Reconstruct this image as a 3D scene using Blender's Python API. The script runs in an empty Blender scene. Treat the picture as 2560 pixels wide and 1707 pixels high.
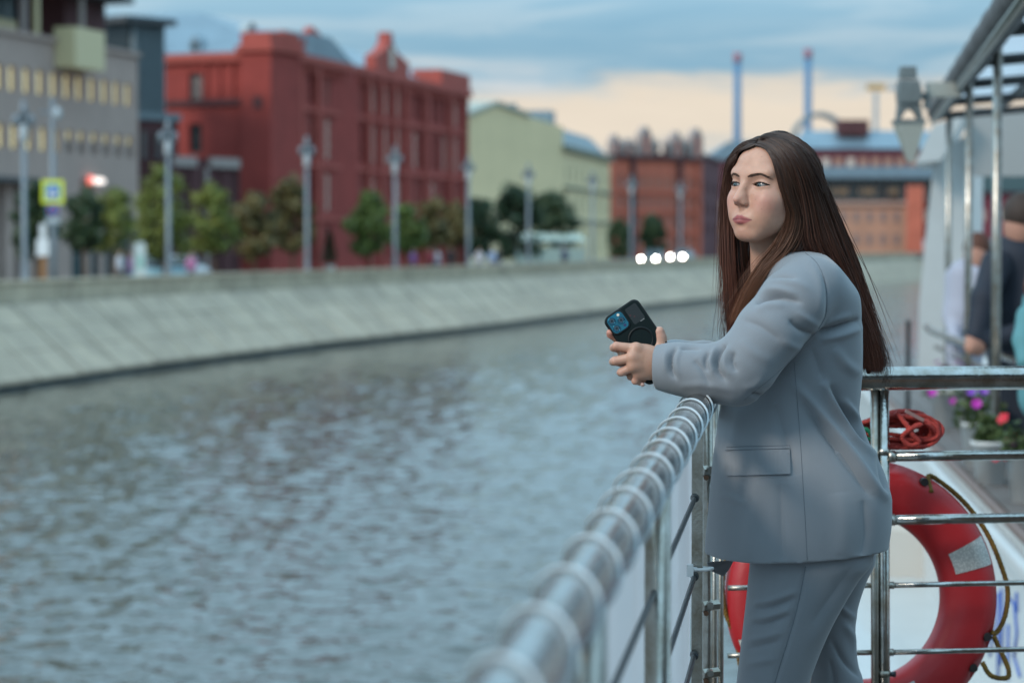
import bpy, bmesh, math, random
import numpy as np
from mathutils import Vector, Matrix, Euler
random.seed(7)
rng = np.random.default_rng(11)
SC = bpy.context.scene
COL = SC.collection

# ------------------------------------------------------------------ camera
F_PX, IMG_W, IMG_H = 6044.0, 2560.0, 1707.0
CAM_Z = 1.42
HORIZON = 606.0
PITCH = math.atan((IMG_H / 2 - HORIZON) / F_PX)
cam_data = bpy.data.cameras.new('camera')
cam = bpy.data.objects.new('camera', cam_data); COL.objects.link(cam)
cam.location = (0, 0, CAM_Z)
cam.rotation_euler = (math.pi / 2 - PITCH, 0, 0)
cam_data.sensor_width = 36.0
cam_data.lens = 36.0 * F_PX / IMG_W
cam_data.clip_start = 0.05
cam_data.clip_end = 20000
cam_data.dof.use_dof = True
cam_data.dof.focus_distance = 4.55
cam_data.dof.aperture_fstop = 4.2
SC.camera = cam

# ------------------------------------------------------------------ sky
SUN_EL, SUN_AZ = math.radians(32), math.radians(230)   # evening sun veiled by cloud, behind the camera's left shoulder
world = bpy.data.worlds.new('World'); SC.world = world
world.use_nodes = True
def build_world():
    nt = world.node_tree; N = nt.nodes; L = nt.links
    for n in list(N): N.remove(n)
    out = N.new('ShaderNodeOutputWorld'); bg = N.new('ShaderNodeBackground')
    sky = N.new('ShaderNodeTexSky'); sky.sky_type = 'NISHITA'; sky.sun_disc = False
    sky.sun_elevation = SUN_EL; sky.sun_rotation = SUN_AZ
    sky.air_density = 1.2; sky.dust_density = 1.5; sky.ozone_density = 2.0
    tc = N.new('ShaderNodeTexCoord')
    sep = N.new('ShaderNodeSeparateXYZ'); L.new(tc.outputs['Generated'], sep.inputs[0])
    def math_(op, a, b=None, clamp=False):
        m = N.new('ShaderNodeMath'); m.operation = op; m.use_clamp = clamp
        for i, v in enumerate((a, b)):
            if v is None: continue
            if isinstance(v, (int, float)): m.inputs[i].default_value = v
            else: L.new(v, m.inputs[i])
        return m.outputs[0]
    # cloud-deck coordinates: flat layers seen at a low angle are stretched sideways
    z = math_('MAXIMUM', sep.outputs[2], 0.0)
    den = math_('ADD', z, 0.035)
    cx = math_('DIVIDE', sep.outputs[0], den); cy = math_('DIVIDE', sep.outputs[1], den)
    comb = N.new('ShaderNodeCombineXYZ'); L.new(cx, comb.inputs[0]); L.new(cy, comb.inputs[1])
    def noise(scale, detail, rough, off, vec=comb.outputs[0], dist=0.0):
        mp = N.new('ShaderNodeMapping'); L.new(vec, mp.inputs[0]); mp.inputs['Location'].default_value = off
        n = N.new('ShaderNodeTexNoise'); n.inputs['Scale'].default_value = scale
        n.inputs['Detail'].default_value = detail; n.inputs['Roughness'].default_value = rough
        n.inputs['Distortion'].default_value = dist
        L.new(mp.outputs[0], n.inputs['Vector']); return n.outputs[0]
    def ramp(v, pts, interp='EASE'):
        r = N.new('ShaderNodeValToRGB'); r.color_ramp.interpolation = interp
        e = r.color_ramp.elements
        while len(e) < len(pts): e.new(0.5)
        for k, (p, c) in enumerate(pts):
            e[k].position = p; e[k].color = c if len(c) == 4 else (*c, 1)
        L.new(v, r.inputs[0]); return r.outputs[0]
    def mix(f, a, b):
        m = N.new('ShaderNodeMix'); m.data_type = 'RGBA'
        if isinstance(f, (int, float)): m.inputs[0].default_value = f
        else: L.new(f, m.inputs[0])
        for k, v in ((6, a), (7, b)):
            if isinstance(v, tuple): m.inputs[k].default_value = (*v, 1)
            else: L.new(v, m.inputs[k])
        return m.outputs[2]
    n1 = noise(0.10, 6, 0.55, (3.1, 7.2, 0.0), dist=0.4)
    # the sky in the upright direction space for streaks near the horizon
    dsc = N.new('ShaderNodeMapping'); L.new(tc.outputs['Generated'], dsc.inputs[0]); dsc.inputs['Scale'].default_value = (7.0, 7.0, 60.0)
    n2 = noise(1.0, 5, 0.55, (2.3, 1.4, 5.0), vec=dsc.outputs[0], dist=0.5)
    dsc2 = N.new('ShaderNodeMapping'); L.new(tc.outputs['Generated'], dsc2.inputs[0]); dsc2.inputs['Scale'].default_value = (22.0, 22.0, 90.0)
    n3 = noise(1.0, 5, 0.6, (8.3, 0.4, 1.0), vec=dsc2.outputs[0], dist=0.6)
    # Nishita base, scaled to dusk strength
    base = N.new('ShaderNodeVectorMath'); base.operation = 'SCALE'; base.inputs['Scale'].default_value = 0.085
    L.new(sky.outputs[0], base.inputs[0])
    # blue-grey cloud deck
    deck = ramp(n1, [(0.30, (0.21, 0.36, 0.46)), (0.50, (0.28, 0.45, 0.565)), (0.68, (0.41, 0.57, 0.665))])
    up = N.new('ShaderNodeVectorMath'); up.operation = 'SCALE'; L.new(deck, up.inputs[0])
    # an overcast deck is brightest overhead
    L.new(math_('ADD', 1.42, math_('MULTIPLY', z, 1.10)), up.inputs['Scale'])
    c1 = mix(0.88, base.outputs[0], up.outputs[0])
    low = ramp(n2, [(0.30, (0.14, 0.285, 0.40)), (0.46, (0.19, 0.33, 0.43)), (0.58, (0.28, 0.395, 0.47)), (0.72, (0.43, 0.475, 0.50))])
    lowmask = ramp(z, [(0.07, (1, 1, 1)), (0.17, (0, 0, 0))])
    c2 = mix(lowmask, c1, low)
    # the open, warm gap between the cloud deck and the horizon, its edges broken by noise
    zz = math_('ADD', z, math_('MULTIPLY', math_('SUBTRACT', n2, 0.5), 0.030))
    zz = math_('ADD', zz, math_('MULTIPLY', math_('SUBTRACT', n3, 0.5), 0.016))
    gap = ramp(zz, [(0.030, (0.15, 0.15, 0.15)), (0.046, (1, 1, 1)), (0.060, (1, 1, 1)), (0.070, (0, 0, 0))])
    side = ramp(math_('MULTIPLY', math_('ADD', sep.outputs[0], 0.25), 1.6), [(0.15, (0, 0, 0)), (0.42, (1, 1, 1))])
    gapm = math_('MULTIPLY', gap, side)
    warm = mix(n3, (0.55, 0.485, 0.40), (0.62, 0.545, 0.45))
    c3 = mix(gapm, c2, warm)
    L.new(c3, bg.inputs[0]); bg.inputs[1].default_value = 1.0
    L.new(bg.outputs[0], out.inputs[0])
build_world()

sun_data = bpy.data.lights.new('sun', 'SUN'); sun_data.energy = 1.45; sun_data.angle = math.radians(14)
sun_data.color = (1.0, 0.88, 0.76)
sun = bpy.data.objects.new('sun', sun_data); COL.objects.link(sun)
_sd = Vector((math.sin(SUN_AZ) * math.cos(SUN_EL), math.cos(SUN_AZ) * math.cos(SUN_EL), math.sin(SUN_EL)))
sun.rotation_euler = _sd.to_track_quat('Z', 'Y').to_euler()

SC.view_settings.view_transform = 'Standard'
SC.view_settings.look = 'None'
SC.view_settings.exposure = 0.50
SC.view_settings.gamma = 1.0
SC.view_settings.use_curve_mapping = False
SC.render.engine = 'CYCLES'
SC.cycles.use_denoising = True
SC.cycles.max_bounces = 6
SC.cycles.diffuse_bounces = 3
SC.cycles.glossy_bounces = 3
SC.cycles.transmission_bounces = 5
SC.cycles.transparent_max_bounces = 8
SC.cycles.sample_clamp_indirect = 4.0

# ------------------------------------------------------------------ helpers
_cp, _sp = math.cos(PITCH), math.sin(PITCH)
def at(px, py, d):
    """world point seen at pixel (px, py) of the 2560x1707 picture, d metres ahead"""
    u = (px - IMG_W / 2) / F_PX; v = (IMG_H / 2 - py) / F_PX
    x, y, z = u, _cp + v * _sp, -_sp + v * _cp
    k = d / y
    return Vector((x * k, d, CAM_Z + z * k))
def world_x(px, d): return (px - IMG_W / 2) / F_PX * d
def world_z(py, d): return at(1280, py, d).z

_mats = {}
def mat(name, color, rough=0.6, metal=0.0, var=0.0, vscale=3.0, bump=0.0, bscale=40.0, emit=None, estr=0.0, alpha=None, trans=0.0, coat=0.0, spec=0.5, var_col=None, sheen=0.0):
    if name in _mats: return _mats[name]
    m = bpy.data.materials.new(name); m.use_nodes = True; _mats[name] = m
    nt = m.node_tree; N = nt.nodes; L = nt.links; b = N['Principled BSDF']
    b.inputs['Base Color'].default_value = (*color, 1); b.inputs['Roughness'].default_value = rough
    b.inputs['Metallic'].default_value = metal; b.inputs['Specular IOR Level'].default_value = spec
    if coat: b.inputs['Coat Weight'].default_value = coat
    if trans: b.inputs['Transmission Weight'].default_value = trans
    if sheen: b.inputs['Sheen Weight'].default_value = sheen
    if emit: b.inputs['Emission Color'].default_value = (*emit, 1); b.inputs['Emission Strength'].default_value = estr
    tc = None
    if var or bump: tc = N.new('ShaderNodeTexCoord')
    if var:
        n = N.new('ShaderNodeTexNoise'); n.inputs['Scale'].default_value = vscale; n.inputs['Detail'].default_value = 6; n.inputs['Roughness'].default_value = 0.6
        L.new(tc.outputs['Object'], n.inputs['Vector'])
        r = N.new('ShaderNodeValToRGB'); e = r.color_ramp.elements
        lo = tuple(c * (1 - var) for c in color); hi = tuple(min(1, c * (1 + var)) for c in color)
        if var_col: lo = var_col
        e[0].position = 0.3; e[0].color = (*lo, 1); e[1].position = 0.7; e[1].color = (*hi, 1)
        L.new(n.outputs[0], r.inputs[0]); L.new(r.outputs[0], b.inputs['Base Color'])
    if bump:
        n = N.new('ShaderNodeTexNoise'); n.inputs['Scale'].default_value = bscale; n.inputs['Detail'].default_value = 4
        L.new(tc.outputs['Object'], n.inputs['Vector'])
        bp = N.new('ShaderNodeBump'); bp.inputs['Strength'].default_value = bump; bp.inputs['Distance'].default_value = 0.02
        L.new(n.outputs[0], bp.inputs['Height']); L.new(bp.outputs[0], b.inputs['Normal'])
    return m

def tag(o, label=None, cat=None, group=None, kind=None):
    if label: o['label'] = label
    if cat: o['category'] = cat
    if group: o['group'] = group
    if kind: o['kind'] = kind
    return o
def link(name, me, m=None, parent=None):
    o = bpy.data.objects.new(name, me); COL.objects.link(o)
    if m is not None and len(me.materials) == 0:
        for x in (m if isinstance(m, (list, tuple)) else [m]): me.materials.append(x)
    if parent is not None: o.parent = parent
    return o
def empty(name, loc=(0, 0, 0), rz=0.0):
    o = bpy.data.objects.new(name, None); COL.objects.link(o)
    o.location = loc; o.rotation_euler = (0, 0, rz); o.empty_display_size = 0.2
    return o
def copy_tree(o, parent=None):
    c = o.copy(); COL.objects.link(c)
    if parent is not None: c.parent = parent
    for ch in list(o.children): copy_tree(ch, c)
    return c
def py_mesh(name, verts, faces, smooth=False):
    me = bpy.data.meshes.new(name); me.from_pydata([tuple(v) for v in verts], [], faces); me.update()
    if smooth: me.polygons.foreach_set('use_smooth', [True] * len(me.polygons))
    return me

class MB:
    """collects boxes, tubes and quads into one mesh"""
    def __init__(s): s.v = []; s.f = []; s.sm = []; s.mi = []; s.cur = 0
    def add(s, verts, faces, smooth=False):
        b = len(s.v); s.v += [tuple(v) for v in verts]
        for f in faces: s.f.append(tuple(b + i for i in f)); s.sm.append(smooth); s.mi.append(s.cur)
        return s
    def box(s, x0, x1, y0, y1, z0, z1):
        vs = [(x0,y0,z0),(x1,y0,z0),(x1,y1,z0),(x0,y1,z0),(x0,y0,z1),(x1,y0,z1),(x1,y1,z1),(x0,y1,z1)]
        return s.add(vs, [(0,3,2,1),(4,5,6,7),(0,1,5,4),(1,2,6,5),(2,3,7,6),(3,0,4,7)])
    def quad(s, a, b, c, d): return s.add([a, b, c, d], [(0, 1, 2, 3)])
    def prism(s, poly, y0, y1):
        """poly: (x, z) outline, extruded along y"""
        n = len(poly); vs = [(x, y0, z) for x, z in poly] + [(x, y1, z) for x, z in poly]
        fs = [tuple(range(n)), tuple(range(2 * n - 1, n - 1, -1))] + [(i, i + n, (i + 1) % n + n, (i + 1) % n) for i in range(n)]
        return s.add(vs, fs)
    def tube(s, pts, r, n=10, cap=True, closed=False, smooth=True):
        pts = [Vector(p) for p in pts]; m = len(pts)
        rs = r if isinstance(r, (list, tuple)) else [r] * m
        vs = []; up = None
        for i, p in enumerate(pts):
            if closed: t = (pts[(i + 1) % m] - pts[i - 1])
            else: t = (pts[min(i + 1, m - 1)] - pts[max(i - 1, 0)])
            t.normalize()
            if up is None:
                up = t.orthogonal().normalized()
            up = (up - t * up.dot(t)); up = up.normalized() if up.length > 1e-6 else t.orthogonal().normalized()
            b = t.cross(up)
            for k in range(n):
                a = 2 * math.pi * k / n
                vs.append(p + (up * math.cos(a) + b * math.sin(a)) * rs[i])
        fs = []
        for i in range(m if closed else m - 1):
            j = (i + 1) % m
            for k in range(n):
                k2 = (k + 1) % n
                fs.append((i*n+k, i*n+k2, j*n+k2, j*n+k))
        base = len(s.v)
        s.add(vs, fs, smooth)
        if cap and not closed:
            s.add([], []); s.f.append(tuple(base + k for k in range(n - 1, -1, -1))); s.sm.append(False); s.mi.append(s.cur)
            s.f.append(tuple(base + (m-1)*n + k for k in range(n))); s.sm.append(False); s.mi.append(s.cur)
        return s
    def lathe(s, prof, n=16, cx=0, cy=0, smooth=True):
        """prof: (r, z) from bottom to top"""
        vs = []; fs = []
        for r, z in prof:
            for k in range(n):
                a = 2 * math.pi * k / n; vs.append((cx + r * math.cos(a), cy + r * math.sin(a), z))
        for i in range(len(prof) - 1):
            for k in range(n):
                k2 = (k + 1) % n; fs.append((i*n+k, i*n+k2, (i+1)*n+k2, (i+1)*n+k))
        fs2 = [tuple(range(n - 1, -1, -1)), tuple((len(prof)-1)*n + k for k in range(n))]
        base = len(s.v); s.add(vs, fs, smooth)
        for f in fs2: s.f.append(tuple(base + i for i in f)); s.sm.append(False); s.mi.append(s.cur)
        return s
    def build(s, name, m=None, parent=None, loc=None):
        me = bpy.data.meshes.new(name); me.from_pydata(s.v, [], s.f)
        if any(s.sm): me.polygons.foreach_set('use_smooth', s.sm)
        if any(s.mi): me.polygons.foreach_set('material_index', s.mi)
        me.update()
        o = link(name, me, m, parent)
        if loc is not None: o.location = loc
        return o
# ================================================================== the far bank
WATER_Z, STREET_Z, WALL_TOP = -3.6, -0.65, 0.0
# waterline of the embankment, walked from the near left to where the canal bends away
def wl(px, py):
    d = (CAM_Z - WATER_Z) * F_PX / (py - HORIZON); return Vector((world_x(px, d), d))
bank = [wl(0, 985), wl(403, 925), wl(800, 872), wl(1180, 829), wl(1500, 786), wl(1800, 750), wl(2050, 716), wl(2330, 697)]
bank = [bank[0] + (bank[0] - bank[1]) * 2.5] + bank + [bank[-1] + Vector((260, 110))]
def offset_line(pts, w):
    out = []
    for i, p in enumerate(pts):
        t = (pts[min(i + 1, len(pts) - 1)] - pts[max(i - 1, 0)]).normalized()
        out.append(p + Vector((-t.y, t.x)) * w)
    return out
def strip_mesh(la, za, lb, zb):
    vs = [(p.x, p.y, za) for p in la] + [(p.x, p.y, zb) for p in lb]; n = len(la)
    return vs, [(i, i + 1, n + i + 1, n + i) for i in range(n - 1)]

def water_material():
    m = bpy.data.materials.new('river_water'); m.use_nodes = True
    nt = m.node_tree; N = nt.nodes; L = nt.links; b = N['Principled BSDF']
    b.inputs['Base Color'].default_value = (0.045, 0.046, 0.036, 1); b.inputs['Roughness'].default_value = 0.05
    b.inputs['IOR'].default_value = 1.33; b.inputs['Specular IOR Level'].default_value = 0.8
    tc = N.new('ShaderNodeTexCoord')
    mp = N.new('ShaderNodeMapping'); mp.inputs['Scale'].default_value = (0.8, 0.5, 1); mp.inputs['Rotation'].default_value = (0, 0, 0.25)
    L.new(tc.outputs['Object'], mp.inputs[0])
    def nz(sc, det, rough=0.55, dist=0.3):
        n = N.new('ShaderNodeTexNoise'); n.inputs['Scale'].default_value = sc; n.inputs['Detail'].default_value = det
        n.inputs['Roughness'].default_value = rough; n.inputs['Distortion'].default_value = dist
        L.new(mp.outputs[0], n.inputs['Vector']); return n.outputs[0]
    def ma(op, a, b_):
        x = N.new('ShaderNodeMath'); x.operation = op
        for i, v in enumerate((a, b_)):
            if isinstance(v, (int, float)): x.inputs[i].default_value = v
            else: L.new(v, x.inputs[i])
        return x.outputs[0]
    h = ma('ADD', ma('MULTIPLY', nz(2.6, 2), 0.10), ma('MULTIPLY', nz(7.0, 2), 0.02))
    bp = N.new('ShaderNodeBump'); bp.inputs['Strength'].default_value = 0.62; bp.inputs['Distance'].default_value = 1.0
    L.new(h, bp.inputs['Height']); L.new(bp.outputs[0], b.inputs['Normal'])
    return m
def water_sheet():
    """one sheet to the horizon whose rows and columns lie closer together where the waves can be told apart"""
    ys = [-400.0, -60.0, -10.0, 8.0]; y = 18.0
    while y < 420: ys.append(y); y += max(.085, .0033 * y)
    ys += [450, 520, 650, 900, 1500]
    xs = [-900.0, -500.0, -300.0, -180.0, -120.0, -80.0]; x = -60.0
    while x < 60: xs.append(x); x += .10 if -15 < x < 9 else .10 + .02 * (abs(x + 3) - 12) if abs(x + 3) < 40 else .7
    xs += [80, 120, 200, 400, 800, 1500]
    X, Y = np.meshgrid(np.array(xs), np.array(ys)); Z = np.zeros_like(X)
    dy = np.gradient(np.array(ys))[:, None]; dx = np.gradient(np.array(xs))[None, :]; step = np.maximum(dy, dx)
    rg = np.random.default_rng(21)
    for k in range(90):
        lam = .24 * (6.0 ** rg.uniform(0, 1)); a = rg.normal(math.radians(62), .75); kx, ky = math.cos(a) * 2 * math.pi / lam, math.sin(a) * 2 * math.pi / lam
        slope = WATER_SLOPE * (1.0 if lam < 1.3 else .7) * rg.uniform(.5, 1.4); amp = slope * lam / (2 * math.pi)
        env = .62 + .38 * np.sin(X * rg.uniform(.05, .22) + rg.uniform(0, 6)) * np.sin(Y * rg.uniform(.04, .16) + rg.uniform(0, 6))
        Z += amp * env * np.clip((lam / step - 2.0) / 2.0, 0, 1) * np.sin(kx * X + ky * Y + rg.uniform(0, 6.28) + .5 * np.sin(X * .31 + k) + .5 * np.sin(Y * .27 + k * 2))
    V = np.stack([X, Y, WATER_Z + Z], -1).reshape(-1, 3); nx = len(xs); ny = len(ys)
    i = (np.arange(ny - 1)[:, None] * nx + np.arange(nx - 1)[None, :]).ravel(); Q = np.stack([i, i + 1, i + nx + 1, i + nx], 1)
    me = bpy.data.meshes.new('river_water'); me.vertices.add(len(V)); me.vertices.foreach_set('co', V.astype(np.float32).ravel())
    me.loops.add(len(Q) * 4); me.loops.foreach_set('vertex_index', Q.astype(np.int32).ravel()); me.polygons.add(len(Q)); me.polygons.foreach_set('loop_start', np.arange(len(Q), dtype=np.int32) * 4)
    me.polygons.foreach_set('use_smooth', np.ones(len(Q), bool)); me.update(calc_edges=True); return me
WATER_SLOPE = .036
tag(link('river_water', water_sheet(), water_material()), kind='structure')

def stone_mat(name, c0, c1, c2, rough=0.85, streak=False):
    m = bpy.data.materials.new(name); m.use_nodes = True
    nt = m.node_tree; N = nt.nodes; L = nt.links; b = N['Principled BSDF']; b.inputs['Roughness'].default_value = rough
    tc = N.new('ShaderNodeTexCoord'); mp = N.new('ShaderNodeMapping'); L.new(tc.outputs['Object'], mp.inputs[0])
    mp.inputs['Scale'].default_value = (0.5, 0.5, 0.18 if streak else 0.5)
    n = N.new('ShaderNodeTexNoise'); n.inputs['Scale'].default_value = 1.7; n.inputs['Detail'].default_value = 7; n.inputs['Roughness'].default_value = 0.65
    L.new(mp.outputs[0], n.inputs['Vector'])
    r = N.new('ShaderNodeValToRGB'); e = r.color_ramp.elements; e.new(0.5)
    for k, (p, c) in enumerate(((0.32, c0), (0.5, c1), (0.68, c2))): e[k].position = p; e[k].color = (*c, 1)
    L.new(n.outputs[0], r.inputs[0])
    oi = N.new('ShaderNodeObjectInfo'); hsv = N.new('ShaderNodeHueSaturation')
    mr = N.new('ShaderNodeMapRange'); mr.inputs['To Min'].default_value = 0.91; mr.inputs['To Max'].default_value = 1.09
    L.new(oi.outputs['Random'], mr.inputs[0]); L.new(mr.outputs[0], hsv.inputs['Value']); L.new(r.outputs[0], hsv.inputs['Color'])
    L.new(hsv.outputs[0], b.inputs['Base Color'])
    n2 = N.new('ShaderNodeTexNoise'); n2.inputs['Scale'].default_value = 9; n2.inputs['Detail'].default_value = 4; L.new(tc.outputs['Object'], n2.inputs['Vector'])
    bp = N.new('ShaderNodeBump'); bp.inputs['Strength'].default_value = 0.35; bp.inputs['Distance'].default_value = 0.05
    L.new(n2.outputs[0], bp.inputs['Height']); L.new(bp.outputs[0], b.inputs['Normal'])
    return m
M_SLAB = stone_mat('weathered_slab', (0.315, 0.25, 0.185), (0.42, 0.335, 0.25), (0.50, 0.395, 0.285), streak=True)
M_PARA = stone_mat('parapet_stone', (0.35, 0.28, 0.20), (0.46, 0.375, 0.27), (0.56, 0.46, 0.33))
M_WET = mat('wet_stone', (0.045, 0.055, 0.055), 0.4, var=0.3, vscale=0.8)
M_LEDGE = mat('ledge_stone', (0.12, 0.125, 0.11), 0.85, var=0.3, vscale=0.6)

# sloping river wall: slabs laid side by side, a ledge, then the parapet blocks
wall_root = empty('embankment_wall'); tag(wall_root, 'long sloping grey stone river wall with block parapet on far bank', 'river wall')
slope_top = offset_line(bank, 3.0)
ledge_in = offset_line(bank, 3.35); para_f = offset_line(bank, 3.3); para_b = offset_line(bank, 3.75)
def walk(line, step):
    """points about `step` apart along a polyline, with the matching parameter"""
    out = []
    for i in range(len(line) - 1):
        L_ = (line[i + 1] - line[i]).length; n = max(1, round(L_ / step))
        for k in range(n): out.append((i, k / n, (k + 1) / n))
    return out
def lerp2(line, i, t): return line[i].lerp(line[i + 1], t)
for i, t0, t1 in walk(bank[:8], 3.9):
    a0, a1 = lerp2(bank, i, t0), lerp2(bank, i, t1); b0, b1 = lerp2(slope_top, i, t0), lerp2(slope_top, i, t1)
    g = 0.02
    a0, a1 = a0.lerp(a1, g), a0.lerp(a1, 1 - g); b0, b1 = b0.lerp(b1, g), b0.lerp(b1, 1 - g)
    za, zb = WATER_Z + 0.22, -0.95
    lo0, lo1 = a0.lerp(b0, 0.08), a1.lerp(b1, 0.08)
    for c0, c1 in ((0.0, .345), (.358, .672), (.685, 1.0)):      # three courses of slabs up the slope
        up = Vector((0, 0, 0.12 + random.uniform(-0.02, 0.02)))
        P = [Vector((*lo0.lerp(b0, c0), za + (zb - za) * c0)), Vector((*lo1.lerp(b1, c0), za + (zb - za) * c0)), Vector((*lo1.lerp(b1, c1), za + (zb - za) * c1)), Vector((*lo0.lerp(b0, c1), za + (zb - za) * c1))]
        m = MB(); m.add(P + [p + up for p in P], [(4,5,6,7), (0,1,5,4), (1,2,6,5), (2,3,7,6), (3,0,4,7)]); m.build('slab', M_SLAB, wall_root)
far_a, far_b = bank[7:], slope_top[7:]
m = MB(); m.add(*strip_mesh(far_a, WATER_Z - 0.3, far_b, -0.9)); m.build('far_slope', M_SLAB, wall_root)
m = MB(); m.add(*strip_mesh(bank[:8], WATER_Z - 0.25, slope_top[:8], -1.0)); m.build('wet_footing', M_WET, wall_root)
led = MB(); vs, fs = strip_mesh(slope_top, -0.86, offset_line(bank, 3.5), -0.80); led.add(vs, fs)
vs, fs = strip_mesh(offset_line(bank, 2.97), -1.02, offset_line(bank, 2.97), -0.86); led.add(vs, fs); vs, fs = strip_mesh(offset_line(bank, 2.97), -0.86, slope_top, -0.86); led.add(vs, fs)
led.build('ledge', M_LEDGE, wall_root)
for i, t0, t1 in walk(para_f[:9], 2.4):
    f0, f1 = lerp2(para_f, i, t0), lerp2(para_f, i, t1); k0, k1 = lerp2(para_b, i, t0), lerp2(para_b, i, t1)
    f0, f1 = f0.lerp(f1, 0.012), f0.lerp(f1, 0.988); k0, k1 = k0.lerp(k1, 0.012), k0.lerp(k1, 0.988)
    m = MB(); z0, z1 = -0.9, WALL_TOP - 0.12
    P = [(f0.x, f0.y, z0), (f1.x, f1.y, z0), (k1.x, k1.y, z0), (k0.x, k0.y, z0), (f0.x, f0.y, z1), (f1.x, f1.y, z1), (k1.x, k1.y, z1), (k0.x, k0.y, z1)]
    m.add(P, [(0,3,2,1),(4,5,6,7),(0,1,5,4),(1,2,6,5),(2,3,7,6),(3,0,4,7)])
    m.build('parapet_block', M_PARA, wall_root)
cop = MB(); pf2, pb2 = offset_line(bank, 3.22), offset_line(bank, 3.85)
vs, fs = strip_mesh(pf2, WALL_TOP - 0.12, pf2, WALL_TOP); cop.add(vs, fs)
vs, fs = strip_mesh(pf2, WALL_TOP, pb2, WALL_TOP); cop.add(vs, fs); vs, fs = strip_mesh(pf2, WALL_TOP - 0.12, para_f, WALL_TOP - 0.12); cop.add(vs, fs)
vs, fs = strip_mesh(pb2, WALL_TOP, pb2, WALL_TOP - 0.12); cop.add(vs, fs)
cop.build('coping', M_PARA, wall_root)

# street behind the parapet
M_ASPH = mat('street_asphalt', (0.055, 0.055, 0.055), 0.9, var=0.2, vscale=0.4)
M_PAVE = mat('pavement_granite', (0.24, 0.235, 0.22), 0.85, var=0.15, vscale=0.5)
def ground_strip(name, w0, w1, z, m):
    b = MB(); vs, fs = strip_mesh(offset_line(bank, w0), z, offset_line(bank, w1), z); b.add(vs, fs); tag(b.build(name, m), kind='structure')
ground_strip('pavement', 3.7, 7.0, STREET_Z, M_PAVE)
k = MB(); vs, fs = strip_mesh(offset_line(bank, 7.0), STREET_Z - 0.13, offset_line(bank, 7.0), STREET_Z); k.add(vs, fs); tag(k.build('kerb', M_PAVE), kind='structure')
ground_strip('road', 7.0, 15.0, STREET_Z - 0.13, M_ASPH)
ground_strip('pavement', 15.0, 30.0, STREET_Z, M_PAVE)
g = MB(); la = offset_line(bank, 29.9)
far = [Vector((-900, -200)), Vector((-900, 200)), Vector((-800, 500)), Vector((-500, 900)), Vector((-100, 1300)), Vector((200, 1500)), Vector((500, 1500)), Vector((800, 1500)), Vector((1100, 1400)), Vector((1500, 1200))]
g.add(*strip_mesh(la, STREET_Z - 0.01, far, STREET_Z - 0.01)); tag(g.build('ground', M_PAVE), kind='structure')

# ------------------------------------------------------------------ buildings
class Facade:
    """an upright wall plane seen from pixel column pa (da metres ahead) to pb (db metres); local x runs along it, -y faces out"""
    def __init__(s, pa, da, pb, db):
        A, B = Vector((world_x(pa, da), da)), Vector((world_x(pb, db), db))
        s.A, s.t = A, (B - A).normalized(); s.len = (B - A).length; s.rot = math.atan2(s.t.y, s.t.x)
    def sz(s, px, py, w=0.0):
        """local (s, z) of the pixel on the plane moved w metres outwards"""
        u = (px - 1280) / F_PX; v = (IMG_H / 2 - py) / F_PX
        r = Vector((u, _cp + v * _sp, -_sp + v * _cp)); n = Vector((s.t.y, -s.t.x)); O = s.A + n * w
        k = O.dot(n) / (r.x * n.x + r.y * n.y)
        p = Vector((r.x * k, r.y * k)); return (p - O).dot(s.t), CAM_Z + r.z * k
    def root(s, name): return empty(name, (s.A.x, s.A.y, 0), s.rot)

def holed_wall(mb, s0, s1, z0, z1, holes, y=0.0, depth=0.25):
    xs = sorted({s0, s1, *[min(max(h[0], s0), s1) for h in holes], *[min(max(h[1], s0), s1) for h in holes]})
    zs = sorted({z0, z1, *[min(max(h[2], z0), z1) for h in holes], *[min(max(h[3], z0), z1) for h in holes]})
    for i in range(len(xs) - 1):
        for j in range(len(zs) - 1):
            cx, cz = (xs[i] + xs[i+1]) / 2, (zs[j] + zs[j+1]) / 2
            if any(h[0] < cx < h[1] and h[2] < cz < h[3] for h in holes): continue
            mb.quad((xs[i], y, zs[j]), (xs[i+1], y, zs[j]), (xs[i+1], y, zs[j+1]), (xs[i], y, zs[j+1]))
    for a, b, c, d in holes:
        e = y + depth
        mb.quad((a, y, c), (a, y, d), (a, e, d), (a, e, c)); mb.quad((b, y, d), (b, y, c), (b, e, c), (b, e, d))
        mb.quad((a, y, d), (b, y, d), (b, e, d), (a, e, d)); mb.quad((b, y, c), (a, y, c), (a, e, c), (b, e, c))
def shell(mb, s0, s1, depth, z0, z1, back0=0.0):
    """the sides, back and top of a block whose front wall stands at y = back0"""
    mb.quad((s0, depth, z0), (s0, back0, z0), (s0, back0, z1), (s0, depth, z1)); mb.quad((s1, back0, z0), (s1, depth, z0), (s1, depth, z1), (s1, back0, z1))
    mb.quad((s1, depth, z0), (s0, depth, z0), (s0, depth, z1), (s1, depth, z1)); mb.quad((s0, back0, z1), (s1, back0, z1), (s1, depth, z1), (s0, depth, z1))
_win_cache = {}
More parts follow.
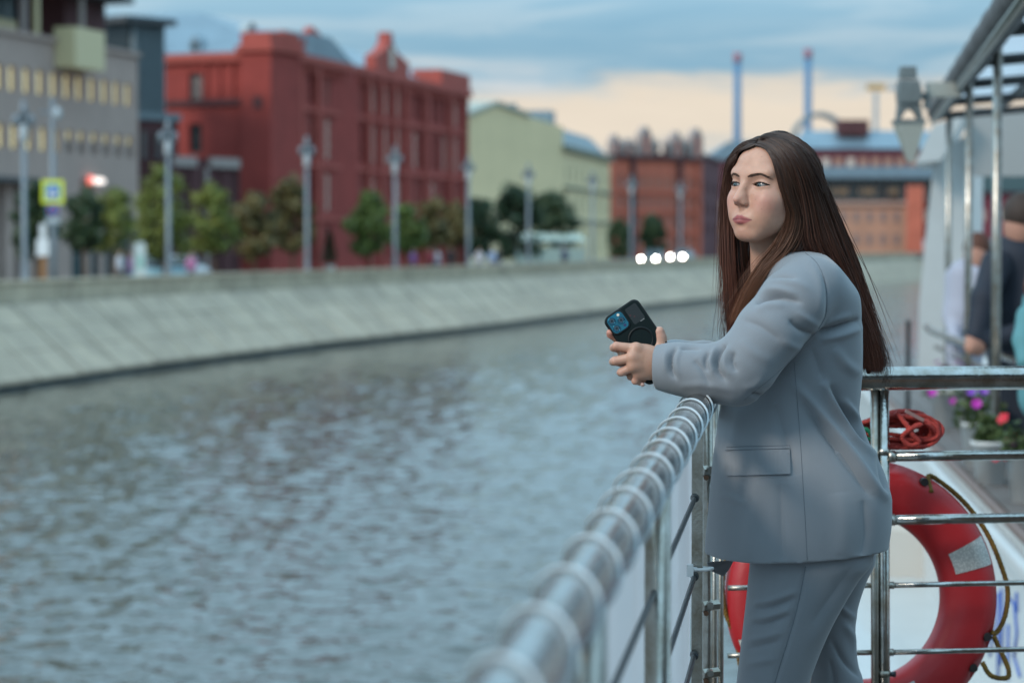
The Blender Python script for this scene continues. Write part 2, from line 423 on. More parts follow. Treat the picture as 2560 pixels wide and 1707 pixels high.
def window(parent, s, z, w, h, m_frame, m_pane, y=0.0, bars=(1, 1), depth=0.25, fr=0.06, arch=False):
    """one window: a frame with glazing bars set into the opening, its pane a sub-part"""
    key = (round(w, 2), round(h, 2), m_frame.name, m_pane.name, bars, fr)
    if key not in _win_cache:
        b = MB(); b.box(-w/2, -w/2+fr, 0, 0.08, 0, h); b.box(w/2-fr, w/2, 0, 0.08, 0, h); b.box(-w/2+fr, w/2-fr, 0, 0.08, 0, fr); b.box(-w/2+fr, w/2-fr, 0, 0.08, h-fr, h)
        for i in range(1, bars[0] + 1): x = -w/2 + w*i/(bars[0]+1); b.box(x-fr/2, x+fr/2, 0.005, 0.075, fr, h-fr)
        for j in range(1, bars[1] + 1): zz = h*j/(bars[1]+1); b.box(-w/2+fr, w/2-fr, 0.01, 0.07, zz-fr/2, zz+fr/2)
        p = MB(); p.box(-w/2+0.01, w/2-0.01, 0.04, 0.06, 0.01, h-0.01)
        f = b.build('window', m_frame); pane = p.build('pane', m_pane)
        _win_cache[key] = (f.data, pane.data); bpy.data.objects.remove(f); bpy.data.objects.remove(pane)
    fd, pd = _win_cache[key]
    o = link('window', fd, None, parent); o.location = (s, y + depth - 0.09, z)
    q = link('pane', pd, None, o); return o

M_GREY = mat('grey_stucco', (0.40, 0.29, 0.25), 0.9, var=0.08, vscale=0.5)
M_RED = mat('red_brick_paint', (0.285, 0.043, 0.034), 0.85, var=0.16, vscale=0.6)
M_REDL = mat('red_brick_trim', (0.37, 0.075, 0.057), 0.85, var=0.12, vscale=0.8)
M_DRED = mat('dark_red_brick', (0.085, 0.030, 0.032), 0.85, var=0.15, vscale=0.6)
M_WHITE = mat('white_paint', (0.55, 0.54, 0.50), 0.6, var=0.06, vscale=1)
M_PALE = mat('pale_stone_trim', (0.33, 0.27, 0.25), 0.8, var=0.1)
M_ROOF = mat('blue_grey_roof_metal', (0.20, 0.27, 0.32), 0.4, metal=0.4, var=0.12, vscale=0.5)
M_DROOF = mat('dark_roof', (0.06, 0.065, 0.07), 0.6)
M_CREAM = mat('cream_blind', (0.62, 0.51, 0.30), 0.5)
M_SKYGLOW = mat('cream_window_sky_glow', (0.50, 0.46, 0.27), 0.4, emit=(0.95, 0.85, 0.48), estr=0.55)  # panes glow in place of the warm sky they reflect
M_GLASSD = mat('dark_window_glass', (0.022, 0.030, 0.034), 0.08, spec=0.6)
M_GLASST = mat('teal_window_glass', (0.05, 0.095, 0.105), 0.08, spec=0.6)
M_PINK = mat('pale_sky_reflect_glass', (0.74, 0.60, 0.50), 0.2, var=0.12)  # pale colour stands in for sunset sky mirrored in the panes
M_YELLOW = mat('pale_yellow_stucco', (0.72, 0.57, 0.34), 0.9, var=0.06, vscale=0.4)
M_ORANGE = mat('orange_brick', (0.52, 0.135, 0.082), 0.85, var=0.15, vscale=0.5)
M_PEACH = mat('peach_stucco', (0.46, 0.24, 0.16), 0.85, var=0.1, vscale=0.3)
M_FIN = mat('grey_blue_fin', (0.16, 0.20, 0.22), 0.5, metal=0.3)

# --- grey office building at the left edge
F1 = Facade(-60, 121.2, 348, 140.3); b1 = F1.root('office_building')
tag(b1, 'grey brown office block with rows of narrow cream windows and attic terrace', 'building')
holes = []
def row(xs, y0, y1, w, fac, wy=None):
    out = []
    for x in xs:
        s, z1 = fac.sz(x, y0); _, z0 = fac.sz(x, y1); out.append((s - w/2, s + w/2, z0, z1))
    return out
z1a, z1b = 9.2, 10.5; z2a, z2b = 6.25, 7.5
r1 = [-2, 31, 67, 101, 135, 168, 199, 231, 262, 291, 320]; r2 = [2, 36, 73, 109, 141, 174, 204, 236, 266, 296, 324]
W1 = [(F1.sz(x, 200)[0], 0.74) for x in r1 + [-34]]; W2 = [(F1.sz(x, 340)[0], 0.74) for x in r2 + [-32]]
H = [(s - w/2, s + w/2, z1a, z1b) for s, w in W1] + [(s - w/2, s + w/2, z2a, z2b) for s, w in W2]
shop = [(-4, 10), (38, 54), (84, 104), (178, 214), (226, 250), (262, 286), (300, 330)]
HS = []
for a, b in shop:
    sa, sb = F1.sz(a, 560)[0], F1.sz(b, 560)[0]; HS.append((sa, sb, STREET_Z, 3.4 if a > 150 else 4.4))
wall = MB(); holed_wall(wall, 0, F1.len, STREET_Z - 0.1, 12.1, H + HS, depth=0.35); shell(wall, 0, F1.len, 22, STREET_Z - 0.1, 12.1); wall.build('wall', M_GREY, b1)
for s, w in W1: window(b1, s, z1a, w, z1b - z1a, M_CREAM, M_SKYGLOW, bars=(0, 0), depth=0.3)
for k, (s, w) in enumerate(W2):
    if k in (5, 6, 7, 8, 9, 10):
        window(b1, s, z2a + 0.75, w, z2b - z2a - 0.75, M_CREAM, M_SKYGLOW, bars=(0, 0), depth=0.3); window(b1, s, z2a, w, 0.74, M_GREY, M_GLASST, bars=(0, 0), depth=0.3)
    else: window(b1, s, z2a, w, z2b - z2a, M_CREAM, M_SKYGLOW, bars=(0, 0), depth=0.3)
for a, b, c, d in HS: window(b1, (a + b) / 2, c, b - a, d - c, M_DROOF, M_GLASST if a > 8 else M_GLASSD, bars=(1, 2), depth=0.35, fr=0.09)
m = MB(); m.box(-0.2, F1.len + 0.15, -0.18, 0.02, 12.1, 12.35); m.build('cornice', M_GREY, b1)
s0, s1 = F1.sz(-60, 500)[0], F1.sz(53, 430)[0]; m = MB(); m.box(s0, s1, -1.1, 0.0, 4.5, 4.75); m.build('canopy', M_DROOF, b1)
# bay, attic, roof slab, red stair block
sa, za = F1.sz(143, 172, 1.2); sb, zb = F1.sz(262, 95, 1.2)
bay = MB(); bay.box(sa + 2.2, sb, -1.2, 0.05, za + 0.25, zb + 0.3); bay.build('bay_window', M_CREAM, b1)
m = MB(); m.box(0, F1.sz(150, 60)[0], 2.6, 2.8, 12.1, 15.0); m.build('attic_glazing', M_GLASST, b1)
for x in range(-55, 150, 22):
    s = F1.sz(x, 60)[0]; m = MB(); m.box(s - 0.07, s + 0.07, 2.45, 2.6, 12.1, 15.0); m.build('mullion', M_FIN, b1)
m = MB(); m.box(0.3, F1.sz(140, 60)[0], 2.3, 2.55, 12.4, 13.3); m.build('attic_blind', M_CREAM, b1)
m = MB(); m.box(-0.5, F1.sz(320, 60)[0], -0.4, 9, 15.0, 15.35); m.build('roof_slab', M_DROOF, b1)
for x in (60, 92, 205): 
    s = F1.sz(x, 60)[0]; m = MB(); m.box(s - 0.12, s + 0.12, -0.1, 0.14, 12.35, 15.0); m.build('roof_post', M_PALE if x != 92 else M_CREAM, b1)
m = MB(); m.box(F1.sz(212, 60)[0], F1.sz(312, 60)[0], 1.2, 9, 12.1, 15.0); m.build('stair_block', M_DRED, b1)
m = MB(); m.box(F1.sz(312, 60)[0], F1.sz(346, 60)[0], 2.0, 9, 12.1, 14.4); m.build('stair_door', M_DROOF, b1)
# lit shop sign: one red lamp and a row of white letters out of reading distance
sg = empty('shop_sign', b1.matrix_basis @ Vector((F1.sz(226, 452)[0], -0.3, F1.sz(226, 452)[1])), F1.rot)
tag(sg, 'small glowing red and white shop sign on grey brown office block', 'sign')
M_SIGNW = mat('sign_white_glow', (0.9, 0.85, 0.8), 0.5, emit=(1.0, 0.85, 0.75), estr=0.9); M_SIGNR = mat('sign_red_glow', (0.8, 0.1, 0.08), 0.5, emit=(1.0, 0.22, 0.16), estr=0.9)
m = MB(); m.lathe([(0.02, -0.06), (0.27, -0.06), (0.27, 0.06), (0.02, 0.06)], 20); o = m.build('lamp_disc', M_SIGNR, sg); o.rotation_euler = (math.pi / 2, 0, 0); o.location = (-0.62, 0, 0)
for k in range(6): m = MB(); m.box(-0.3 + k*0.25, -0.14 + k*0.25, -0.06, 0.06, -0.18 + 0.04*(k % 2), 0.18 - 0.03*(k % 3)); m.build('letter', M_SIGNW, sg)
m = MB(); m.box(-1.2, 1.4, 0.07, 0.29, -0.06, 0.06); m.build('mounting_rail', M_DROOF, sg)

# --- ribbed metal stair tower and dark red wing behind it
F2 = Facade(335, 150, 415, 152); b2 = F2.root('ribbed_tower'); tag(b2, 'blue grey ribbed metal tower on dark red brick base beside grey office block', 'tower')
sA, zlo = F2.sz(345, 285); sB, zhi = F2.sz(406, 66)
m = MB(); m.box(0, F2.len, 0.3, 6, zlo, zhi); m.build('core', M_GLASSD, b2)
for k in range(7):
    s = F2.len * (k + 0.5) / 7; m = MB(); m.box(s - 0.085, s + 0.085, -0.15, 0.31, zlo, zhi); m.build('fin', M_FIN, b2)
m = MB(); m.box(-1.1, F2.len + 0.4, -0.7, 6.4, zhi, zhi + 0.4); m.build('roof', M_DROOF, b2)
m = MB(); m.box(-0.3, F2.len + 1.0, -0.1, 7, STREET_Z - 0.1, zlo); m.build('base', M_DRED, b2)
m = MB(); m.box(-0.4, F2.len + 1.1, -0.3, 0.0, zlo - 0.35, zlo + 0.1); m.build('cornice', M_FIN, b2)
for k in range(2): window(b2, 0.7 + k * 1.15, zlo - 3.4, 0.6, 2.4, M_DRED, M_GLASST, y=-0.38, depth=0.2)
# --- low brick annex
F3 = Facade(436, 146, 592, 151); b3 = F3.root('brick_annex'); tag(b3, 'low dark red brick annex with pale cornices in front of red factory', 'building')
zt = F3.sz(500, 398)[1]
hs = []
for k in range(6): hs.append((0.35 + k * 0.62 + (0.35 if k > 2 else 0), 0.67 + k * 0.62 + (0.35 if k > 2 else 0), 0.6, 4.6))
m = MB(); holed_wall(m, 0, F3.len, STREET_Z - 0.1, zt, hs); shell(m, 0, F3.len, 8, STREET_Z - 0.1, zt); m.build('wall', M_DRED, b3)
for a, b, c, d in hs: window(b3, (a + b) / 2, c, b - a, d - c, M_PALE, M_GLASST, bars=(0, 2))
a = F3.sz(485, 400)[0]; c = F3.sz(522, 400)[0]
m = MB(); m.box(-0.1, a, -0.25, 0.02, zt - 0.5, zt + 0.12); m.build('cornice', M_PALE, b3); m = MB(); m.box(c, F3.len + 0.1, -0.25, 0.02, zt - 0.5, zt + 0.12); m.build('cornice', M_PALE, b3)
for k in range(5): s = F3.len * k / 4; m = MB(); m.box(s - 0.12, s + 0.12, -0.16, 0.0, STREET_Z, zt - 0.5); m.build('pier', M_PALE if k in (2,) else M_DRED, b3)

# --- the long red factory
FR = Facade(700, 160, 1165, 203); br = FR.root('red_factory')
tag(br, 'long four storey red brick factory with pointed gable and blue grey metal roof', 'building')
ZT = FR.sz(792, 155)[1]
levels = [(0.2, 2.6), (3.6, 6.2), (7.2, 10.0), (10.9, 13.1)]
xs_all = [715, 733, 757, 779, 800, 820, 838, 856, 873, 889, 905, 934, 965, 996, 1022, 1038, 1053, 1068, 1083, 1098, 1112, 1140]
HR = []; WR = []
for x in xs_all:
    s = FR.sz(x, 400)[0]
    for li, (a, b) in enumerate(levels):
        if b > ZT: b = ZT - 0.9
        w = 0.95
        HR.append((s - w/2, s + w/2, a, b)); WR.append((s, a, w, b - a, x, li))
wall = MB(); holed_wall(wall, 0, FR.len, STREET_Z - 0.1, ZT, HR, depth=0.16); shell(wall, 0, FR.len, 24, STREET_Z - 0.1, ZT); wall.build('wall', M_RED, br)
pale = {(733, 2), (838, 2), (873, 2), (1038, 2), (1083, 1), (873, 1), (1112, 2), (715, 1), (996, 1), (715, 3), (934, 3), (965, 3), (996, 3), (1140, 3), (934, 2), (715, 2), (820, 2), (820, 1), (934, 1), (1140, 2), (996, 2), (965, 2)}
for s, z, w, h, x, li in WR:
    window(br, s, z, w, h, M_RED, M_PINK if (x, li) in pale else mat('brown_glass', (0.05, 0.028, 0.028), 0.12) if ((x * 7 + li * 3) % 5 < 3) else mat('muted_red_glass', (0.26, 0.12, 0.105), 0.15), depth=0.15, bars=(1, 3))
# pilasters, string courses, cornice with corbels
for x in (702, 746, 789, 880, 917, 949, 981, 1012, 1060, 1122, 1160):
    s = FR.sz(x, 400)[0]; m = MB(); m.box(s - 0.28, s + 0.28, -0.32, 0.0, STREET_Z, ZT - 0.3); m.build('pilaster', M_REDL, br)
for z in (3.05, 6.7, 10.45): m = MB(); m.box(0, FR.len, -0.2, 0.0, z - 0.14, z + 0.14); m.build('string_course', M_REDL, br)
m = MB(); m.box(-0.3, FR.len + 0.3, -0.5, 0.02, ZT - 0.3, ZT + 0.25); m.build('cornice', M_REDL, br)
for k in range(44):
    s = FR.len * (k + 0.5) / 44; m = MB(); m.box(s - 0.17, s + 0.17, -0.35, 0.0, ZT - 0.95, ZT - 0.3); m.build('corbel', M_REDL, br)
# roof and raised parapets
def px_box(fac, root, name, x0, x1, ytop, y_, d0, d1, zlo, mt):
    a, z1 = fac.sz(x0, ytop); b, z2 = fac.sz(x1, ytop); mm = MB(); mm.box(a, b, d0, d1, zlo, (z1 + z2) / 2); return mm.build(name, mt, root)
L_ = FR.len
rf = MB(); rf.add([(0.2, 0.3, ZT + .25), (L_-.2, 0.3, ZT + .25), (L_-.2, 24, ZT + .25), (0.2, 24, ZT + .25), (4, 7, ZT + 3.2), (L_ - 3, 7, ZT + 3.0), (L_ - 3, 18, ZT + 3.0), (4, 18, ZT + 3.2)], [(0,1,5,4),(1,2,6,5),(2,3,7,6),(3,0,4,7),(4,5,6,7)])
rf.build('roof', M_ROOF, br)
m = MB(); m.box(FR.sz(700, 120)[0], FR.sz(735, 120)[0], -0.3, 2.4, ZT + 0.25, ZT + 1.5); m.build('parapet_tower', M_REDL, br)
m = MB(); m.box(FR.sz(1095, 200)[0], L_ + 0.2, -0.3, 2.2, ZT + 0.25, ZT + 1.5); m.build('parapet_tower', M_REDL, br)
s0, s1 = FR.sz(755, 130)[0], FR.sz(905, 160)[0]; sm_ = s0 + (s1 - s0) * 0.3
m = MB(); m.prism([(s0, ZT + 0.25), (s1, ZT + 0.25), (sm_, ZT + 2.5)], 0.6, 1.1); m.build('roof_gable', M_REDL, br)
m = MB(); m.prism([(s0 + 1.2, ZT + 0.5), (s1 - 1.5, ZT + 0.5), (sm_, ZT + 2.0)], 0.5, 0.58); m.build('gable_glazing', M_ROOF, br)
s0, sp, s1 = FR.sz(928, 150)[0], FR.sz(966, 100)[0], FR.sz(1012, 180)[0]
m = MB(); m.prism([(s0, ZT + .25), (s1, ZT + .25), (s1, ZT + 1.3), (sp + 1.6, ZT + 1.9), (sp + 0.5, ZT + 2.6), (sp + 0.45, ZT + 3.3), (sp - 0.45, ZT + 3.3), (sp - 0.5, ZT + 2.6), (sp - 1.6, ZT + 1.9), (s0, ZT + 1.3)], -0.35, 0.5); m.build('pointed_gable', M_REDL, br)
window(br, sp, ZT + 0.6, 1.0, 1.6, M_WHITE, M_PINK, y=-0.6, depth=0.2)
# front wing of the factory, facing the camera
FL = Facade(416, 161.6, 700, 158.1); bl = FL.root('factory_wing'); tag(bl, 'red brick end wing of the factory with blue grey roof and square corner tower', 'building')
ZL = FL.sz(500, 140)[1]; st = FL.sz(612, 300)[0]
hw = []
for (x0, y0, x1, y1) in ((472, 184, 506, 252), (472, 310, 504, 382)):
    a, z1 = FL.sz(x0, y0); b, z0 = FL.sz(x1, y1); hw.append((a, b, z0, z1))
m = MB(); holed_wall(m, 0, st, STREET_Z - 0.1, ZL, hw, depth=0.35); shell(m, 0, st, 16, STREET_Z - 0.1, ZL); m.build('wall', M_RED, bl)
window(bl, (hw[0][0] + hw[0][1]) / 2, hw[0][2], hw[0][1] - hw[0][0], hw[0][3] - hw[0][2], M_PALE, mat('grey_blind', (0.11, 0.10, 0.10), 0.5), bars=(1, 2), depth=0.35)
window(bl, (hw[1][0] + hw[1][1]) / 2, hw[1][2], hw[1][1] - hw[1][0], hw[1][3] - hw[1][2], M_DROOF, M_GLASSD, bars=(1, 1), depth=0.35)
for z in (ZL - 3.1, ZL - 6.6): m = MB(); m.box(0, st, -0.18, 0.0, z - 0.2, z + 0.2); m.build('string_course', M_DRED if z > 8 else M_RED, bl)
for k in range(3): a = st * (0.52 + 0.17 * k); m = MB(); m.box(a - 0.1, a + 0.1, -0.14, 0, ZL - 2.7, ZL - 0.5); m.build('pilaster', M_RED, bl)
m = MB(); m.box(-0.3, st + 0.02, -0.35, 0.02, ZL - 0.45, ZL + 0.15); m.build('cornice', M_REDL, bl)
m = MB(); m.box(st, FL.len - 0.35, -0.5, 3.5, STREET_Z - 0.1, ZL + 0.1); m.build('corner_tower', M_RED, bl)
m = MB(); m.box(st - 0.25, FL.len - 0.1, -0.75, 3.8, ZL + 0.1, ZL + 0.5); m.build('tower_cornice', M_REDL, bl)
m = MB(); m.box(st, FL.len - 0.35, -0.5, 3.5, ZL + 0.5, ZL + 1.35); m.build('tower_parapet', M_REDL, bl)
a, zz = FL.sz(654, 258); m = MB(); m.box(a - 0.35, a + 0.35, -0.56, -0.5, zz - 0.4, zz + 0.4); m.build('vent_panel', M_DRED, bl)
m = MB(); m.add([(-0.2, 0.1, ZL + .15), (st, 0.1, ZL + .15), (st, 16, ZL + .15), (-0.2, 16, ZL + .15), (0.6, 5, ZL + 2.0), (st, 5, ZL + 2.0), (st, 12, ZL + 2.0), (0.6, 12, ZL + 2.0)], [(0,1,5,4),(1,2,6,5),(2,3,7,6),(3,0,4,7),(4,5,6,7)]); m.build('roof', M_ROOF, bl)
a, zz = FL.sz(467, 105); m = MB(); m.prism([(a - 0.45, zz - 0.6), (a + 0.45, zz - 0.6), (a + 0.45, zz), (a, zz + 0.5), (a - 0.45, zz)], 1.0, 3.0); m.build('dormer', M_ROOF, bl)
m = MB(); m.box(a - 0.2, a + 0.2, 0.93, 1.0, zz - 0.5, zz + 0.05); m.build('dormer_window', M_GLASSD, bl)
a, zz = FL.sz(517, 60); m = MB(); m.lathe([(0.30, ZL + 1.9), (0.28, zz - 0.3), (0.36, zz - 0.2), (0.30, zz + 0.15), (0.1, zz + 0.55)], 12, a, 6); m.build('vent_stack', M_DROOF, bl)
a2, zz2 = FL.sz(497, 65); m = MB(); m.lathe([(0.06, ZL + 1.9), (0.06, zz2 - 0.3), (0.3, zz2 - 0.1), (0.42, zz2 + 0.2), (0.3, zz2 + 0.45), (0.05, zz2 + 0.5)], 12, a2, 6); m.build('roof_dish', M_WHITE, bl)

# --- pale yellow gabled building
FY = Facade(1168, 245, 1408, 262); by = FY.root('gabled_building'); tag(by, 'pale yellow plastered building with plain gable beside the red factory', 'building')
zl, zr = FY.sz(1168, 292)[1], FY.sz(1408, 318)[1]; sap, zap = FY.sz(1240, 262)
zb = STREET_Z - 0.1
m = MB(); m.prism([(0, zb), (FY.len, zb), (FY.len, zr), (FY.len * 0.62, FY.sz(1325, 292)[1]), (sap, zap), (0, zl)], 0, 25); m.build('wall', M_YELLOW, by)
sy, zy = FY.sz(1240, 262); m = MB(); m.prism([(-0.3, zl), (0, zl + 0.01), (sap, zap + 0.02), (FY.len*0.62, FY.sz(1325, 292)[1] + 0.02), (FY.len*0.62, FY.sz(1325, 292)[1] + 0.4), (sap, zap + 0.4), (-0.3, zl + 0.4)], -0.3, 25.1); m.build('roof', mat('pale_roof_edge', (0.36, 0.38, 0.33), 0.7), by)
s_, z_ = FY.sz(1348, 262); m = MB(); m.box(s_ - 0.45, s_ + 0.45, 3, 4.2, z_ - 3.0, z_ + 0.2); m.build('chimney', M_ROOF, by)
s_, z_ = FY.sz(1378, 305); m = MB(); m.box(s_ - 1.3, s_ + 1.3, 2, 5, z_ - 2.0, z_); m.build('roof_vent', M_FIN, by)
for k in range(4):
    s_ = FY.len * (0.3 + 0.2 * k); window(by, s_, 3.0, 1.0, 1.5, M_YELLOW, mat('pale_olive_glass', (0.25, 0.25, 0.19), 0.3), y=-0.35, depth=0.3)
FZ = Facade(1408, 262, 1525, 300); bz = FZ.root('yellow_terrace'); tag(bz, 'pale yellow terrace with dark mansard roof next to gabled building', 'building')
zt = FZ.sz(1408, 372)[1]
hz = []
for k in range(8):
    s_ = FZ.len * (k + 0.5) / 8
    for a, b in ((0.2, 3.0), (4.6, 6.6), (8.0, 9.8)): hz.append((s_ - 0.6, s_ + 0.6, a, b))
m = MB(); holed_wall(m, 0, FZ.len, zb, zt, hz, depth=.12); shell(m, 0, FZ.len, 16, zb, zt); m.build('wall', M_YELLOW, bz)
for a, b, c, d in hz: window(bz, (a + b) / 2, c, b - a, d - c, M_YELLOW, mat('olive_glass', (0.17, 0.18, 0.14), 0.25), depth=.11)
for z in (3.8, 7.4): m = MB(); m.box(0, FZ.len, -0.3, 0, z - 0.15, z + 0.15); m.build('string_course', mat('grey_olive_trim', (0.2, 0.2, 0.15), 0.9), bz)
m = MB(); m.box(-0.3, FZ.len + 0.3, -0.5, 0.02, zt - 0.2, zt + 0.4); m.build('cornice', mat('grey_olive_trim', (0.2, 0.2, 0.15), 0.9), bz)
m = MB(); m.add([(0, 0.2, zt + .4), (FZ.len, 0.2, zt + .4), (FZ.len, 16, zt + .4), (0, 16, zt + .4), (0.5, 2.5, zt + 2.8), (FZ.len - .5, 2.5, zt + 2.8), (FZ.len - .5, 14, zt + 2.8), (.5, 14, zt + 2.8)], [(0,1,5,4),(1,2,6,5),(2,3,7,6),(3,0,4,7),(4,5,6,7)]); m.build('roof', M_FIN, bz)
m = MB(); m.box(1, 4, 1.5, 4, zt + 0.4, zt + 4.2); m.build('roof_cabin', M_ROOF, bz)

# --- ornate orange brick building
FO = Facade(1520, 305, 1750, 318); bo = FO.root('ornate_brick_building'); tag(bo, 'orange brick building with white ornamental attic gables and rows of windows', 'building')
zt = FO.sz(1640, 398)[1]
ho = []
for k in range(11):
    s_ = FO.len * (k + 0.5) / 11
    for a, b in ((0.3, 2.2), (3.1, 4.9), (5.7, 7.4), (8.2, 9.9)): ho.append((s_ - 0.33, s_ + 0.33, a, b))
m = MB(); holed_wall(m, 0, FO.len, zb, zt, ho); shell(m, 0, FO.len, 16, zb, zt); m.build('wall', M_ORANGE, bo)
for k, (a, b, c, d) in enumerate(ho): window(bo, (a + b) / 2, c, b - a, d - c, M_PALE, mat('rose_grey_glass', (0.26, 0.16, 0.14), 0.2) if c < 8 or not 3 < k // 4 < 8 else M_PEACH)
for x in (1528, 1580, 1697, 1745): s_ = FO.sz(x, 500)[0]; m = MB(); m.box(s_ - 0.35, s_ + 0.35, -0.4, 0, zb, zt); m.build('pilaster', M_ORANGE if x in (1528, 1745) else M_DRED, bo)
for z in (2.6, 5.3, 7.8): m = MB(); m.box(0, FO.len, -0.25, 0, z - 0.12, z + 0.12); m.build('string_course', M_ORANGE, bo)
m = MB(); m.box(-0.2, FO.len + .2, -0.5, 0.02, zt - 0.1, zt + 0.4); m.build('cornice', M_DRED, bo)
for x, w, top in ((1536, 1.6, 335), (1565, 1.2, 345), (1612, 2.2, 316), (1690, 1.8, 328), (1740, 2.2, 320)):
    s_, z_ = FO.sz(x, top); m = MB(); m.prism([(s_ - w/2, zt + .4), (s_ + w/2, zt + .4), (s_ + w/2, z_ - 1.2), (s_ + w/4, z_ - 0.4), (s_, z_), (s_ - w/4, z_ - 0.4), (s_ - w/2, z_ - 1.2)], -0.3, 0.6); m.build('attic_gable', M_PALE, bo)
    m = MB(); m.prism([(s_ - w/6, zt + .5), (s_ + w/6, zt + .5), (s_ + w/6, z_ - 1.4), (s_, z_ - 0.9), (s_ - w/6, z_ - 1.4)], -0.36, -0.3); m.build('gable_panel', M_ORANGE, bo)
for x in (1548, 1583, 1642, 1668, 1715): s_, z_ = FO.sz(x, 352); m = MB(); m.lathe([(0.4, zt + .4), (0.45, z_ - 0.8), (0.6, z_ - 0.6), (0.3, z_), (0.05, z_ + 0.5)], 10, s_, 0.2); m.build('finial', M_PALE, bo)
FS = Facade(1750, 318, 1800, 345); bs = FS.root('brick_side_wing'); tag(bs, 'shade-darkened side wing of the ornate orange brick building', 'building')
m = MB(); m.box(0, FS.len, 0, 8, zb, zt + 0.5); m.build('wall', mat('brick_shade_side', (0.10, 0.028, 0.035), 0.85, var=0.1), bs)  # side turned from the sun, its shade put into a darker brick colour
for k in range(3):
    for z in (2.5, 5.2, 8.0): window(bs, FS.len * (k + .5) / 3, z, 1.2, 1.5, M_DRED, M_GLASSD, y=-0.3, depth=0.28)
m = MB(); m.box(-.1, FS.len, -.3, 8, zt + .5, zt + 1.0); m.build('cornice', M_DRED, bs)

# --- far quay buildings seen past the woman
def far_block(name, label, x0, x1, ytop, ybot, d, mt, depth=14):
    f = Facade(x0, d, x1, d); r = f.root(name); tag(r, label, 'building')
    z1 = f.sz((x0 + x1) / 2, ytop)[1]; z0 = f.sz((x0 + x1) / 2, ybot)[1]
    m = MB(); m.box(0, f.len, 0, depth, z0, z1); m.build('wall', mt, r); return f, r, z0, z1
f, r, z0, z1 = far_block('peach_quay_building', 'peach plastered low quay building right of the ornate brick one', 1755, 2290, 505, 660, 385, M_PEACH)
for k in range(16):
    s_ = f.len * (k + .5) / 16
    for z in (z1 - 3.2, z1 - 6.8): window(r, s_, z, 1.0, 1.7, M_PALE, mat('rose_grey_glass', (0.2, 0.11, 0.09)), y=-0.3, depth=0.28)
m = MB(); m.box(0, f.len, -0.5, 0, z1 - 0.5, z1 + 0.1); m.build('cornice', mat('pink_trim', (0.45, 0.28, 0.22), 0.8), r)
f, r, z0, z1 = far_block('glass_restaurant', 'dark glazed restaurant storey with teal flat roof above peach wall', 2040, 2330, 446, 506, 392, M_GLASSD, 10)
m = MB(); m.box(-3, f.len + 3, -2, 11, z1, z1 + 1.9); m.build('roof', M_ROOF, r)
for k in range(9):
    s_ = f.len * (k + .5) / 9; m = MB(); m.box(s_ - 0.15, s_ + 0.15, -0.3, 0, z0, z1); m.build('mullion', M_DROOF, r)
for k, (a, b) in enumerate(((0.12, 0.28), (0.36, 0.52), (0.60, 0.7))): m = MB(); m.box(f.len*a, f.len*b, -0.2, -0.05, z0 + 1.3, z0 + 2.3); m.build('warm_panel', mat('tan_panel', (0.22, 0.15, 0.09), 0.6), r)
f, r, z0, z1 = far_block('long_red_building', 'long maroon brick building with pale arched windows under blue roofs', 1985, 2420, 372, 440, 430, mat('brick_shade_side2', (0.13, 0.035, 0.045), 0.85, var=0.1))
for k in range(14):
    s_ = f.len * (k + .5) / 14; window(r, s_, z0 + 1.0, 1.3, 2.2, M_PALE, M_PINK if k in (1, 2, 4) else M_PEACH, y=-0.3, depth=0.28)
m = MB(); m.add([(0, -0.5, z1), (f.len, -0.5, z1), (f.len, 14, z1), (0, 14, z1), (2, 5, z1 + 3.4), (f.len - 2, 5, z1 + 3.4)], [(0,1,5,4),(1,2,5),(2,3,4,5),(3,0,4)]); m.build('roof', M_ROOF, r)
s_ = f.len * 0.29; m = MB(); m.box(s_ - 1, s_ + 4.5, 2, 6, z1 + 2.5, z1 + 5.2); m.build('roof_house', M_DRED, r)
f, r, z0, z1 = far_block('blue_roofed_hall', 'low hall with blue grey roof between ornate building and far red block', 1770, 2030, 400, 520, 440, mat('brick_shade_side2', (0.13, 0.035, 0.045)))
m = MB(); m.prism([(-1, z1), (f.len + 1, z1), (f.len * 0.8, z1 + 3.0), (f.len * 0.2, z1 + 3.4)], -0.5, 14); m.build('roof', M_ROOF, r)
p = at(2287, 560, 380); m = MB(); m.box(-1.2, 1.2, -1, 1, -4.5, 6.0); o = m.build('orange_pillar', M_ORANGE); o.location = (p.x, p.y, p.z); tag(o, 'tall orange brick pillar at the quay below the restaurant', 'pillar')
f, r, z0, z1 = far_block('maroon_quay_house', 'maroon house far behind the white cabin and deck posts', 2300, 2640, 480, 600, 395, mat('brick_shade_side3', (0.17, 0.035, 0.05), 0.8, var=0.15))
for k in range(8): window(r, f.len * (k + .5) / 8, z0 + 3, 1.4, 2.0, M_PALE, M_PINK, y=-0.3, depth=0.28)
m = MB(); m.box(-1, f.len + 1, -1, 12, z1, z1 + 3.2); m.build('attic', M_GLASST, r)
# two power-station chimneys
for k, (x, yt) in enumerate(((1842, 132), (2018, 122))):
    d = 900; p = at(x, 606, d); ht = at(x, yt, d).z
    r = empty('power_station_chimney', (p.x, p.y, STREET_Z)); tag(r, 'tall blue chimney with red top ' + ('behind the ornate brick building' if k == 0 else 'rising above the woman\'s head'), 'chimney', 'power station chimneys')
    m = MB(); m.lathe([(1.9, 0), (1.5, ht * 0.55), (1.3, ht - 3)], 14); m.build('shaft', mat('blue_chimney', (0.09, 0.20, 0.33), 0.8), r)
    m = MB(); m.lathe([(1.45, ht - 3), (1.5, ht - 0.4), (1.7, ht + 0.4)], 14); m.build('cap', mat('pink_red_band', (0.40, 0.17, 0.22), 0.8), r)
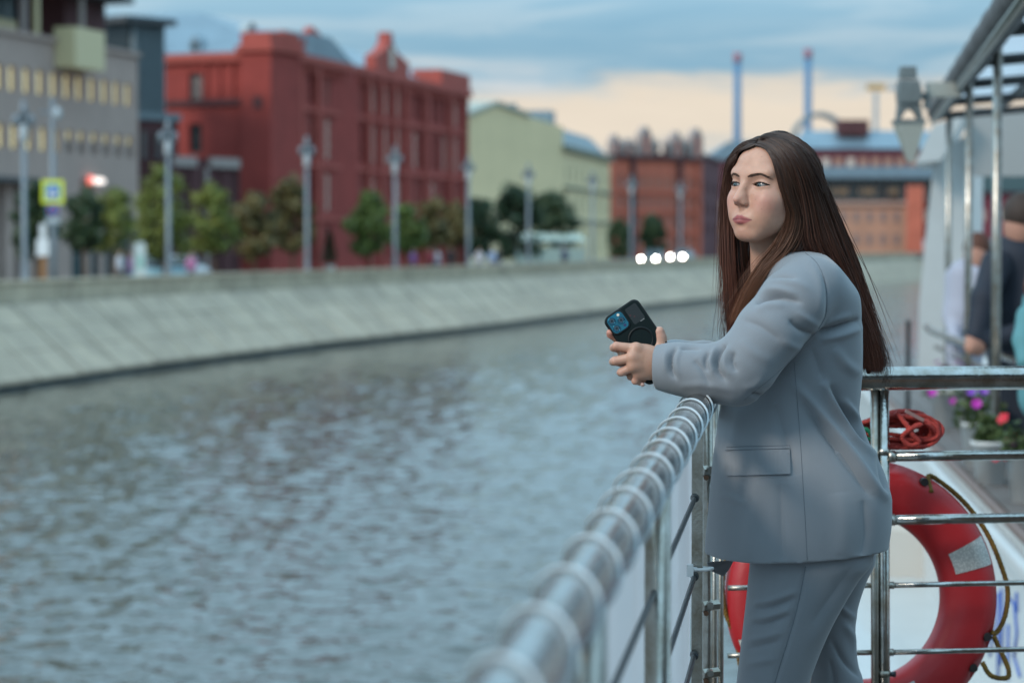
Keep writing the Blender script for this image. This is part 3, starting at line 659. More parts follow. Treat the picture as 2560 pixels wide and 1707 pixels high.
# steel arch roof beyond
r = empty('arched_roof_frame', at(2050, 345, 650)); tag(r, 'grey arched steel roof frame beyond the far red block', 'arch')
for j in range(2):
    m = MB(); m.tube([(7.0 * math.cos(a), j * 6, 7.6 * math.sin(a) - 1.2) for a in np.linspace(0, math.pi, 18)], 0.55, 8); m.build('arch_rib', M_FIN, r)
m = MB(); m.box(-9, 9, -1, 7, -8, -1.0); m.build('hall', M_ROOF, r)
# tower crane far away
p = at(2190, 216, 800); r = empty('tower_crane', (p.x, p.y, STREET_Z)); tag(r, 'yellow tower crane far away left of the deck lamp', 'crane')
hh = p.z - STREET_Z
m = MB(); m.box(-0.7, 0.7, -0.7, 0.7, 0, hh - 2); m.build('mast', mat('pale_steel', (0.33, 0.37, 0.40), 0.6), r)
m = MB(); m.box(-3, 3, -1.0, 1.0, hh - 1.4, hh + 0.6); m.build('cab', mat('crane_yellow', (0.45, 0.27, 0.10), 0.6), r)
m = MB(); m.prism([(4, hh - 1.5), (16, hh - 1.0), (16, hh - 0.6), (4, hh + 0.3)], -0.5, 0.5); m.build('jib', mat('pale_steel', (0.33, 0.37, 0.40)), r)

# ------------------------------------------------------------------ street lamps
M_LAMP = mat('lamp_grey_paint', (0.19, 0.22, 0.245), 0.5, metal=0.2)
M_LAMPL = mat('lamp_light_grey', (0.42, 0.46, 0.48), 0.5)
def make_lamp():
    r = empty('street_lamp')
    m = MB(); m.lathe([(0.20, 0), (0.20, 0.25), (0.15, 0.35), (0.13, 1.2), (0.11, 1.3), (0.085, 6.1)], 12); m.build('pole', M_LAMP, r)
    m = MB(); m.lathe([(0.10, 5.9), (0.15, 6.0), (0.16, 6.5), (0.10, 6.6)], 12); m.build('junction_box', M_LAMPL, r)
    m = MB(); m.tube([(-0.36, 0, 6.62), (-0.2, 0, 6.5), (0.2, 0, 6.5), (0.36, 0, 6.62)], 0.04, 8); m.build('cross_arm', M_LAMP, r)
    for s in (-1, 1):
        m = MB(); m.lathe([(0.05, 6.55), (0.15, 6.66), (0.17, 6.86), (0.06, 6.98)], 10, s * 0.27, 0); m.build('lantern', M_LAMP, r)
    m = MB(); m.lathe([(0.10, 6.6), (0.16, 6.75), (0.15, 7.0), (0.20, 7.04), (0.10, 7.2), (0.12, 7.35), (0.02, 7.55)], 10); m.build('finial', M_LAMP, r)
    return r
lamp0 = make_lamp(); lamp_line = offset_line(bank, 4.6)
def on_line(line, px):
    """where the pixel column px meets a ground polyline"""
    u = (px - 1280) / F_PX
    for i in range(len(line) - 1):
        a, b = line[i], line[i + 1]; fa, fb = a.x - u * a.y, b.x - u * b.y
        if fa * fb <= 0 and a.y > 5 : return a.lerp(b, fa / (fa - fb))
    return line[-1]
lamp_where = [(62, 'in front of the office block beside the crossing sign'), (422, 'in front of the ribbed metal tower'), (768, 'before the left end of the red factory'), (988, 'under the pointed gable of the red factory'), (1171, 'between red factory and pale yellow gabled building'), (1321, 'before the pale yellow gable'), (1481, 'before the pale yellow terrace'), (1578, 'at the left side of the ornate orange building'), (1700, 'at the right part of the ornate orange building')]
for k, (x, where) in enumerate(lamp_where):
    o = lamp0 if k == 0 else copy_tree(lamp0); p = on_line(lamp_line, x); o.location = (p.x, p.y, STREET_Z); o.rotation_euler = (0, 0, random.uniform(-.3, .3))
    tag(o, 'grey twin lantern street lamp ' + where, 'street lamp', 'street lamps along the far bank')

# crossing sign post
p = on_line(lamp_line, 134); r = empty('sign_post', (p.x, p.y, STREET_Z), 0.15); tag(r, 'grey post with yellow framed blue pedestrian crossing sign and cameras', 'sign post')
d = p.y
def zz_(y): return world_z(y, d) - STREET_Z
m = MB(); m.lathe([(0.14, 0), (0.13, 2.0), (0.07, zz_(245))], 10); m.build('post', M_LAMP, r)
zc = zz_(480); S = 0.43
m = MB(); m.box(-S, S, -0.17, -0.13, zc - S * 1.08, zc + S * 1.08); bd = m.build('sign_board', mat('sign_yellow_green', (0.62, 0.68, 0.03), 0.5, emit=(0.6, 0.7, 0.05), estr=0.12), r)
m = MB(); m.box(-S * .66, S * .66, -0.185, -0.172, zc - S * .72, zc + S * .70); m.build('blue_field', mat('sign_blue', (0.02, 0.20, 0.55), 0.5), bd)
m = MB(); m.prism([(-S * .5, zc - S * .5), (S * .5, zc - S * .5), (0, zc + S * .5)], -0.198, -0.187); m.build('white_triangle', mat('sign_white', (0.8, 0.8, 0.8), 0.5), bd)
m = MB(); m.prism([(-.03, zc + .02), (.03, zc + .02), (.05, zc - .06), (.09, zc - .17), (.05, zc - .17), (0, zc - .09), (-.06, zc - .17), (-.10, zc - .17), (-.03, zc - .05)], -0.21, -0.20); m.build('walking_figure', M_DROOF, bd)
z2 = zz_(525); m = MB(); m.box(-.22, .22, -0.17, -0.13, z2 - .2, z2 + .2); b_ = m.build('sign_plate', mat('sign_blue', (0.02, 0.2, 0.55)), r)
m = MB(); m.tube([(0.16 * math.cos(a), -0.18, z2 + 0.16 * math.sin(a)) for a in np.linspace(0, 6.283, 16, endpoint=False)], 0.03, 6, closed=True); m.build('red_ring', mat('sign_red', (0.5, 0.04, 0.04), 0.5), b_)
z3 = zz_(552); m = MB(); m.box(-.28, .28, -0.17, -0.13, z3 - .12, z3 + .12); m.build('white_plate', M_LAMPL, r)
m = MB(); m.lathe([(0.02, zz_(300)), (0.16, zz_(295)), (0.17, zz_(280)), (0.05, zz_(268))], 10, 0.2, 0); m.build('camera_housing', M_LAMPL, r)
m = MB(); m.box(-0.5, 0.2, -0.05, 0.05, zz_(285), zz_(278)); m.build('camera_arm', M_LAMP, r)
# temporary works sign
p = on_line(offset_line(bank, 4.3), 108); r = empty('works_sign', (p.x, p.y, STREET_Z), 0.2); tag(r, 'white arrow shaped board on orange brown stake below crossing sign', 'sign')
d = p.y; m = MB(); a, b_, c = zz_(640), zz_(600), zz_(560); m.prism([(-.25, a), (.23, a), (.23, b_), (.12, b_ + .06), (.12, c), (-.12, c), (-.12, b_ + .06), (-.25, b_)], -0.04, 0.0); m.build('board', mat('sign_white', (0.8, 0.8, 0.8)), r)
m = MB(); m.box(-.12, .12, 0.0, 0.06, 0, a + 0.1); m.build('stake', mat('raw_timber', (0.30, 0.14, 0.05), 0.8), r)
# white stele
p = on_line(offset_line(bank, 4.4), 351); r = empty('info_stele', (p.x, p.y, STREET_Z), 0.15); tag(r, 'narrow white information stele behind the parapet near crossing sign', 'stele'); d = p.y
zt_ = zz_(605); m = MB(); m.prism([(-.24, 0), (.24, 0), (.24, zt_ - .14), (.17, zt_ - .03), (0.0, zt_), (-.17, zt_ - .03), (-.24, zt_ - .14)], -.06, .06); m.build('panel', mat('stele_white', (0.5, 0.56, 0.55), 0.5), r)
m = MB(); m.box(-.13, .13, -.075, -.062, zt_ * .45, zt_ * .72); m.build('map_field', mat('stele_mint', (0.25, 0.45, 0.40), 0.5), r)

# ------------------------------------------------------------------ trees
M_BARK = mat('tree_bark', (0.12, 0.075, 0.045), 0.9, var=0.2, vscale=4)
def leaf_mat(name, c):
    m = mat(name, c, 0.6); nt = m.node_tree; N = nt.nodes; L = nt.links; b = N['Principled BSDF']
    tc = N.new('ShaderNodeTexCoord'); n = N.new('ShaderNodeTexNoise'); n.inputs['Scale'].default_value = 2.2; n.inputs['Detail'].default_value = 3
    L.new(tc.outputs['Object'], n.inputs['Vector'])
    r = N.new('ShaderNodeValToRGB'); e = r.color_ramp.elements; e[0].position = .35; e[1].position = .68
    e[0].color = (c[0] * .55, c[1] * .55, c[2] * .6, 1); e[1].color = (c[0] * 1.4, c[1] * 1.25, c[2] * 1.1, 1)
    L.new(n.outputs[0], r.inputs[0]); L.new(r.outputs[0], b.inputs['Base Color']); return m
LEAF = [leaf_mat('leaf_green', (0.10, 0.15, 0.028)), leaf_mat('leaf_yellow_green', (0.16, 0.195, 0.035)), leaf_mat('leaf_dark', (0.038, 0.07, 0.024)), leaf_mat('leaf_russet', (0.13, 0.11, 0.035))]
def tree(px, ybase_line, ytop, yclear, wpx, leaf, label, n=900, group='street trees along the far bank'):
    p = on_line(ybase_line, px); d = p.y
    zt_, zc = world_z(ytop, d) - STREET_Z, world_z(yclear, d) - STREET_Z; R = wpx / 2 / F_PX * d * 1.06
    r = empty('street_tree', (p.x, p.y, STREET_Z)); tag(r, label, 'tree', group)
    rg = np.random.default_rng(int(px * 7 + ytop))
    m = MB(); m.tube([(0, 0, 0), (0.03, 0.02, zc * .6), (0, 0, zc + 0.2), (0.05, 0, (zc + zt_) / 2), (0.02, 0, zt_ * 0.93)], [0.09, 0.075, 0.065, 0.04, 0.012], 7)
    for k in range(9):
        a = rg.uniform(0, 6.28); z = zc + (zt_ - zc) * rg.uniform(0.02, 0.6); q = R * rg.uniform(.5, .85)
        m.tube([(0, 0, z), (q * .5 * math.cos(a), q * .5 * math.sin(a), z + q * .35), (q * math.cos(a), q * math.sin(a), z + q * .8)], [0.035, 0.02, 0.006], 5)
    m.build('trunk', M_BARK, r)
    vs = []; fs = []; clumps = []
    H_ = zt_ - zc
    for k in range(44):
        t = rg.uniform(0.03, 0.97) ** 0.9; prof = math.sin(math.pi * min(1, (t * 0.86 + 0.14))) ** 0.62 if t > .1 else 0.55
        a = rg.uniform(0, 6.28); q = R * prof * math.sqrt(rg.uniform(0.05, 1)) * 0.95
        clumps.append((q * math.cos(a), q * math.sin(a), zc + t * H_, R * rg.uniform(.22, .42)))
    for i in range(n):
        c = clumps[rg.integers(len(clumps))]; v = rg.normal(size=3); v /= np.linalg.norm(v); q = c[3] * rg.uniform(.5, 1.1)
        cpt = np.array(c[:3]) + v * q; u = rg.normal(size=3); u /= np.linalg.norm(u); w_ = np.cross(u, v); w_ /= (np.linalg.norm(w_) + 1e-6)
        s = rg.uniform(.09, .17) * (d / 110); b = len(vs)
        vs += [cpt - u * s, cpt + w_ * s * .55, cpt + u * s, cpt - w_ * s * .55]; fs.append((b, b + 1, b + 2, b + 3))
    link('crown', py_mesh('crown', vs, fs), LEAF[leaf], r)
tree_line = offset_line(bank, 8.5); tree_line2 = offset_line(bank, 17.0)
T = [(88, 460, 640, 110, 2, 'dark tree half hidden behind the left lamp and sign post', 0), (212, 470, 640, 95, 2, 'dark tree before the teal shop windows of the office block', 0), (285, 478, 630, 110, 1, 'green tree right of the glowing shop sign', 0), (410, 425, 650, 125, 1, 'tall green tree behind the lamp by the ribbed tower', 0), (535, 466, 628, 118, 1, 'bright green tree in front of the brick annex', 0), (636, 490, 640, 105, 3, 'dull russet green tree at the corner of the red factory', 0), (730, 448, 625, 112, 3, 'yellowish tall tree behind the lamp at red factory', 0), (925, 488, 630, 112, 0, 'round green tree before middle of the red factory', 0), (1018, 520, 625, 90, 0, 'smaller green tree right of the lamp under the pointed gable', 0), (1085, 500, 618, 75, 3, 'thin russet tree near the right end of red factory', 0), (1140, 515, 618, 72, 3, 'russet tree at the right corner of red factory', 0),
     (1200, 505, 640, 90, 2, 'dark tree at the left foot of the pale yellow gable', 1), (1290, 465, 640, 125, 2, 'large dark green tree before the pale yellow gable', 1), (1385, 490, 620, 115, 2, 'round dark green tree right of the lamp at yellow gable', 1), (1548, 548, 640, 50, 2, 'small dark tree at the left foot of ornate orange building', 1), (1632, 540, 632, 62, 2, 'dark round tree before the ornate orange building', 1)]
for px, yt, yc, w, lf, lab, ln in T: tree(px, tree_line if ln == 0 else tree_line2, yt, yc, w, lf, lab, n=3000)
# clipped conifer in a planter
p = on_line(tree_line2, 824); d = p.y; r = empty('conifer', (p.x, p.y, STREET_Z)); tag(r, 'small dark conical conifer in front of the red factory', 'conifer')
zt_ = world_z(575, d) - STREET_Z; vs = []; fs = []
for i in range(1500):
    t = rng.uniform(0, 1); a = rng.uniform(0, 6.28); q = 0.62 * (1 - t) ** 0.8 * rng.uniform(.75, 1.05) + .03
    c = np.array((q * math.cos(a), q * math.sin(a), 0.7 + t * (zt_ - .7))); u = np.array((math.cos(a), math.sin(a), .8)) * .09; w_ = np.array((-math.sin(a), math.cos(a), 0)) * .03; b = len(vs)
    vs += [c - u, c + w_, c + u, c - w_]; fs.append((b, b + 1, b + 2, b + 3))
link('foliage', py_mesh('foliage', vs, fs), LEAF[2], r)
m = MB(); m.lathe([(0.05, 0.5), (0.05, 1.2)], 8); m.build('stem', M_BARK, r)
m = MB(); m.lathe([(0.28, 0), (0.36, 0.5), (0.33, 0.5), (0.3, 0.42)], 14); m.build('planter', M_WHITE, r)

# ------------------------------------------------------------------ cars
M_CGLASS = mat('car_glass', (0.02, 0.025, 0.03), 0.05); M_TYRE = mat('tyre_rubber', (0.02, 0.02, 0.02), 0.8); M_RIM = mat('wheel_rim', (0.4, 0.4, 0.42), 0.3, metal=0.9)
M_HEAD = mat('headlight_on', (1, 1, 1), 0.3, emit=(1.0, 0.96, 0.88), estr=55.0); M_HEADOFF = mat('headlight_off', (0.5, 0.5, 0.5), 0.1)
def car(px, line, rot_off, paint, label, lit=False):
    p = on_line(line, px); i = min(range(len(bank) - 1), key=lambda k: (bank[k] - p).length); t = bank[min(i + 1, len(bank) - 1)] - bank[i]
    r = empty('car', (p.x, p.y, STREET_Z - 0.13), math.atan2(t.y, t.x) + rot_off); tag(r, label, 'car', 'cars on the far embankment')
    # local x: forwards
    secs = [(-2.15, .35, .75, .80), (-2.0, .28, .95, .86), (-1.0, .25, 1.0, .88), (0.2, .25, .98, .89), (1.1, .25, .92, .88), (1.9, .28, .80, .84), (2.15, .36, .66, .74)]
    vs = []; fs = []
    for x, z0, z1, hw_ in secs: vs += [(x, -hw_, z0), (x, -hw_ * 1.0, (z0 + z1) / 2), (x, -hw_ * .93, z1), (x, hw_ * .93, z1), (x, hw_, (z0 + z1) / 2), (x, hw_, z0)]
    for i in range(len(secs) - 1):
        for k in range(6): fs.append((i*6+k, (i+1)*6+k, (i+1)*6+(k+1) % 6, i*6+(k+1) % 6))
    fs += [tuple(range(6)), tuple(range(len(vs) - 1, len(vs) - 7, -1))]
    m = MB(); m.add(vs, fs, True); m.build('body', paint, r)
    cab = [(-1.75, .95, .80, .95), (-1.2, .98, .64, 1.44), (0.25, .97, .64, 1.46), (1.05, .92, .80, .93)]
    m = MB(); vs = []; fs = []
    for x, zl_, hw_, z in cab: vs += [(x, -hw_, z), (x, hw_, z)]
    vs += [(-1.75, -.82, .9), (-1.75, .82, .9), (1.05, -.82, .88), (1.05, .82, .88)]
    fs = [(0, 1, 3, 2), (4, 5, 7, 6), (0, 2, 4, 6, 10, 8), (1, 9, 11, 7, 5, 3)]
    m.add(vs, fs); m.build('windows', M_CGLASS, r)
    m = MB(); m.add([(-1.22, -.66, 1.445), (-1.22, .66, 1.445), (.27, .66, 1.465), (.27, -.66, 1.465), (-1.1, -.55, 1.50), (-1.1, .55, 1.50), (.15, .55, 1.51), (.15, -.55, 1.51)], [(0,3,7,4),(3,2,6,7),(2,1,5,6),(1,0,4,5),(4,7,6,5)]); m.build('roof', paint, r)
    for x in (-1.35, 1.35):
        for s in (-1, 1):
            m = MB(); m.tube([(x, s * .72, .32), (x, s * .92, .32)], .32, 16, smooth=False); w_ = m.build('wheel', M_TYRE, r)
            m = MB(); m.tube([(x, s * .915, .32), (x, s * .925, .32)], .2, 12, smooth=False); m.build('rim', M_RIM, w_)
    for s in (-1, 1):
        m = MB(); m.tube([(2.04, s * .70, .66), (2.17, s * .68, .66)], [.10, .085], 12); m.build('headlight', M_HEAD if lit else M_HEADOFF, r)
    return r
lane_n, lane_f = offset_line(bank, 9.0), offset_line(bank, 12.3)
car(1632, lane_n, math.pi, mat('car_black', (0.02, 0.02, 0.025), 0.25, coat=.5), 'dark car with lit headlights driving towards us, nearer lane', True)
car(1706, lane_f, math.pi, mat('car_silver', (0.3, 0.31, 0.33), 0.3, metal=.5), 'silver car with lit headlights driving towards us, farther lane', True)
car(408, offset_line(bank, 9.5), 0, mat('car_pale_blue', (0.20, 0.36, 0.42), 0.3, coat=.4), 'pale blue car behind the parapet by the ribbed tower')
car(458, offset_line(bank, 12.5), 0, mat('car_white', (0.6, 0.58, 0.6), 0.3, coat=.4), 'white car parked below the bright green tree')

# ------------------------------------------------------------------ pedestrians (far, blurred)
def person_mesh():
    b = MB()
    pr = [(0.02, 0.0)]
    # one continuous surface of revolution-like sections, flattened front to back, with legs grown below
    secs = [(0.0, .07, .10), (.10, .06, .07), (.45, .075, .09), (.80, .10, .12), (.92, .18, .13), (1.05, .165, .115), (1.25, .19, .13), (1.40, .21, .12), (1.46, .12, .09), (1.50, .06, .065), (1.56, .075, .09), (1.66, .082, .10), (1.73, .06, .08), (1.76, .01, .01)]
    n = 12; vs = []
    for z, a, c in secs:
        for k in range(n): t = 2 * math.pi * k / n; vs.append((a * math.cos(t), c * math.sin(t), z))
    fs = [(i*n+k, i*n+(k+1) % n, (i+1)*n+(k+1) % n, (i+1)*n+k) for i in range(len(secs) - 1) for k in range(n)]
    return vs, fs, n
def pedestrian(px, off, top_m, leg_m, label, ht=1.72, rz=0.0, px_jit=0):
    p = on_line(offset_line(bank, off), px); z = STREET_Z - (0.13 if 7 < off < 15 else 0)
    r = empty('person', (p.x, p.y, z), rz); tag(r, label, 'person', 'people walking on the far bank')
    k = ht / 1.76
    skin, hair = mat('pedestrian_skin', (0.42, 0.25, 0.18), 0.6), mat('pedestrian_hair', (0.04, 0.025, 0.02), 0.7)
    # legs as two tapered limbs flowing into a torso, arms hanging, head on a neck: one mesh with clothes by height
    b = MB()
    def ell(c, rx, ry, rz_, mi, n=10):
        b.cur = mi; vs = []; fs = []; st_ = 7
        for i in range(st_ + 1):
            ph = math.pi * i / st_
            for j in range(n): t = 2 * math.pi * j / n; vs.append((c[0] + rx * math.sin(ph) * math.cos(t), c[1] + ry * math.sin(ph) * math.sin(t), c[2] + rz_ * math.cos(ph)))
        for i in range(st_):
            for j in range(n): fs.append((i*n+j, (i+1)*n+j, (i+1)*n+(j+1) % n, i*n+(j+1) % n))
        b.add(vs, fs, True)
    for s, st_ in ((-1, .12), (1, -.1)):
        b.cur = 1; b.tube([(s * .09, st_ * 1.2, 0.03 * k), (s * .09, st_, .09 * k), (s * .09, st_ * .3, .48 * k), (s * .085, 0, .90 * k)], [.05, .05, .07, .10], 9)
        b.cur = 0; b.tube([(s * .17, 0, 1.40 * k), (s * .24, -.02, 1.12 * k), (s * .23, .1 * s, .88 * k)], [.06, .05, .04], 8)
        ell((s * .23, .1 * s, .83 * k), .035, .04, .07, 2)
    b.cur = 0; vs = []; n = 12
    for z_, a, c in ((.84, .15, .11), (.95, .17, .12), (1.1, .155, .11), (1.28, .185, .125), (1.40, .20, .11), (1.46, .11, .075), (1.48, .05, .05)):
        for j in range(n): t = 2 * math.pi * j / n; vs.append((a * math.cos(t), c * math.sin(t), z_ * k))
    b.add(vs, [(i*n+j, i*n+(j+1) % n, (i+1)*n+(j+1) % n, (i+1)*n+j) for i in range(6) for j in range(n)], True)
    b.cur = 2; b.tube([(0, 0, 1.44 * k), (0, 0, 1.56 * k)], .048, 9); ell((0, -.01, 1.63 * k), .075, .095, .115, 2); ell((0, .018, 1.655 * k), .082, .092, .11, 3)
    b.build('body', [top_m, leg_m, skin, hair], r)
c_ = lambda n, c: mat('cloth_' + n, c, 0.8)
pedestrian(300, 5.5, c_('white', (.6, .58, .62)), c_('black', (.03, .03, .035)), 'person in white top walking left of the stele', 1.75, 1.3)
pedestrian(326, 6.0, c_('mauve', (.35, .2, .33)), c_('blue', (.08, .1, .2)), 'person in mauve top walking left of the stele', 1.65, -1.2)
pedestrian(478, 5.2, c_('pink', (.65, .22, .38)), c_('grey', (.2, .2, .22)), 'person in pink top by the white car', 1.6, .6)
pedestrian(1033, 5.6, c_('purple', (.16, .08, .28)), c_('black', (.03, .03, .035)), 'person in purple under the tree by red factory', 1.7, 1)
pedestrian(1078, 6.0, c_('red', (.4, .05, .08)), c_('black', (.03, .03, .035)), 'person in red top near right end of red factory', 1.72, -1)
pedestrian(1094, 5.6, c_('white', (.6, .58, .62)), c_('blue', (.08, .1, .2)), 'person in white beside the one in red', 1.7, -1)
pedestrian(1126, 6.2, c_('black', (.03, .03, .035)), c_('black', (.03, .03, .035)), 'person dressed in black right of the white dressed one', 1.8, .4)
pedestrian(1198, 5.8, c_('white', (.6, .58, .62)), c_('grey', (.2, .2, .22)), 'person in white just right of the factory corner lamp', 1.7, 0)
pedestrian(1230, 6.2, c_('skyblue', (.35, .45, .65)), c_('grey', (.2, .2, .22)), 'person in pale blue before the large dark tree', 1.7, 0)
pedestrian(1244, 6.0, c_('black', (.03, .03, .035)), c_('blue', (.08, .1, .2)), 'person in dark coat beside the pale blue one', 1.75, 0)
pedestrian(1412, 5.8, c_('navy', (.04, .05, .12)), c_('black', (.03, .03, .035)), 'person in navy at the yellow terrace', 1.75, 0)
# white market awning under the trees
p = on_line(tree_line2, 1375); d = p.y; r = empty('awning_pavilion', (p.x, p.y, STREET_Z)); tag(r, 'pale mint awning pavilion below the dark tree at the yellow gable', 'pavilion')
m = MB(); m.add([(-3.4, -1.5, 2.2), (3.4, -1.5, 2.2), (3.4, 1.5, 2.2), (-3.4, 1.5, 2.2), (-2.6, 0, 2.9), (2.6, 0, 2.9)], [(0,1,5,4),(1,2,5),(2,3,4,5),(3,0,4),(0,3,2,1)]); m.build('awning', mat('mint_canvas', (0.38, 0.47, 0.42), 0.7), r)
for x in (-3.2, -1.1, 1.1, 3.2): m = MB(); m.box(x - .06, x + .06, -1.4, -1.28, 0, 2.2); m.build('post', M_LAMPL, r)
m = MB(); m.box(-3.2, 3.2, -1.2, -1.1, 0, 1.6); m.build('side_curtain', mat('mint_canvas', (0.38, 0.47, 0.42)), r)
# small launch on the water far ahead
p = at(2190, 690, 330); r = empty('motor_launch', (p.x, p.y, WATER_Z)); tag(r, 'small white motor launch far down the canal', 'boat')
m = MB(); m.add([(-5, -1.3, .9), (2.5, -1.3, .9), (6, 0, 1.1), (2.5, 1.3, .9), (-5, 1.3, .9), (-4.8, -1.0, -.2), (2, -1.0, -.2), (5, 0, -.2), (2, 1.0, -.2), (-4.8, 1.0, -.2)], [(4,3,2,1,0),(0,1,6,5),(1,2,7,6),(2,3,8,7),(3,4,9,8),(4,0,5,9)]); m.build('hull', M_WHITE, r)
m = MB(); m.prism([(-3, .9), (2, .9), (1.2, 2.0), (-2.6, 2.1)], -.9, .9); m.build('cabin', M_WHITE, r)
m = MB(); m.box(-2.4, 1.0, -.93, -.905, 1.25, 1.8); m.build('cabin_window', M_GLASST, r)
# ================================================================== the boat
def steel_mat(name, col=(0.55, 0.55, 0.54), rough=0.16, dirt=0.5):
    m = bpy.data.materials.new(name); m.use_nodes = True; nt = m.node_tree; N = nt.nodes; L = nt.links; b = N['Principled BSDF']
    b.inputs['Metallic'].default_value = 1.0
    tc = N.new('ShaderNodeTexCoord'); n = N.new('ShaderNodeTexNoise'); n.inputs['Scale'].default_value = 22; n.inputs['Detail'].default_value = 6; n.inputs['Roughness'].default_value = 0.65
    L.new(tc.outputs['Object'], n.inputs['Vector'])
    r = N.new('ShaderNodeValToRGB'); e = r.color_ramp.elements; e[0].position = .33; e[1].position = .62
    e[0].color = (col[0] * .62, col[1] * .56, col[2] * .48, 1); e[1].color = (*col, 1)
    L.new(n.outputs[0], r.inputs[0]); L.new(r.outputs[0], b.inputs['Base Color'])
    mr = N.new('ShaderNodeMapRange'); mr.inputs['From Min'].default_value = .3; mr.inputs['From Max'].default_value = .7; mr.inputs['To Min'].default_value = rough + dirt * .25; mr.inputs['To Max'].default_value = rough
    L.new(n.outputs[0], mr.inputs[0]); L.new(mr.outputs[0], b.inputs['Roughness'])
    n2 = N.new('ShaderNodeTexNoise'); n2.inputs['Scale'].default_value = 160; n2.inputs['Detail'].default_value = 3; L.new(tc.outputs['Object'], n2.inputs['Vector'])
    bp = N.new('ShaderNodeBump'); bp.inputs['Strength'].default_value = .06; bp.inputs['Distance'].default_value = .01; L.new(n2.outputs[0], bp.inputs['Height']); L.new(bp.outputs[0], b.inputs['Normal'])
    return m
M_STEEL = steel_mat('polished_steel', (0.46, 0.46, 0.45), 0.10, 0.30)
M_STEELD = steel_mat('weathered_steel', (0.42, 0.41, 0.38), 0.26, 0.6)
M_CABLE = mat('dark_rail_cable', (0.05, 0.055, 0.06), 0.4, metal=0.6)
M_BOATW = mat('boat_white_gelcoat', (0.50, 0.52, 0.515), 0.35, var=0.07, vscale=1.5, coat=.2)
M_DECK = mat('deck_teak', (0.11, 0.085, 0.07), 0.7, var=0.25, vscale=3)
M_GLASSD_ = mat('dark_window_glass', (0.022, 0.030, 0.034), 0.08, spec=0.6)
RAIL_Z, RAIL_R = 1.1156, 0.027
def rail_x(d): return 0.0055 + 0.1211 * (d - 1.67)
CORNER_D = 5.35
def cross_y(x): return CORNER_D + (x - rail_x(CORNER_D)) * 0.13

# --- hull and deck of the boat the woman stands on
bt = empty('boat', (0, 0, 0)); tag(bt, 'white passenger boat deck the woman stands on, low foredeck ahead', 'boat')
for k in range(30):
    d0 = -2.0 + k * 0.25; m = MB(); a, b = d0 + 0.004, d0 + 0.246
    m.add([(rail_x(a) - .05, a, -.03), (3.2, a, -.03), (3.2, b, -.03), (rail_x(b) - .05, b, -.03), (rail_x(a) - .05, a, 0), (3.2, a, 0), (3.2, b, 0), (rail_x(b) - .05, b, 0)], [(4,5,6,7),(0,1,5,4),(1,2,6,5),(2,3,7,6),(3,0,4,7)])
    if b < 5.5: m.build('deck_plank', M_DECK, bt)
hull = MB(); e = [(rail_x(-2) - .09, -2), (rail_x(5.45) - .09, 5.45), (3.3, 5.6), (3.3, -2)]
hull.add([(x, y, -.04) for x, y in e] + [(x, y, WATER_Z - .3) for x, y in e], [(0, 1, 2, 3), (0, 4, 5, 1), (1, 5, 6, 2), (2, 6, 7, 3), (3, 7, 4, 0)]); hull.build('hull', M_BOATW, bt)
fd = MB(); e = [(0.82, 5.62), (0.95, 9.0), (1.35, 14.0), (1.95, 20.0), (2.55, 26.0), (3.3, 26.0), (3.3, 5.62)]
n = len(e); fd.add([(x, y, -.55) for x, y in e] + [(x, y, WATER_Z - .3) for x, y in e], [tuple(range(n - 1, -1, -1))] + [(i, (i + 1) % n, n + (i + 1) % n, n + i) for i in range(n)]); fd.build('foredeck', M_BOATW, bt)
m = MB(); m.tube([(x + .04, y, -.50) for x, y in e[:5]], .05, 8); m.build('gunwale', M_BOATW, bt)
# low rounded vent housing on the foredeck, seen through the lifebuoy
p = at(2240, 1352, 14.5); m = MB(); m.add(*[[(p.x + dx, p.y + dy, z) for z, k in ((-.55, 1), (-.28, .95), (-.2, .75)) for dx, dy in ((-.26*k, -.3*k), (.24*k, -.3*k), (.3*k, .3*k), (-.26*k, .3*k))], [(0,1,5,4),(1,2,6,5),(2,3,7,6),(3,0,4,7),(4,5,9,8),(5,6,10,9),(6,7,11,10),(7,4,8,11),(8,9,10,11)]]); m.build('vent_housing', mat('aged_white', (0.52, 0.50, 0.46), 0.5), bt)

# unseen deckhouse right of and behind the camera, added for dark rail reflections: brown panels, dark windows, overhanging roof
m = MB(); m.box(2.15, 3.2, -2.0, 3.4, 0, 2.35); m.build('unseen_deckhouse_wall', mat('unseen_deckhouse_brown', (.12, .085, .07), .5, var=.2, vscale=2), bt)
for k in range(4): m = MB(); m.box(2.12, 2.15, -1.75 + k * 1.28, -.75 + k * 1.28, .95, 1.95); m.build('unseen_deckhouse_window', M_GLASSD_, bt)
m = MB(); m.box(1.55, 3.3, -2.2, 3.7, 2.36, 2.46); m.build('unseen_deckhouse_roof', mat('unseen_deckhouse_roof_grey', (.14, .15, .16), .6), bt)
# --- left rail, running towards the camera
lr = empty('side_rail', (rail_x(CORNER_D), CORNER_D, 0)); tag(lr, 'polished steel side rail running towards the camera under the woman\'s forearms', 'railing')
def L3(v): return (v[0] - lr.location.x, v[1] - lr.location.y, v[2])
m = MB(); m.tube([L3((rail_x(d), d, RAIL_Z)) for d in np.linspace(-1.5, CORNER_D, 40)], RAIL_R, 24); m.build('top_rail', steel_mat('side_rail_steel', (.34, .34, .335), .09, .2), lr)
for d, w in ((4.45, .024), (3.25, .036), (2.2, .036), (1.15, .036), (0.1, .036)):
    x = rail_x(d); m = MB()
    if d > 4.4: m.box(x - .010, x + .010, d - .006, d + .006, 0, RAIL_Z - .02)
    else: m.tube([(x, d, 0), (x, d, RAIL_Z - .01)], .018, 14)
    o = m.build('post', M_STEELD, lr); o.location = (-lr.location.x, -lr.location.y, 0)
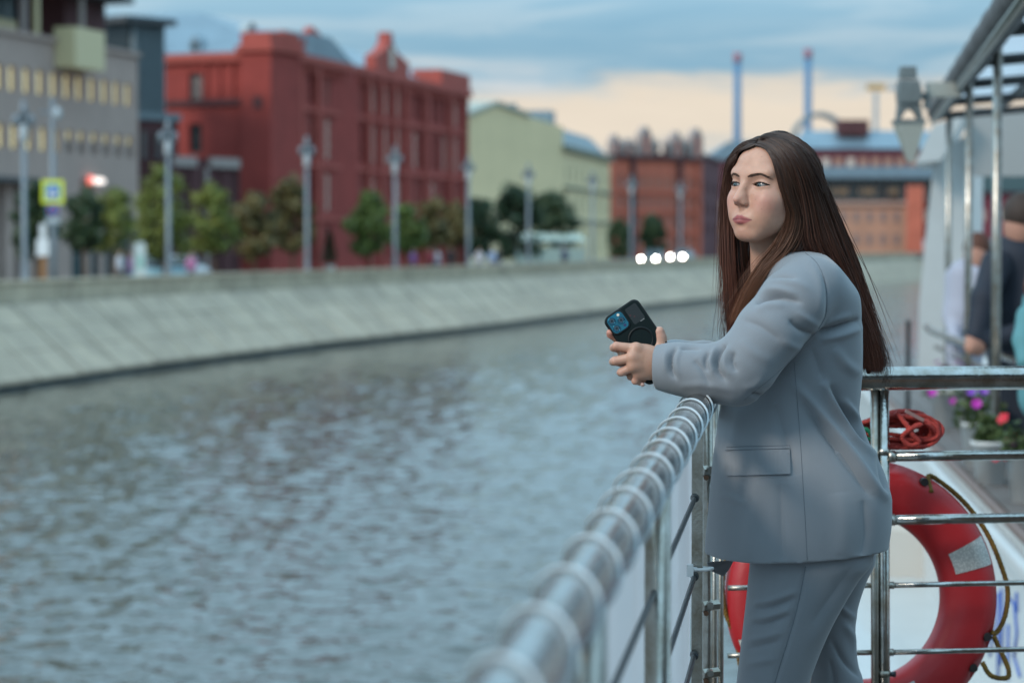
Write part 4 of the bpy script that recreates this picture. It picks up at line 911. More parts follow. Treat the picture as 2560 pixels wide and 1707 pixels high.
for z in (.95, .806, .66, .52, .38, .24):
    m = MB(); m.tube([L3((rail_x(d) - .004, d, z)) for d in np.linspace(-1.5, 4.44, 12)], .0048, 8); m.build('cable', M_CABLE, lr)
    m = MB(); q = L3((rail_x(4.43) - .003, 4.43, z)); m.tube([(q[0], q[1] - .02, q[2]), (q[0], q[1] + .01, q[2])], [.005, .0085], 10); m.build('cable_end', M_CABLE, lr)
# corner tubes and their clamps
for dx, dd, r_ in ((0, 4.95, .0105), (.0, 5.33, .0065), (.013, 5.36, .0065)):
    x = rail_x(dd) + dx; m = MB(); m.tube([L3((x, dd, 0)), L3((x, dd, RAIL_Z - .02))], r_, 12); m.build('corner_tube', M_STEELD, lr)
for py in (1177, 1515, 1684):
    p = at(1772, py, 4.92); cl = MB(); cl.tube([L3(p + Vector((-.014, 0, 0))), L3(p + Vector((.02, 0.02, 0)))], .011, 6, smooth=False); c = cl.build('clamp', M_STEELD, lr)
    m = MB(); m.tube([L3(p + Vector((.002, -.016, .004))), L3(p + Vector((.002, .01, .004)))], .0075, 6, smooth=False); m.build('bolt', M_STEELD, c)
    m = MB(); m.tube([L3(p + Vector((-.006, -.012, -.013))), L3(p + Vector((-.006, .008, -.013)))], .0055, 6, smooth=False); m.build('nut', mat('rusty_nut', (0.20, 0.11, 0.07), .6, metal=.6), c)
# elbow into the cross rail
# white light tube wound loosely round the rail
def wound(d):
    a = (d / 0.22) * 2 * math.pi
    r_ = RAIL_R + .0030 + .010 * max(0, math.cos(a - math.pi * 1.12)) ** 2 * (0.6 + .4 * math.sin(d * 7.1))
    t = Vector((0.1211, 1, 0)).normalized(); sx = Vector((t.y, -t.x, 0))
    c = Vector((rail_x(d), d, RAIL_Z)); return c + sx * (math.cos(a) * r_) + Vector((0, 0, 1)) * (math.sin(a) * r_)
m = MB(); m.tube([wound(d) for d in np.arange(0.6, 5.12, 0.22 / 26)], .0020, 8)
o = m.build('rope_light', mat('milky_light_tube', (0.52, 0.57, 0.60), 0.3, trans=.15, spec=.5, coat=.3)); tag(o, 'milky white rope light wound in a spiral round the side rail', 'rope light')
def banner_mat():
    m = bpy.data.materials.new('banner_vinyl'); m.use_nodes = True; nt = m.node_tree; N = nt.nodes; L = nt.links; b = N['Principled BSDF']
    b.inputs['Base Color'].default_value = (.66, .71, .75, 1); b.inputs['Roughness'].default_value = .5
    t = N.new('ShaderNodeBsdfTranslucent'); t.inputs['Color'].default_value = (.66, .72, .78, 1); mx = N.new('ShaderNodeMixShader'); mx.inputs[0].default_value = .5
    L.new(b.outputs[0], mx.inputs[1]); L.new(t.outputs[0], mx.inputs[2]); L.new(mx.outputs[0], N['Material Output'].inputs[0]); return m
# banner stretched along the outside of the rail
bn = MB(); rows = 14; ds = np.linspace(-1.2, 5.1, 90); vs = []; fs = []
for i, d in enumerate(ds):
    for j in range(rows + 1):
        t = j / rows; z = RAIL_Z - .045 - t * .95
        off = -.034 - .010 * math.sin(d * 5 + 2 * t) * math.sin(math.pi * t) - .004 * math.sin(d * 17 + 6 * t)
        vs.append((rail_x(d) + off, d, z))
for i in range(len(ds) - 1):
    for j in range(rows): a = i * (rows + 1) + j; fs.append((a, a + rows + 1, a + rows + 2, a + 1))
o = link('rail_banner', py_mesh('rail_banner', vs, fs, True), banner_mat()); tag(o, 'pale blue white banner stretched along the outside of the side rail', 'banner')
# cable tie
p = at(1748, 1423, 4.43); r = empty('cable_tie', p); tag(r, 'white plastic cable tie on the corner post', 'cable tie')
m = MB(); m.tube([(-.018, -.012, 0), (.012, -.016, .002), (.024, 0, .002), (.01, .02, .0), (-.018, .012, 0)], .0035, 8, closed=True); m.build('strap', mat('tie_white', (.75, .76, .76), .4), r)
m = MB(); m.box(-.024, -.012, -.02, -.006, -.011, .011); m.build('lock_head', mat('tie_white', (.75, .76, .76)), r)

# --- cross rail behind the woman
cr = empty('cross_rail', (rail_x(CORNER_D), CORNER_D, 0)); tag(cr, 'polished steel cross rail with four lower bars behind the woman', 'railing')
x0 = rail_x(CORNER_D)
def C3(x, z, dd=0.0): return (x - x0, cross_y(x) + dd - CORNER_D, z)
m = MB(); m.tube([C3(x, RAIL_Z) for x in np.linspace(x0 - .012, 3.1, 24)], RAIL_R, 24); m.build('top_rail', M_STEEL, cr)
def zc_(py, px): return world_z(py, cross_y(world_x(px, 5.42)))
xp = world_x(2207, 5.42)
for py, r_ in ((1140, .0115), (1298, .0115), (1461, .0062), (1628, .0062)):
    z = zc_(py, 2300)
    m = MB(); m.tube([C3(x, z, .004 if r_ < .01 else 0) for x in np.linspace(x0 + .03, xp - .012, 8)], .006, 10); m.build('bar', M_STEELD, cr)
    m = MB(); m.tube([C3(x, z) for x in np.linspace(xp + .012, 3.1, 14)], r_, 14); m.build('bar', M_STEEL, cr)
    m = MB(); m.tube([C3(xp + .010, z), C3(xp + .026, z)], r_ + .0022, 14); m.build('weld_collar', M_STEELD, cr)
ya = zc_(1128, 2207)
for dx, r_, z0 in ((-.021, .0095, 0), (.0, .0125, 0)):
    m = MB(); m.tube([C3(xp + dx + .010, z0), C3(xp + dx, RAIL_Z - .01)], r_, 16); m.build('post', M_STEELD if dx else M_STEEL, cr)
for py in (1128, 1683):
    z = zc_(py, 2207); q = xp + .010 * (1 - z / RAIL_Z); m = MB(); m.tube([C3(q, z - .007), C3(q, z + .007)], .0137, 16); m.build('ring_joint', M_STEELD, cr)
z = zc_(1683, 2230); m = MB(); m.tube([C3(xp + .012, z), C3(xp + .03, z, -.01)], [.004, .007], 10); m.build('bolt', M_CABLE, cr)
for x in (1.9, 2.9):
    m = MB(); m.tube([C3(x, 0), C3(x, RAIL_Z - .01)], .0125, 14); m.build('post', M_STEEL, cr)

# --- lifebuoy hanging behind the cross rail
LB = at(2153, 1492, 5.52); lb = empty('lifebuoy', LB); tag(lb, 'red lifebuoy with silver reflective patches hanging behind the cross rail', 'lifebuoy')
lb.rotation_euler = (math.radians(-4), 0, math.radians(6))
RM, ra, rb_ = .2515, .0645, .050
def tor(a, b, s=1.0, grow=0.0):
    ce = math.copysign(abs(math.cos(b)) ** .8, math.cos(b)); se = math.copysign(abs(math.sin(b)) ** .8, math.sin(b))
    rr = RM + (ra + grow) * ce; return ((rr) * math.cos(a), (rb_ + grow) * -se, rr * math.sin(a))
na, nb = 96, 24; vs = []; fs = []
dents = [math.radians(q) for q in (62, 78, -18, -33, 122, 205, 232, 300)]
for i in range(na):
    a = 2 * math.pi * i / na
    for j in range(nb):
        b = 2 * math.pi * j / nb; x, y, z = tor(a, b)
        w = max(math.exp(-((a - q + math.pi) % (2 * math.pi) - math.pi) ** 2 / .0022) for q in dents) * math.exp(-((b - .35) % (2 * math.pi) if b < 3.5 else (b - .35 - 2 * math.pi)) ** 2 / .18)
        k = 1 - .06 * w; vs.append((x * k, y * (1 - .3 * w), z * k))
for i in range(na):
    for j in range(nb): fs.append((i*nb+j, ((i+1) % na)*nb+j, ((i+1) % na)*nb+(j+1) % nb, i*nb+(j+1) % nb))
M_BUOY = mat('lifebuoy_red_plastic', (0.40, 0.015, 0.02), 0.42, var=.06, vscale=5, bump=.05, bscale=40)
link('ring', py_mesh('ring', vs, fs, True), M_BUOY, lb)
def tape_mat():
    m = mat('reflective_tape', (0.62, 0.62, 0.58), 0.35, metal=.25); nt = m.node_tree; N = nt.nodes; L = nt.links; b = N['Principled BSDF']
    tc = N.new('ShaderNodeTexCoord'); v = N.new('ShaderNodeTexVoronoi'); v.inputs['Scale'].default_value = 240; L.new(tc.outputs['Object'], v.inputs['Vector'])
    r = N.new('ShaderNodeValToRGB'); r.color_ramp.elements[0].color = (.72, .72, .68, 1); r.color_ramp.elements[1].color = (.40, .41, .40, 1); r.color_ramp.elements[1].position = .6
    L.new(v.outputs['Distance'], r.inputs[0]); L.new(r.outputs[0], b.inputs['Base Color']); return m
for a0, a1 in ((14, 27), (197, 212), (284, 300)):
    vs = []; fs = []; A_ = np.radians(np.linspace(a0, a1, 8)); B_ = np.linspace(.62, 2.05, 12)
    for a in A_:
        for b in B_: vs.append(tor(a, b, grow=.0012))
    for i in range(7):
        for j in range(11): fs.append((i*12+j, i*12+j+1, (i+1)*12+j+1, (i+1)*12+j))
    link('reflective_patch', py_mesh('reflective_patch', vs, fs, True), tape_mat(), lb)
def rope_obj(name, pts, r_, m_, parent, strands=3, pitch=.022, loc=None):
    """laid rope: strands twisted round a path"""
    P = [Vector(p) for p in pts]
    # resample with Catmull-Rom
    dense = []
    for i in range(len(P) - 1):
        p0, p1, p2, p3 = P[max(i-1, 0)], P[i], P[i+1], P[min(i+2, len(P)-1)]
        n_ = max(2, int((p2 - p1).length / (pitch / 5)))
        for k in range(n_):
            t = k / n_; dense.append(.5 * ((2 * p1) + (p2 - p0) * t + (2*p0 - 5*p1 + 4*p2 - p3) * t*t + (3*p1 - p0 - 3*p2 + p3) * t**3))
    dense.append(P[-1]); mb = MB(); s = 0; up = None; frames = []
    for i, p in enumerate(dense):
        t = (dense[min(i+1, len(dense)-1)] - dense[max(i-1, 0)]).normalized()
        up = t.orthogonal().normalized() if up is None else (up - t * up.dot(t)).normalized()
        if i: s += (p - dense[i-1]).length
        frames.append((p, up.copy(), t.cross(up), s))
    for q in range(strands):
        ph = 2 * math.pi * q / strands
        mb.tube([p + (u * math.cos(s / pitch * 2 * math.pi + ph) + v * math.sin(s / pitch * 2 * math.pi + ph)) * r_ * .5 for p, u, v, s in frames], r_ * .58, 6)
    return mb.build(name, m_, parent)
M_ROPEY = mat('mustard_rope', (0.19, 0.105, 0.018), 0.85, var=.35, vscale=60, bump=.4, bscale=500)
def rim(a, k): a = math.radians(a); return ((RM + ra + k) * math.cos(a), -.012, (RM + ra + k) * math.sin(a))
rope_obj('grab_rope', [(.155, -.045, .24), rim(60, .003), rim(50, .006), rim(38, .008), rim(25, .012), rim(12, .018), rim(2, .026), rim(-8, .022), rim(-15, .010), (.298, -.03, -.083)], .0062, M_ROPEY, lb)
rope_obj('grab_rope', [(.27, -.045, -.15), (.285, -.06, -.178), (.325, -.05, -.185), (.332, -.04, -.165), (.315, -.03, -.12), (.302, -.03, -.092)], .0062, M_ROPEY, lb)
rope_obj('grab_rope', [rim(200, -.01), rim(206, .004), rim(212, .008), rim(220, .006), rim(228, .002), rim(233, -.012)], .0062, M_ROPEY, lb)
rope_obj('grab_rope', [rim(118, -.01), rim(130, .004), rim(150, .012), rim(170, .012), rim(185, .004), rim(196, -.012)], .0062, M_ROPEY, lb)
for q in (62, -18, -33, 205, 232): 
    a = math.radians(q); c = Vector(((RM + ra * .72) * math.cos(a), -rb_ * .86, (RM + ra * .72) * math.sin(a))); m = MB(); m.tube([c + Vector((0, .01, 0)), c + Vector((0, -.004, 0))], [.011, .009], 12); m.build('rope_eyelet', mat('eyelet_black', (.02, .015, .015), .5), lb)

# --- coil of red rope resting on the upper bar
zb_ = zc_(1140, 2300) + .012
ck = at(2232, 1085, 5.47); co = empty('rope_coil', (ck.x, ck.y, zb_)); tag(co, 'coil of red rope tied over the upper bar of the cross rail', 'rope')
M_ROPER = mat('red_rope', (0.42, 0.045, 0.035), 0.75, var=.3, vscale=70, bump=.4, bscale=600)
rg = np.random.default_rng(5)
for k in range(22):
    w = .062 + rg.uniform(0, .036); hgt = .018 + rg.uniform(0, .022); lean = rg.normal() * .10; cz = .040 + rg.normal() * .006; dd = rg.uniform(-.030, .022); ox = .008 + rg.normal() * .007
    pts = []
    for t in np.linspace(0, 2 * math.pi, 26):
        x = ox + w * math.cos(t); z = cz + hgt * math.sin(t) * (1 + .25 * math.cos(t)) + lean * w * math.cos(t) * .5 + .003 * math.sin(3 * t + k); y = dd + .010 * math.sin(2 * t + k)
        pts.append((x, y, max(.005, z)))
    rope_obj('loop', pts, .0050, M_ROPER, co, pitch=.017)
pts = [(.075 + .035 * math.cos(t), -.02 + .012 * math.sin(t * 2), .045 + .022 * math.sin(t)) for t in np.linspace(0, 6.28, 14)]; rope_obj('loop', pts, .0046, M_ROPER, co, pitch=.016)
rope_obj('knot', [(.0, -.045, .085), (.02, -.06, .06), (.035, -.062, .035), (.05, -.055, .02), (.03, -.058, .012), (.012, -.06, .03), (.03, -.066, .05), (.055, -.06, .06)], .0062, M_ROPER, co, pitch=.018)
m = MB(); m.box(-.012, .034, -.066, -.058, .058, .066); o = m.build('whipping', mat('grey_tape', (.25, .15, .14), .6), co); o.rotation_euler = (0, math.radians(28), 0); o.location = (.0, 0, .03)
# scrap of green cord
p = at(2165, 1083, 5.42); o = rope_obj('green_cord', [(-.02, 0, .006), (0, -.008, .010), (.012, -.004, -.004), (.022, 0, .008), (.03, 0, -.01), (.012, .006, -.014), (-.01, 0, -.006)], .005, mat('green_cord', (0.0, .16, .08), .7), None); o.location = p
tag(o, 'scrap of bright green cord beside the red rope coil', 'cord')

# ================================================================== the second boat alongside, with canopy
b2_ = empty('moored_boat', (2.0, 9.48, 0)); tag(b2_, 'white moored boat with canopy posts and plank side deck beyond the rail', 'boat')
def edge_x(d): return 2.0 + 0.09 * (d - 9.48)
def B3(x, y, z): return (x - 2.0, y - 9.48, z)
LEDGE = .30
m = MB(); e = [(edge_x(5.9), 5.9), (edge_x(24), 24)]
m.add([B3(e[0][0], e[0][1], LEDGE - .04), B3(e[1][0], e[1][1], LEDGE - .04), B3(e[1][0], e[1][1], WATER_Z - .3), B3(e[0][0], e[0][1], WATER_Z - .3), B3(9, 5.9, LEDGE - .04), B3(9, 5.9, WATER_Z - .3), B3(9, 24, LEDGE - .04), B3(9, 24, WATER_Z - .3)], [(0, 1, 2, 3), (4, 0, 3, 5), (1, 6, 7, 2), (0, 4, 6, 1)]); m.build('hull', M_BOATW, b2_)
m = MB(); m.tube([B3(edge_x(d) - .02, d, LEDGE - .12) for d in np.linspace(5.9, 24, 20)], .05, 8); m.build('rubbing_strake', M_BOATW, b2_)
m = MB(); m.tube([B3(edge_x(d) - .005, d, LEDGE - .015) for d in np.linspace(5.9, 24, 20)], .022, 8); m.build('deck_trim', mat('brown_trim', (.16, .10, .08), .5), b2_)
for k in range(9):
    m = MB(); o0 = .02 + k * .125
    P = [B3(edge_x(d) + o, d, z) for z in (LEDGE - .03, LEDGE) for d, o in ((5.9, o0), (5.9, o0 + .118), (24, o0 + .118), (24, o0))]
    m.add(P, [(4,5,6,7),(0,1,5,4),(1,2,6,5),(2,3,7,6),(3,0,4,7)]); m.build('deck_plank', mat('grey_teak', (.135, .115, .105), .6, var=.25, vscale=2.5), b2_)
m = MB(); m.add([B3(edge_x(5.9) + 1.2, 5.9, LEDGE - .03), B3(9, 5.9, LEDGE - .03), B3(9, 24, LEDGE - .03), B3(edge_x(24) + 1.2, 24, LEDGE - .03)], [(0,1,2,3)]); m.build('inner_deck', M_BOATW, b2_)
# canopy posts
def canopy_z(d): return 2.33 + (d - 11.5) * .004
posts = [(2490, 11.5, 1172), (2420, 14.0, 1112), (2370, 18.0, 1040)]
for px, d, yb in posts:
    x = world_x(px, d); m = MB(); m.tube([B3(x, d, LEDGE), B3(x, d, canopy_z(d) + .02)], .0225, 14); m.build('post', M_STEELD, b2_)
    m = MB(); m.tube([B3(x, d, LEDGE), B3(x, d, LEDGE + .012)], .05, 14, smooth=False); m.build('post_foot', M_STEELD, b2_)
x = world_x(2610, 9.0); m = MB(); m.tube([B3(x, 9.0, LEDGE), B3(x, 9.0, canopy_z(9))], .0225, 14); m.build('post', M_STEELD, b2_)
def can_x(d): return world_x(2490, 11.5) + (d - 11.5) * .140 - .05
M_ROLL = mat('grey_rolled_awning', (.10, .105, .11), .7, var=.35, vscale=18)
pts = [B3(can_x(d), d, canopy_z(d) + .05 + .008 * math.sin(d * 23)) for d in np.arange(6.0, 18.3, .06)]
m = MB(); m.tube(pts, [.065 + .012 * abs(math.sin(i * .9)) for i in range(len(pts))], 12); m.build('rolled_awning', M_ROLL, b2_)
m = MB(); m.tube([B3(can_x(d) - .03, d, canopy_z(d) - .03) for d in (6, 12, 18.4)], .02, 10); m.build('edge_tube', M_STEELD, b2_)
m = MB(); ds_ = (6.0, 12.0, 18.2)
m.add([B3(can_x(d), d, canopy_z(d) + .09) for d in ds_] + [B3(can_x(d) + 4.5, d, canopy_z(d) + .45) for d in ds_], [(0, 1, 4, 3), (1, 2, 5, 4)]); m.build('canopy_sheet', banner_mat(), b2_)
for d in np.arange(6.6, 18.3, 1.9):
    m = MB(); m.tube([B3(can_x(d), d, canopy_z(d) + .0), B3(can_x(d) + 4.4, d, canopy_z(d) + .36)], .028, 8); m.build('canopy_beam', mat('dark_beam', (.045, .05, .055), .5), b2_)
for o in (.45, 1.2, 2.2):
    m = MB(); m.tube([B3(can_x(d) + o, d, canopy_z(d) + .02 + o * .08) for d in (6, 12, 18.2)], .03, 8); m.build('canopy_purlin', mat('dark_beam', (.045, .05, .055)), b2_)
# cabin at the far end
m = MB(); cx0, cx1 = world_x(2292, 19.5), world_x(2420, 19.5)
m.add([B3(cx0, 19.5, -.3), B3(cx1, 19.5, -.3), B3(cx1, 19.5, 2.3), B3(cx0 + .13, 19.5, 2.1), B3(cx0 + .02, 19.5, .95)] + [B3(cx0 + .46, 22, -.3), B3(cx1 + .6, 22, -.3), B3(cx1 + .6, 22, 2.3), B3(cx0 + .59, 22, 2.1), B3(cx0 + .48, 22, .95)], [(0,1,2,3,4),(5,9,8,7,6),(0,4,9,5),(4,3,8,9),(3,2,7,8),(2,1,6,7)]); m.build('cabin_wall', M_BOATW, b2_)
m = MB(); p = [at(2288, 408, 19.2), at(2352, 402, 19.2), at(2412, 288, 19.2), at(2335, 312, 19.2)]; q = [v + Vector((.32, 1.6, 0)) for v in p]
m.add([B3(*v) for v in p + q], [(0,1,2,3),(7,6,5,4),(0,3,7,4),(3,2,6,7),(2,1,5,6),(1,0,4,5)]); m.build('cabin_visor', M_BOATW, b2_)
m = MB(); m.add([B3(cx1, 19.4, 1.95), B3(cx1 + 5, 19.9, 1.95), B3(cx1 + 5, 19.9, 2.5), B3(cx1, 19.4, 2.5), B3(cx1, 19.5, 1.95), B3(cx1 + 5, 20, 1.95), B3(cx1 + 5, 20, 2.5), B3(cx1, 19.5, 2.5)], [(0,1,2,3),(4,7,6,5),(0,4,5,1),(3,2,6,7)]); m.build('header_panel', mat('grey_header', (.34, .34, .33), .6), b2_)
# lower handrail
pts = [at(2318, 818, 17.5), at(2330, 828, 17.0), at(2400, 853, 14.3), at(2480, 880, 12.4), at(2570, 908, 10.8), at(2700, 948, 9.2)]
m = MB(); m.tube([B3(*p) for p in pts], .026, 12); m.build('handrail', M_STEEL, b2_)
m = MB(); m.tube([B3(p.x + .03, p.y, p.z - .11) for p in pts[1:]], .018, 10); m.build('handrail', M_STEEL, b2_)
# letters on the hull side: blue strokes of a name cut by the frame
M_BLUE = mat('blue_hull_paint', (.03, .10, .42), .4)
def hull_stroke(pts_, r_):
    mb = MB(); mb.tube([B3(edge_x(d) - .004, d, z) for d, z in pts_], r_, 6); mb.build('hull_lettering', M_BLUE, b2_)
def hp(px, py):   # pixel on the hull side plane
    u = (px - 1280) / F_PX; d = (2.0 - .09 * 9.48) / (u - .09); return d, world_z(py, d)
for S in ([(2492, 1480), (2492, 1570), (2484, 1640)], [(2512, 1470), (2515, 1560), (2512, 1660)], [(2528, 1490), (2545, 1510), (2552, 1580), (2545, 1640)], [(2550, 1480), (2552, 1530)], [(2545, 1640), (2560, 1690)], [(2505, 1480), (2505, 1690)], [(2530, 1560), (2530, 1700)]):
    hull_stroke([hp(*q) for q in S], .006)
# deck lamp on its bracket
p0_ = at(2270, 606, 14.0); dl = empty('deck_lantern', (p0_.x, 14.0, 0)); tag(dl, 'grey ship lantern on an arm beside the canopy corner', 'lantern')
def lz(y): return world_z(y, 14.0)
def lx(x): return world_x(x, 14.0) - p0_.x
M_LANT = mat('lantern_grey', (.16, .18, .18), .5, metal=.3, var=.2, vscale=8); M_LANTG = mat('lantern_pane', (.40, .42, .38), .25)
m = MB(); m.prism([(lx(2247), lz(168)), (lx(2284), lz(168)), (lx(2286), lz(198)), (lx(2245), lz(198))], -.05, .05); m.build('cap', M_LANT, dl)
m = MB(); m.prism([(lx(2240), lz(232)), (lx(2243), lz(203)), (lx(2290), lz(203)), (lx(2297), lz(232)), (lx(2294), lz(258)), (lx(2242), lz(258))], -.07, .07); m.build('head', M_LANT, dl)
m = MB(); m.prism([(lx(2238), lz(300)), (lx(2242), lz(258)), (lx(2294), lz(258)), (lx(2302), lz(300)), (lx(2292), lz(300)), (lx(2282), lz(280)), (lx(2270), lz(272)), (lx(2256), lz(282)), (lx(2246), lz(300))], -.05, .05); m.build('yoke', M_LANT, dl)
m = MB(); m.box(lx(2232), lx(2306), -.09, .09, lz(310), lz(300)); m.build('collar', M_LANT, dl)
fr = [(lx(2234), lz(310)), (lx(2304), lz(310)), (lx(2282), lz(405)), (lx(2268), lz(405))]
m = MB(); w = .085; m.add([(fr[0][0], -w, fr[0][1]), (fr[1][0], -w, fr[1][1]), (fr[1][0], w, fr[1][1]), (fr[0][0], w, fr[0][1]), (fr[3][0], -.03, fr[3][1]), (fr[2][0], -.03, fr[2][1]), (fr[2][0], .03, fr[2][1]), (fr[3][0], .03, fr[3][1])], [(0,1,2,3),(4,7,6,5),(0,4,5,1),(1,5,6,2),(2,6,7,3),(3,7,4,0)]); m.build('glass_body', M_LANTG, dl)
m = MB(); m.tube([(lx(2290), 0, lz(240)), (lx(2325), .1, lz(240)), (lx(2400), 1.2, lz(236))], .022, 8); m.build('arm', M_LANT, dl)
m = MB(); m.box(lx(2318), lx(2400), .0, .12, lz(242), lz(206)); m.build('floodlight', mat('pale_floodlight', (.36, .38, .35), .5), dl)
# dark mooring pole
p = at(2271, 800, 16.0); m = MB(); m.lathe([(.016, -.55), (.016, p.z - .03), (.020, p.z - .02), (.020, p.z)], 10); o = m.build('mooring_pole', M_CABLE); o.location = (p.x, 16.0, 0); tag(o, 'thin dark pole standing on the foredeck beyond the cross rail', 'pole')

# --- flower pots on the plank deck
M_POT = mat('white_pot_plastic', (.55, .57, .57), .45, var=.05); M_SOIL = mat('pot_soil', (.03, .02, .015), .9)
PET = {'magenta': mat('petal_magenta', (.42, .02, .36), .5), 'red': mat('petal_red', (.55, .01, .03), .5), 'violet': mat('petal_violet', (.20, .06, .45), .5)}
def flower_pot(px, d, label, kinds, s=1.0, spread=1.0, zoff=0.0, nfl=26):
    x = world_x(px, d); r = empty('flower_pot', (x, d, LEDGE + zoff)); tag(r, label, 'flower pot', 'flower pots along the plank deck')
    h = .19 * s; m = MB(); m.lathe([(.060 * s, 0), (.078 * s, h * .9), (.086 * s, h * .9), (.088 * s, h), (.078 * s, h), (.074 * s, h * .88)], 18); m.build('pot', M_POT, r)
    m = MB(); m.lathe([(.07 * s, h * .84), (.02, h * .9)], 12); m.build('soil', M_SOIL, r)
    rg = np.random.default_rng(int(px)); vs = []; fs = []
    for i in range(260):
        a = rg.uniform(0, 6.28); q = .13 * s * spread * math.sqrt(rg.uniform(0, 1)); c = np.array((q * math.cos(a), q * math.sin(a), h + .02 + rg.uniform(-.06, .10) * s * (1.2 - q / (.2 * s * spread)))); u = rg.normal(size=3); u /= np.linalg.norm(u); w_ = np.cross(u, rg.normal(size=3)); w_ /= np.linalg.norm(w_); b = len(vs); l = .022 * s
        vs += [c - u * l, c + w_ * l * .5, c + u * l, c - w_ * l * .5]; fs.append((b, b+1, b+2, b+3))
    link('foliage', py_mesh('foliage', vs, fs), leaf_mat('petunia_leaf', (.05, .09, .02)), r)
    for i in range(nfl):
        a = rg.uniform(0, 6.28); q = .15 * s * spread * math.sqrt(rg.uniform(.1, 1)); c = Vector((q * math.cos(a), q * math.sin(a) - .02, h + .02 + rg.uniform(-.07, .12) * s)); nrm = Vector((math.cos(a) * .6, math.sin(a) * .6 - .5, .6)).normalized()
        mb = MB(); u = nrm.orthogonal().normalized(); v = nrm.cross(u); vs = [c]; R_ = rg.uniform(.020, .030) * s
        for k in range(10): t = 2 * math.pi * k / 10; rr = R_ * (1.0 if k % 2 else .8); vs.append(c + (u * math.cos(t) + v * math.sin(t)) * rr + nrm * .012)
        mb.add(vs, [(0, 1 + k, 1 + (k + 1) % 10) for k in range(10)]); mb.build('blossom', PET[kinds[i % len(kinds)]], r)
flower_pot(2368, 14.6, 'pot of magenta petunias, farthest one beside the posts', ['magenta'], 1.2, 1.1, nfl=18)
flower_pot(2452, 12.0, 'white flower pot with mixed violet blooms between two posts', ['violet', 'magenta'], 1.2, .8, nfl=3)
flower_pot(2478, 11.2, 'plain white flower pot just in front of the mixed one', ['violet'], 1.05, .5, nfl=1)
flower_pot(2572, 10.4, 'big white flower pot with red petunias, nearest to the rail', ['red', 'red', 'magenta'], 1.15, .85, nfl=12)
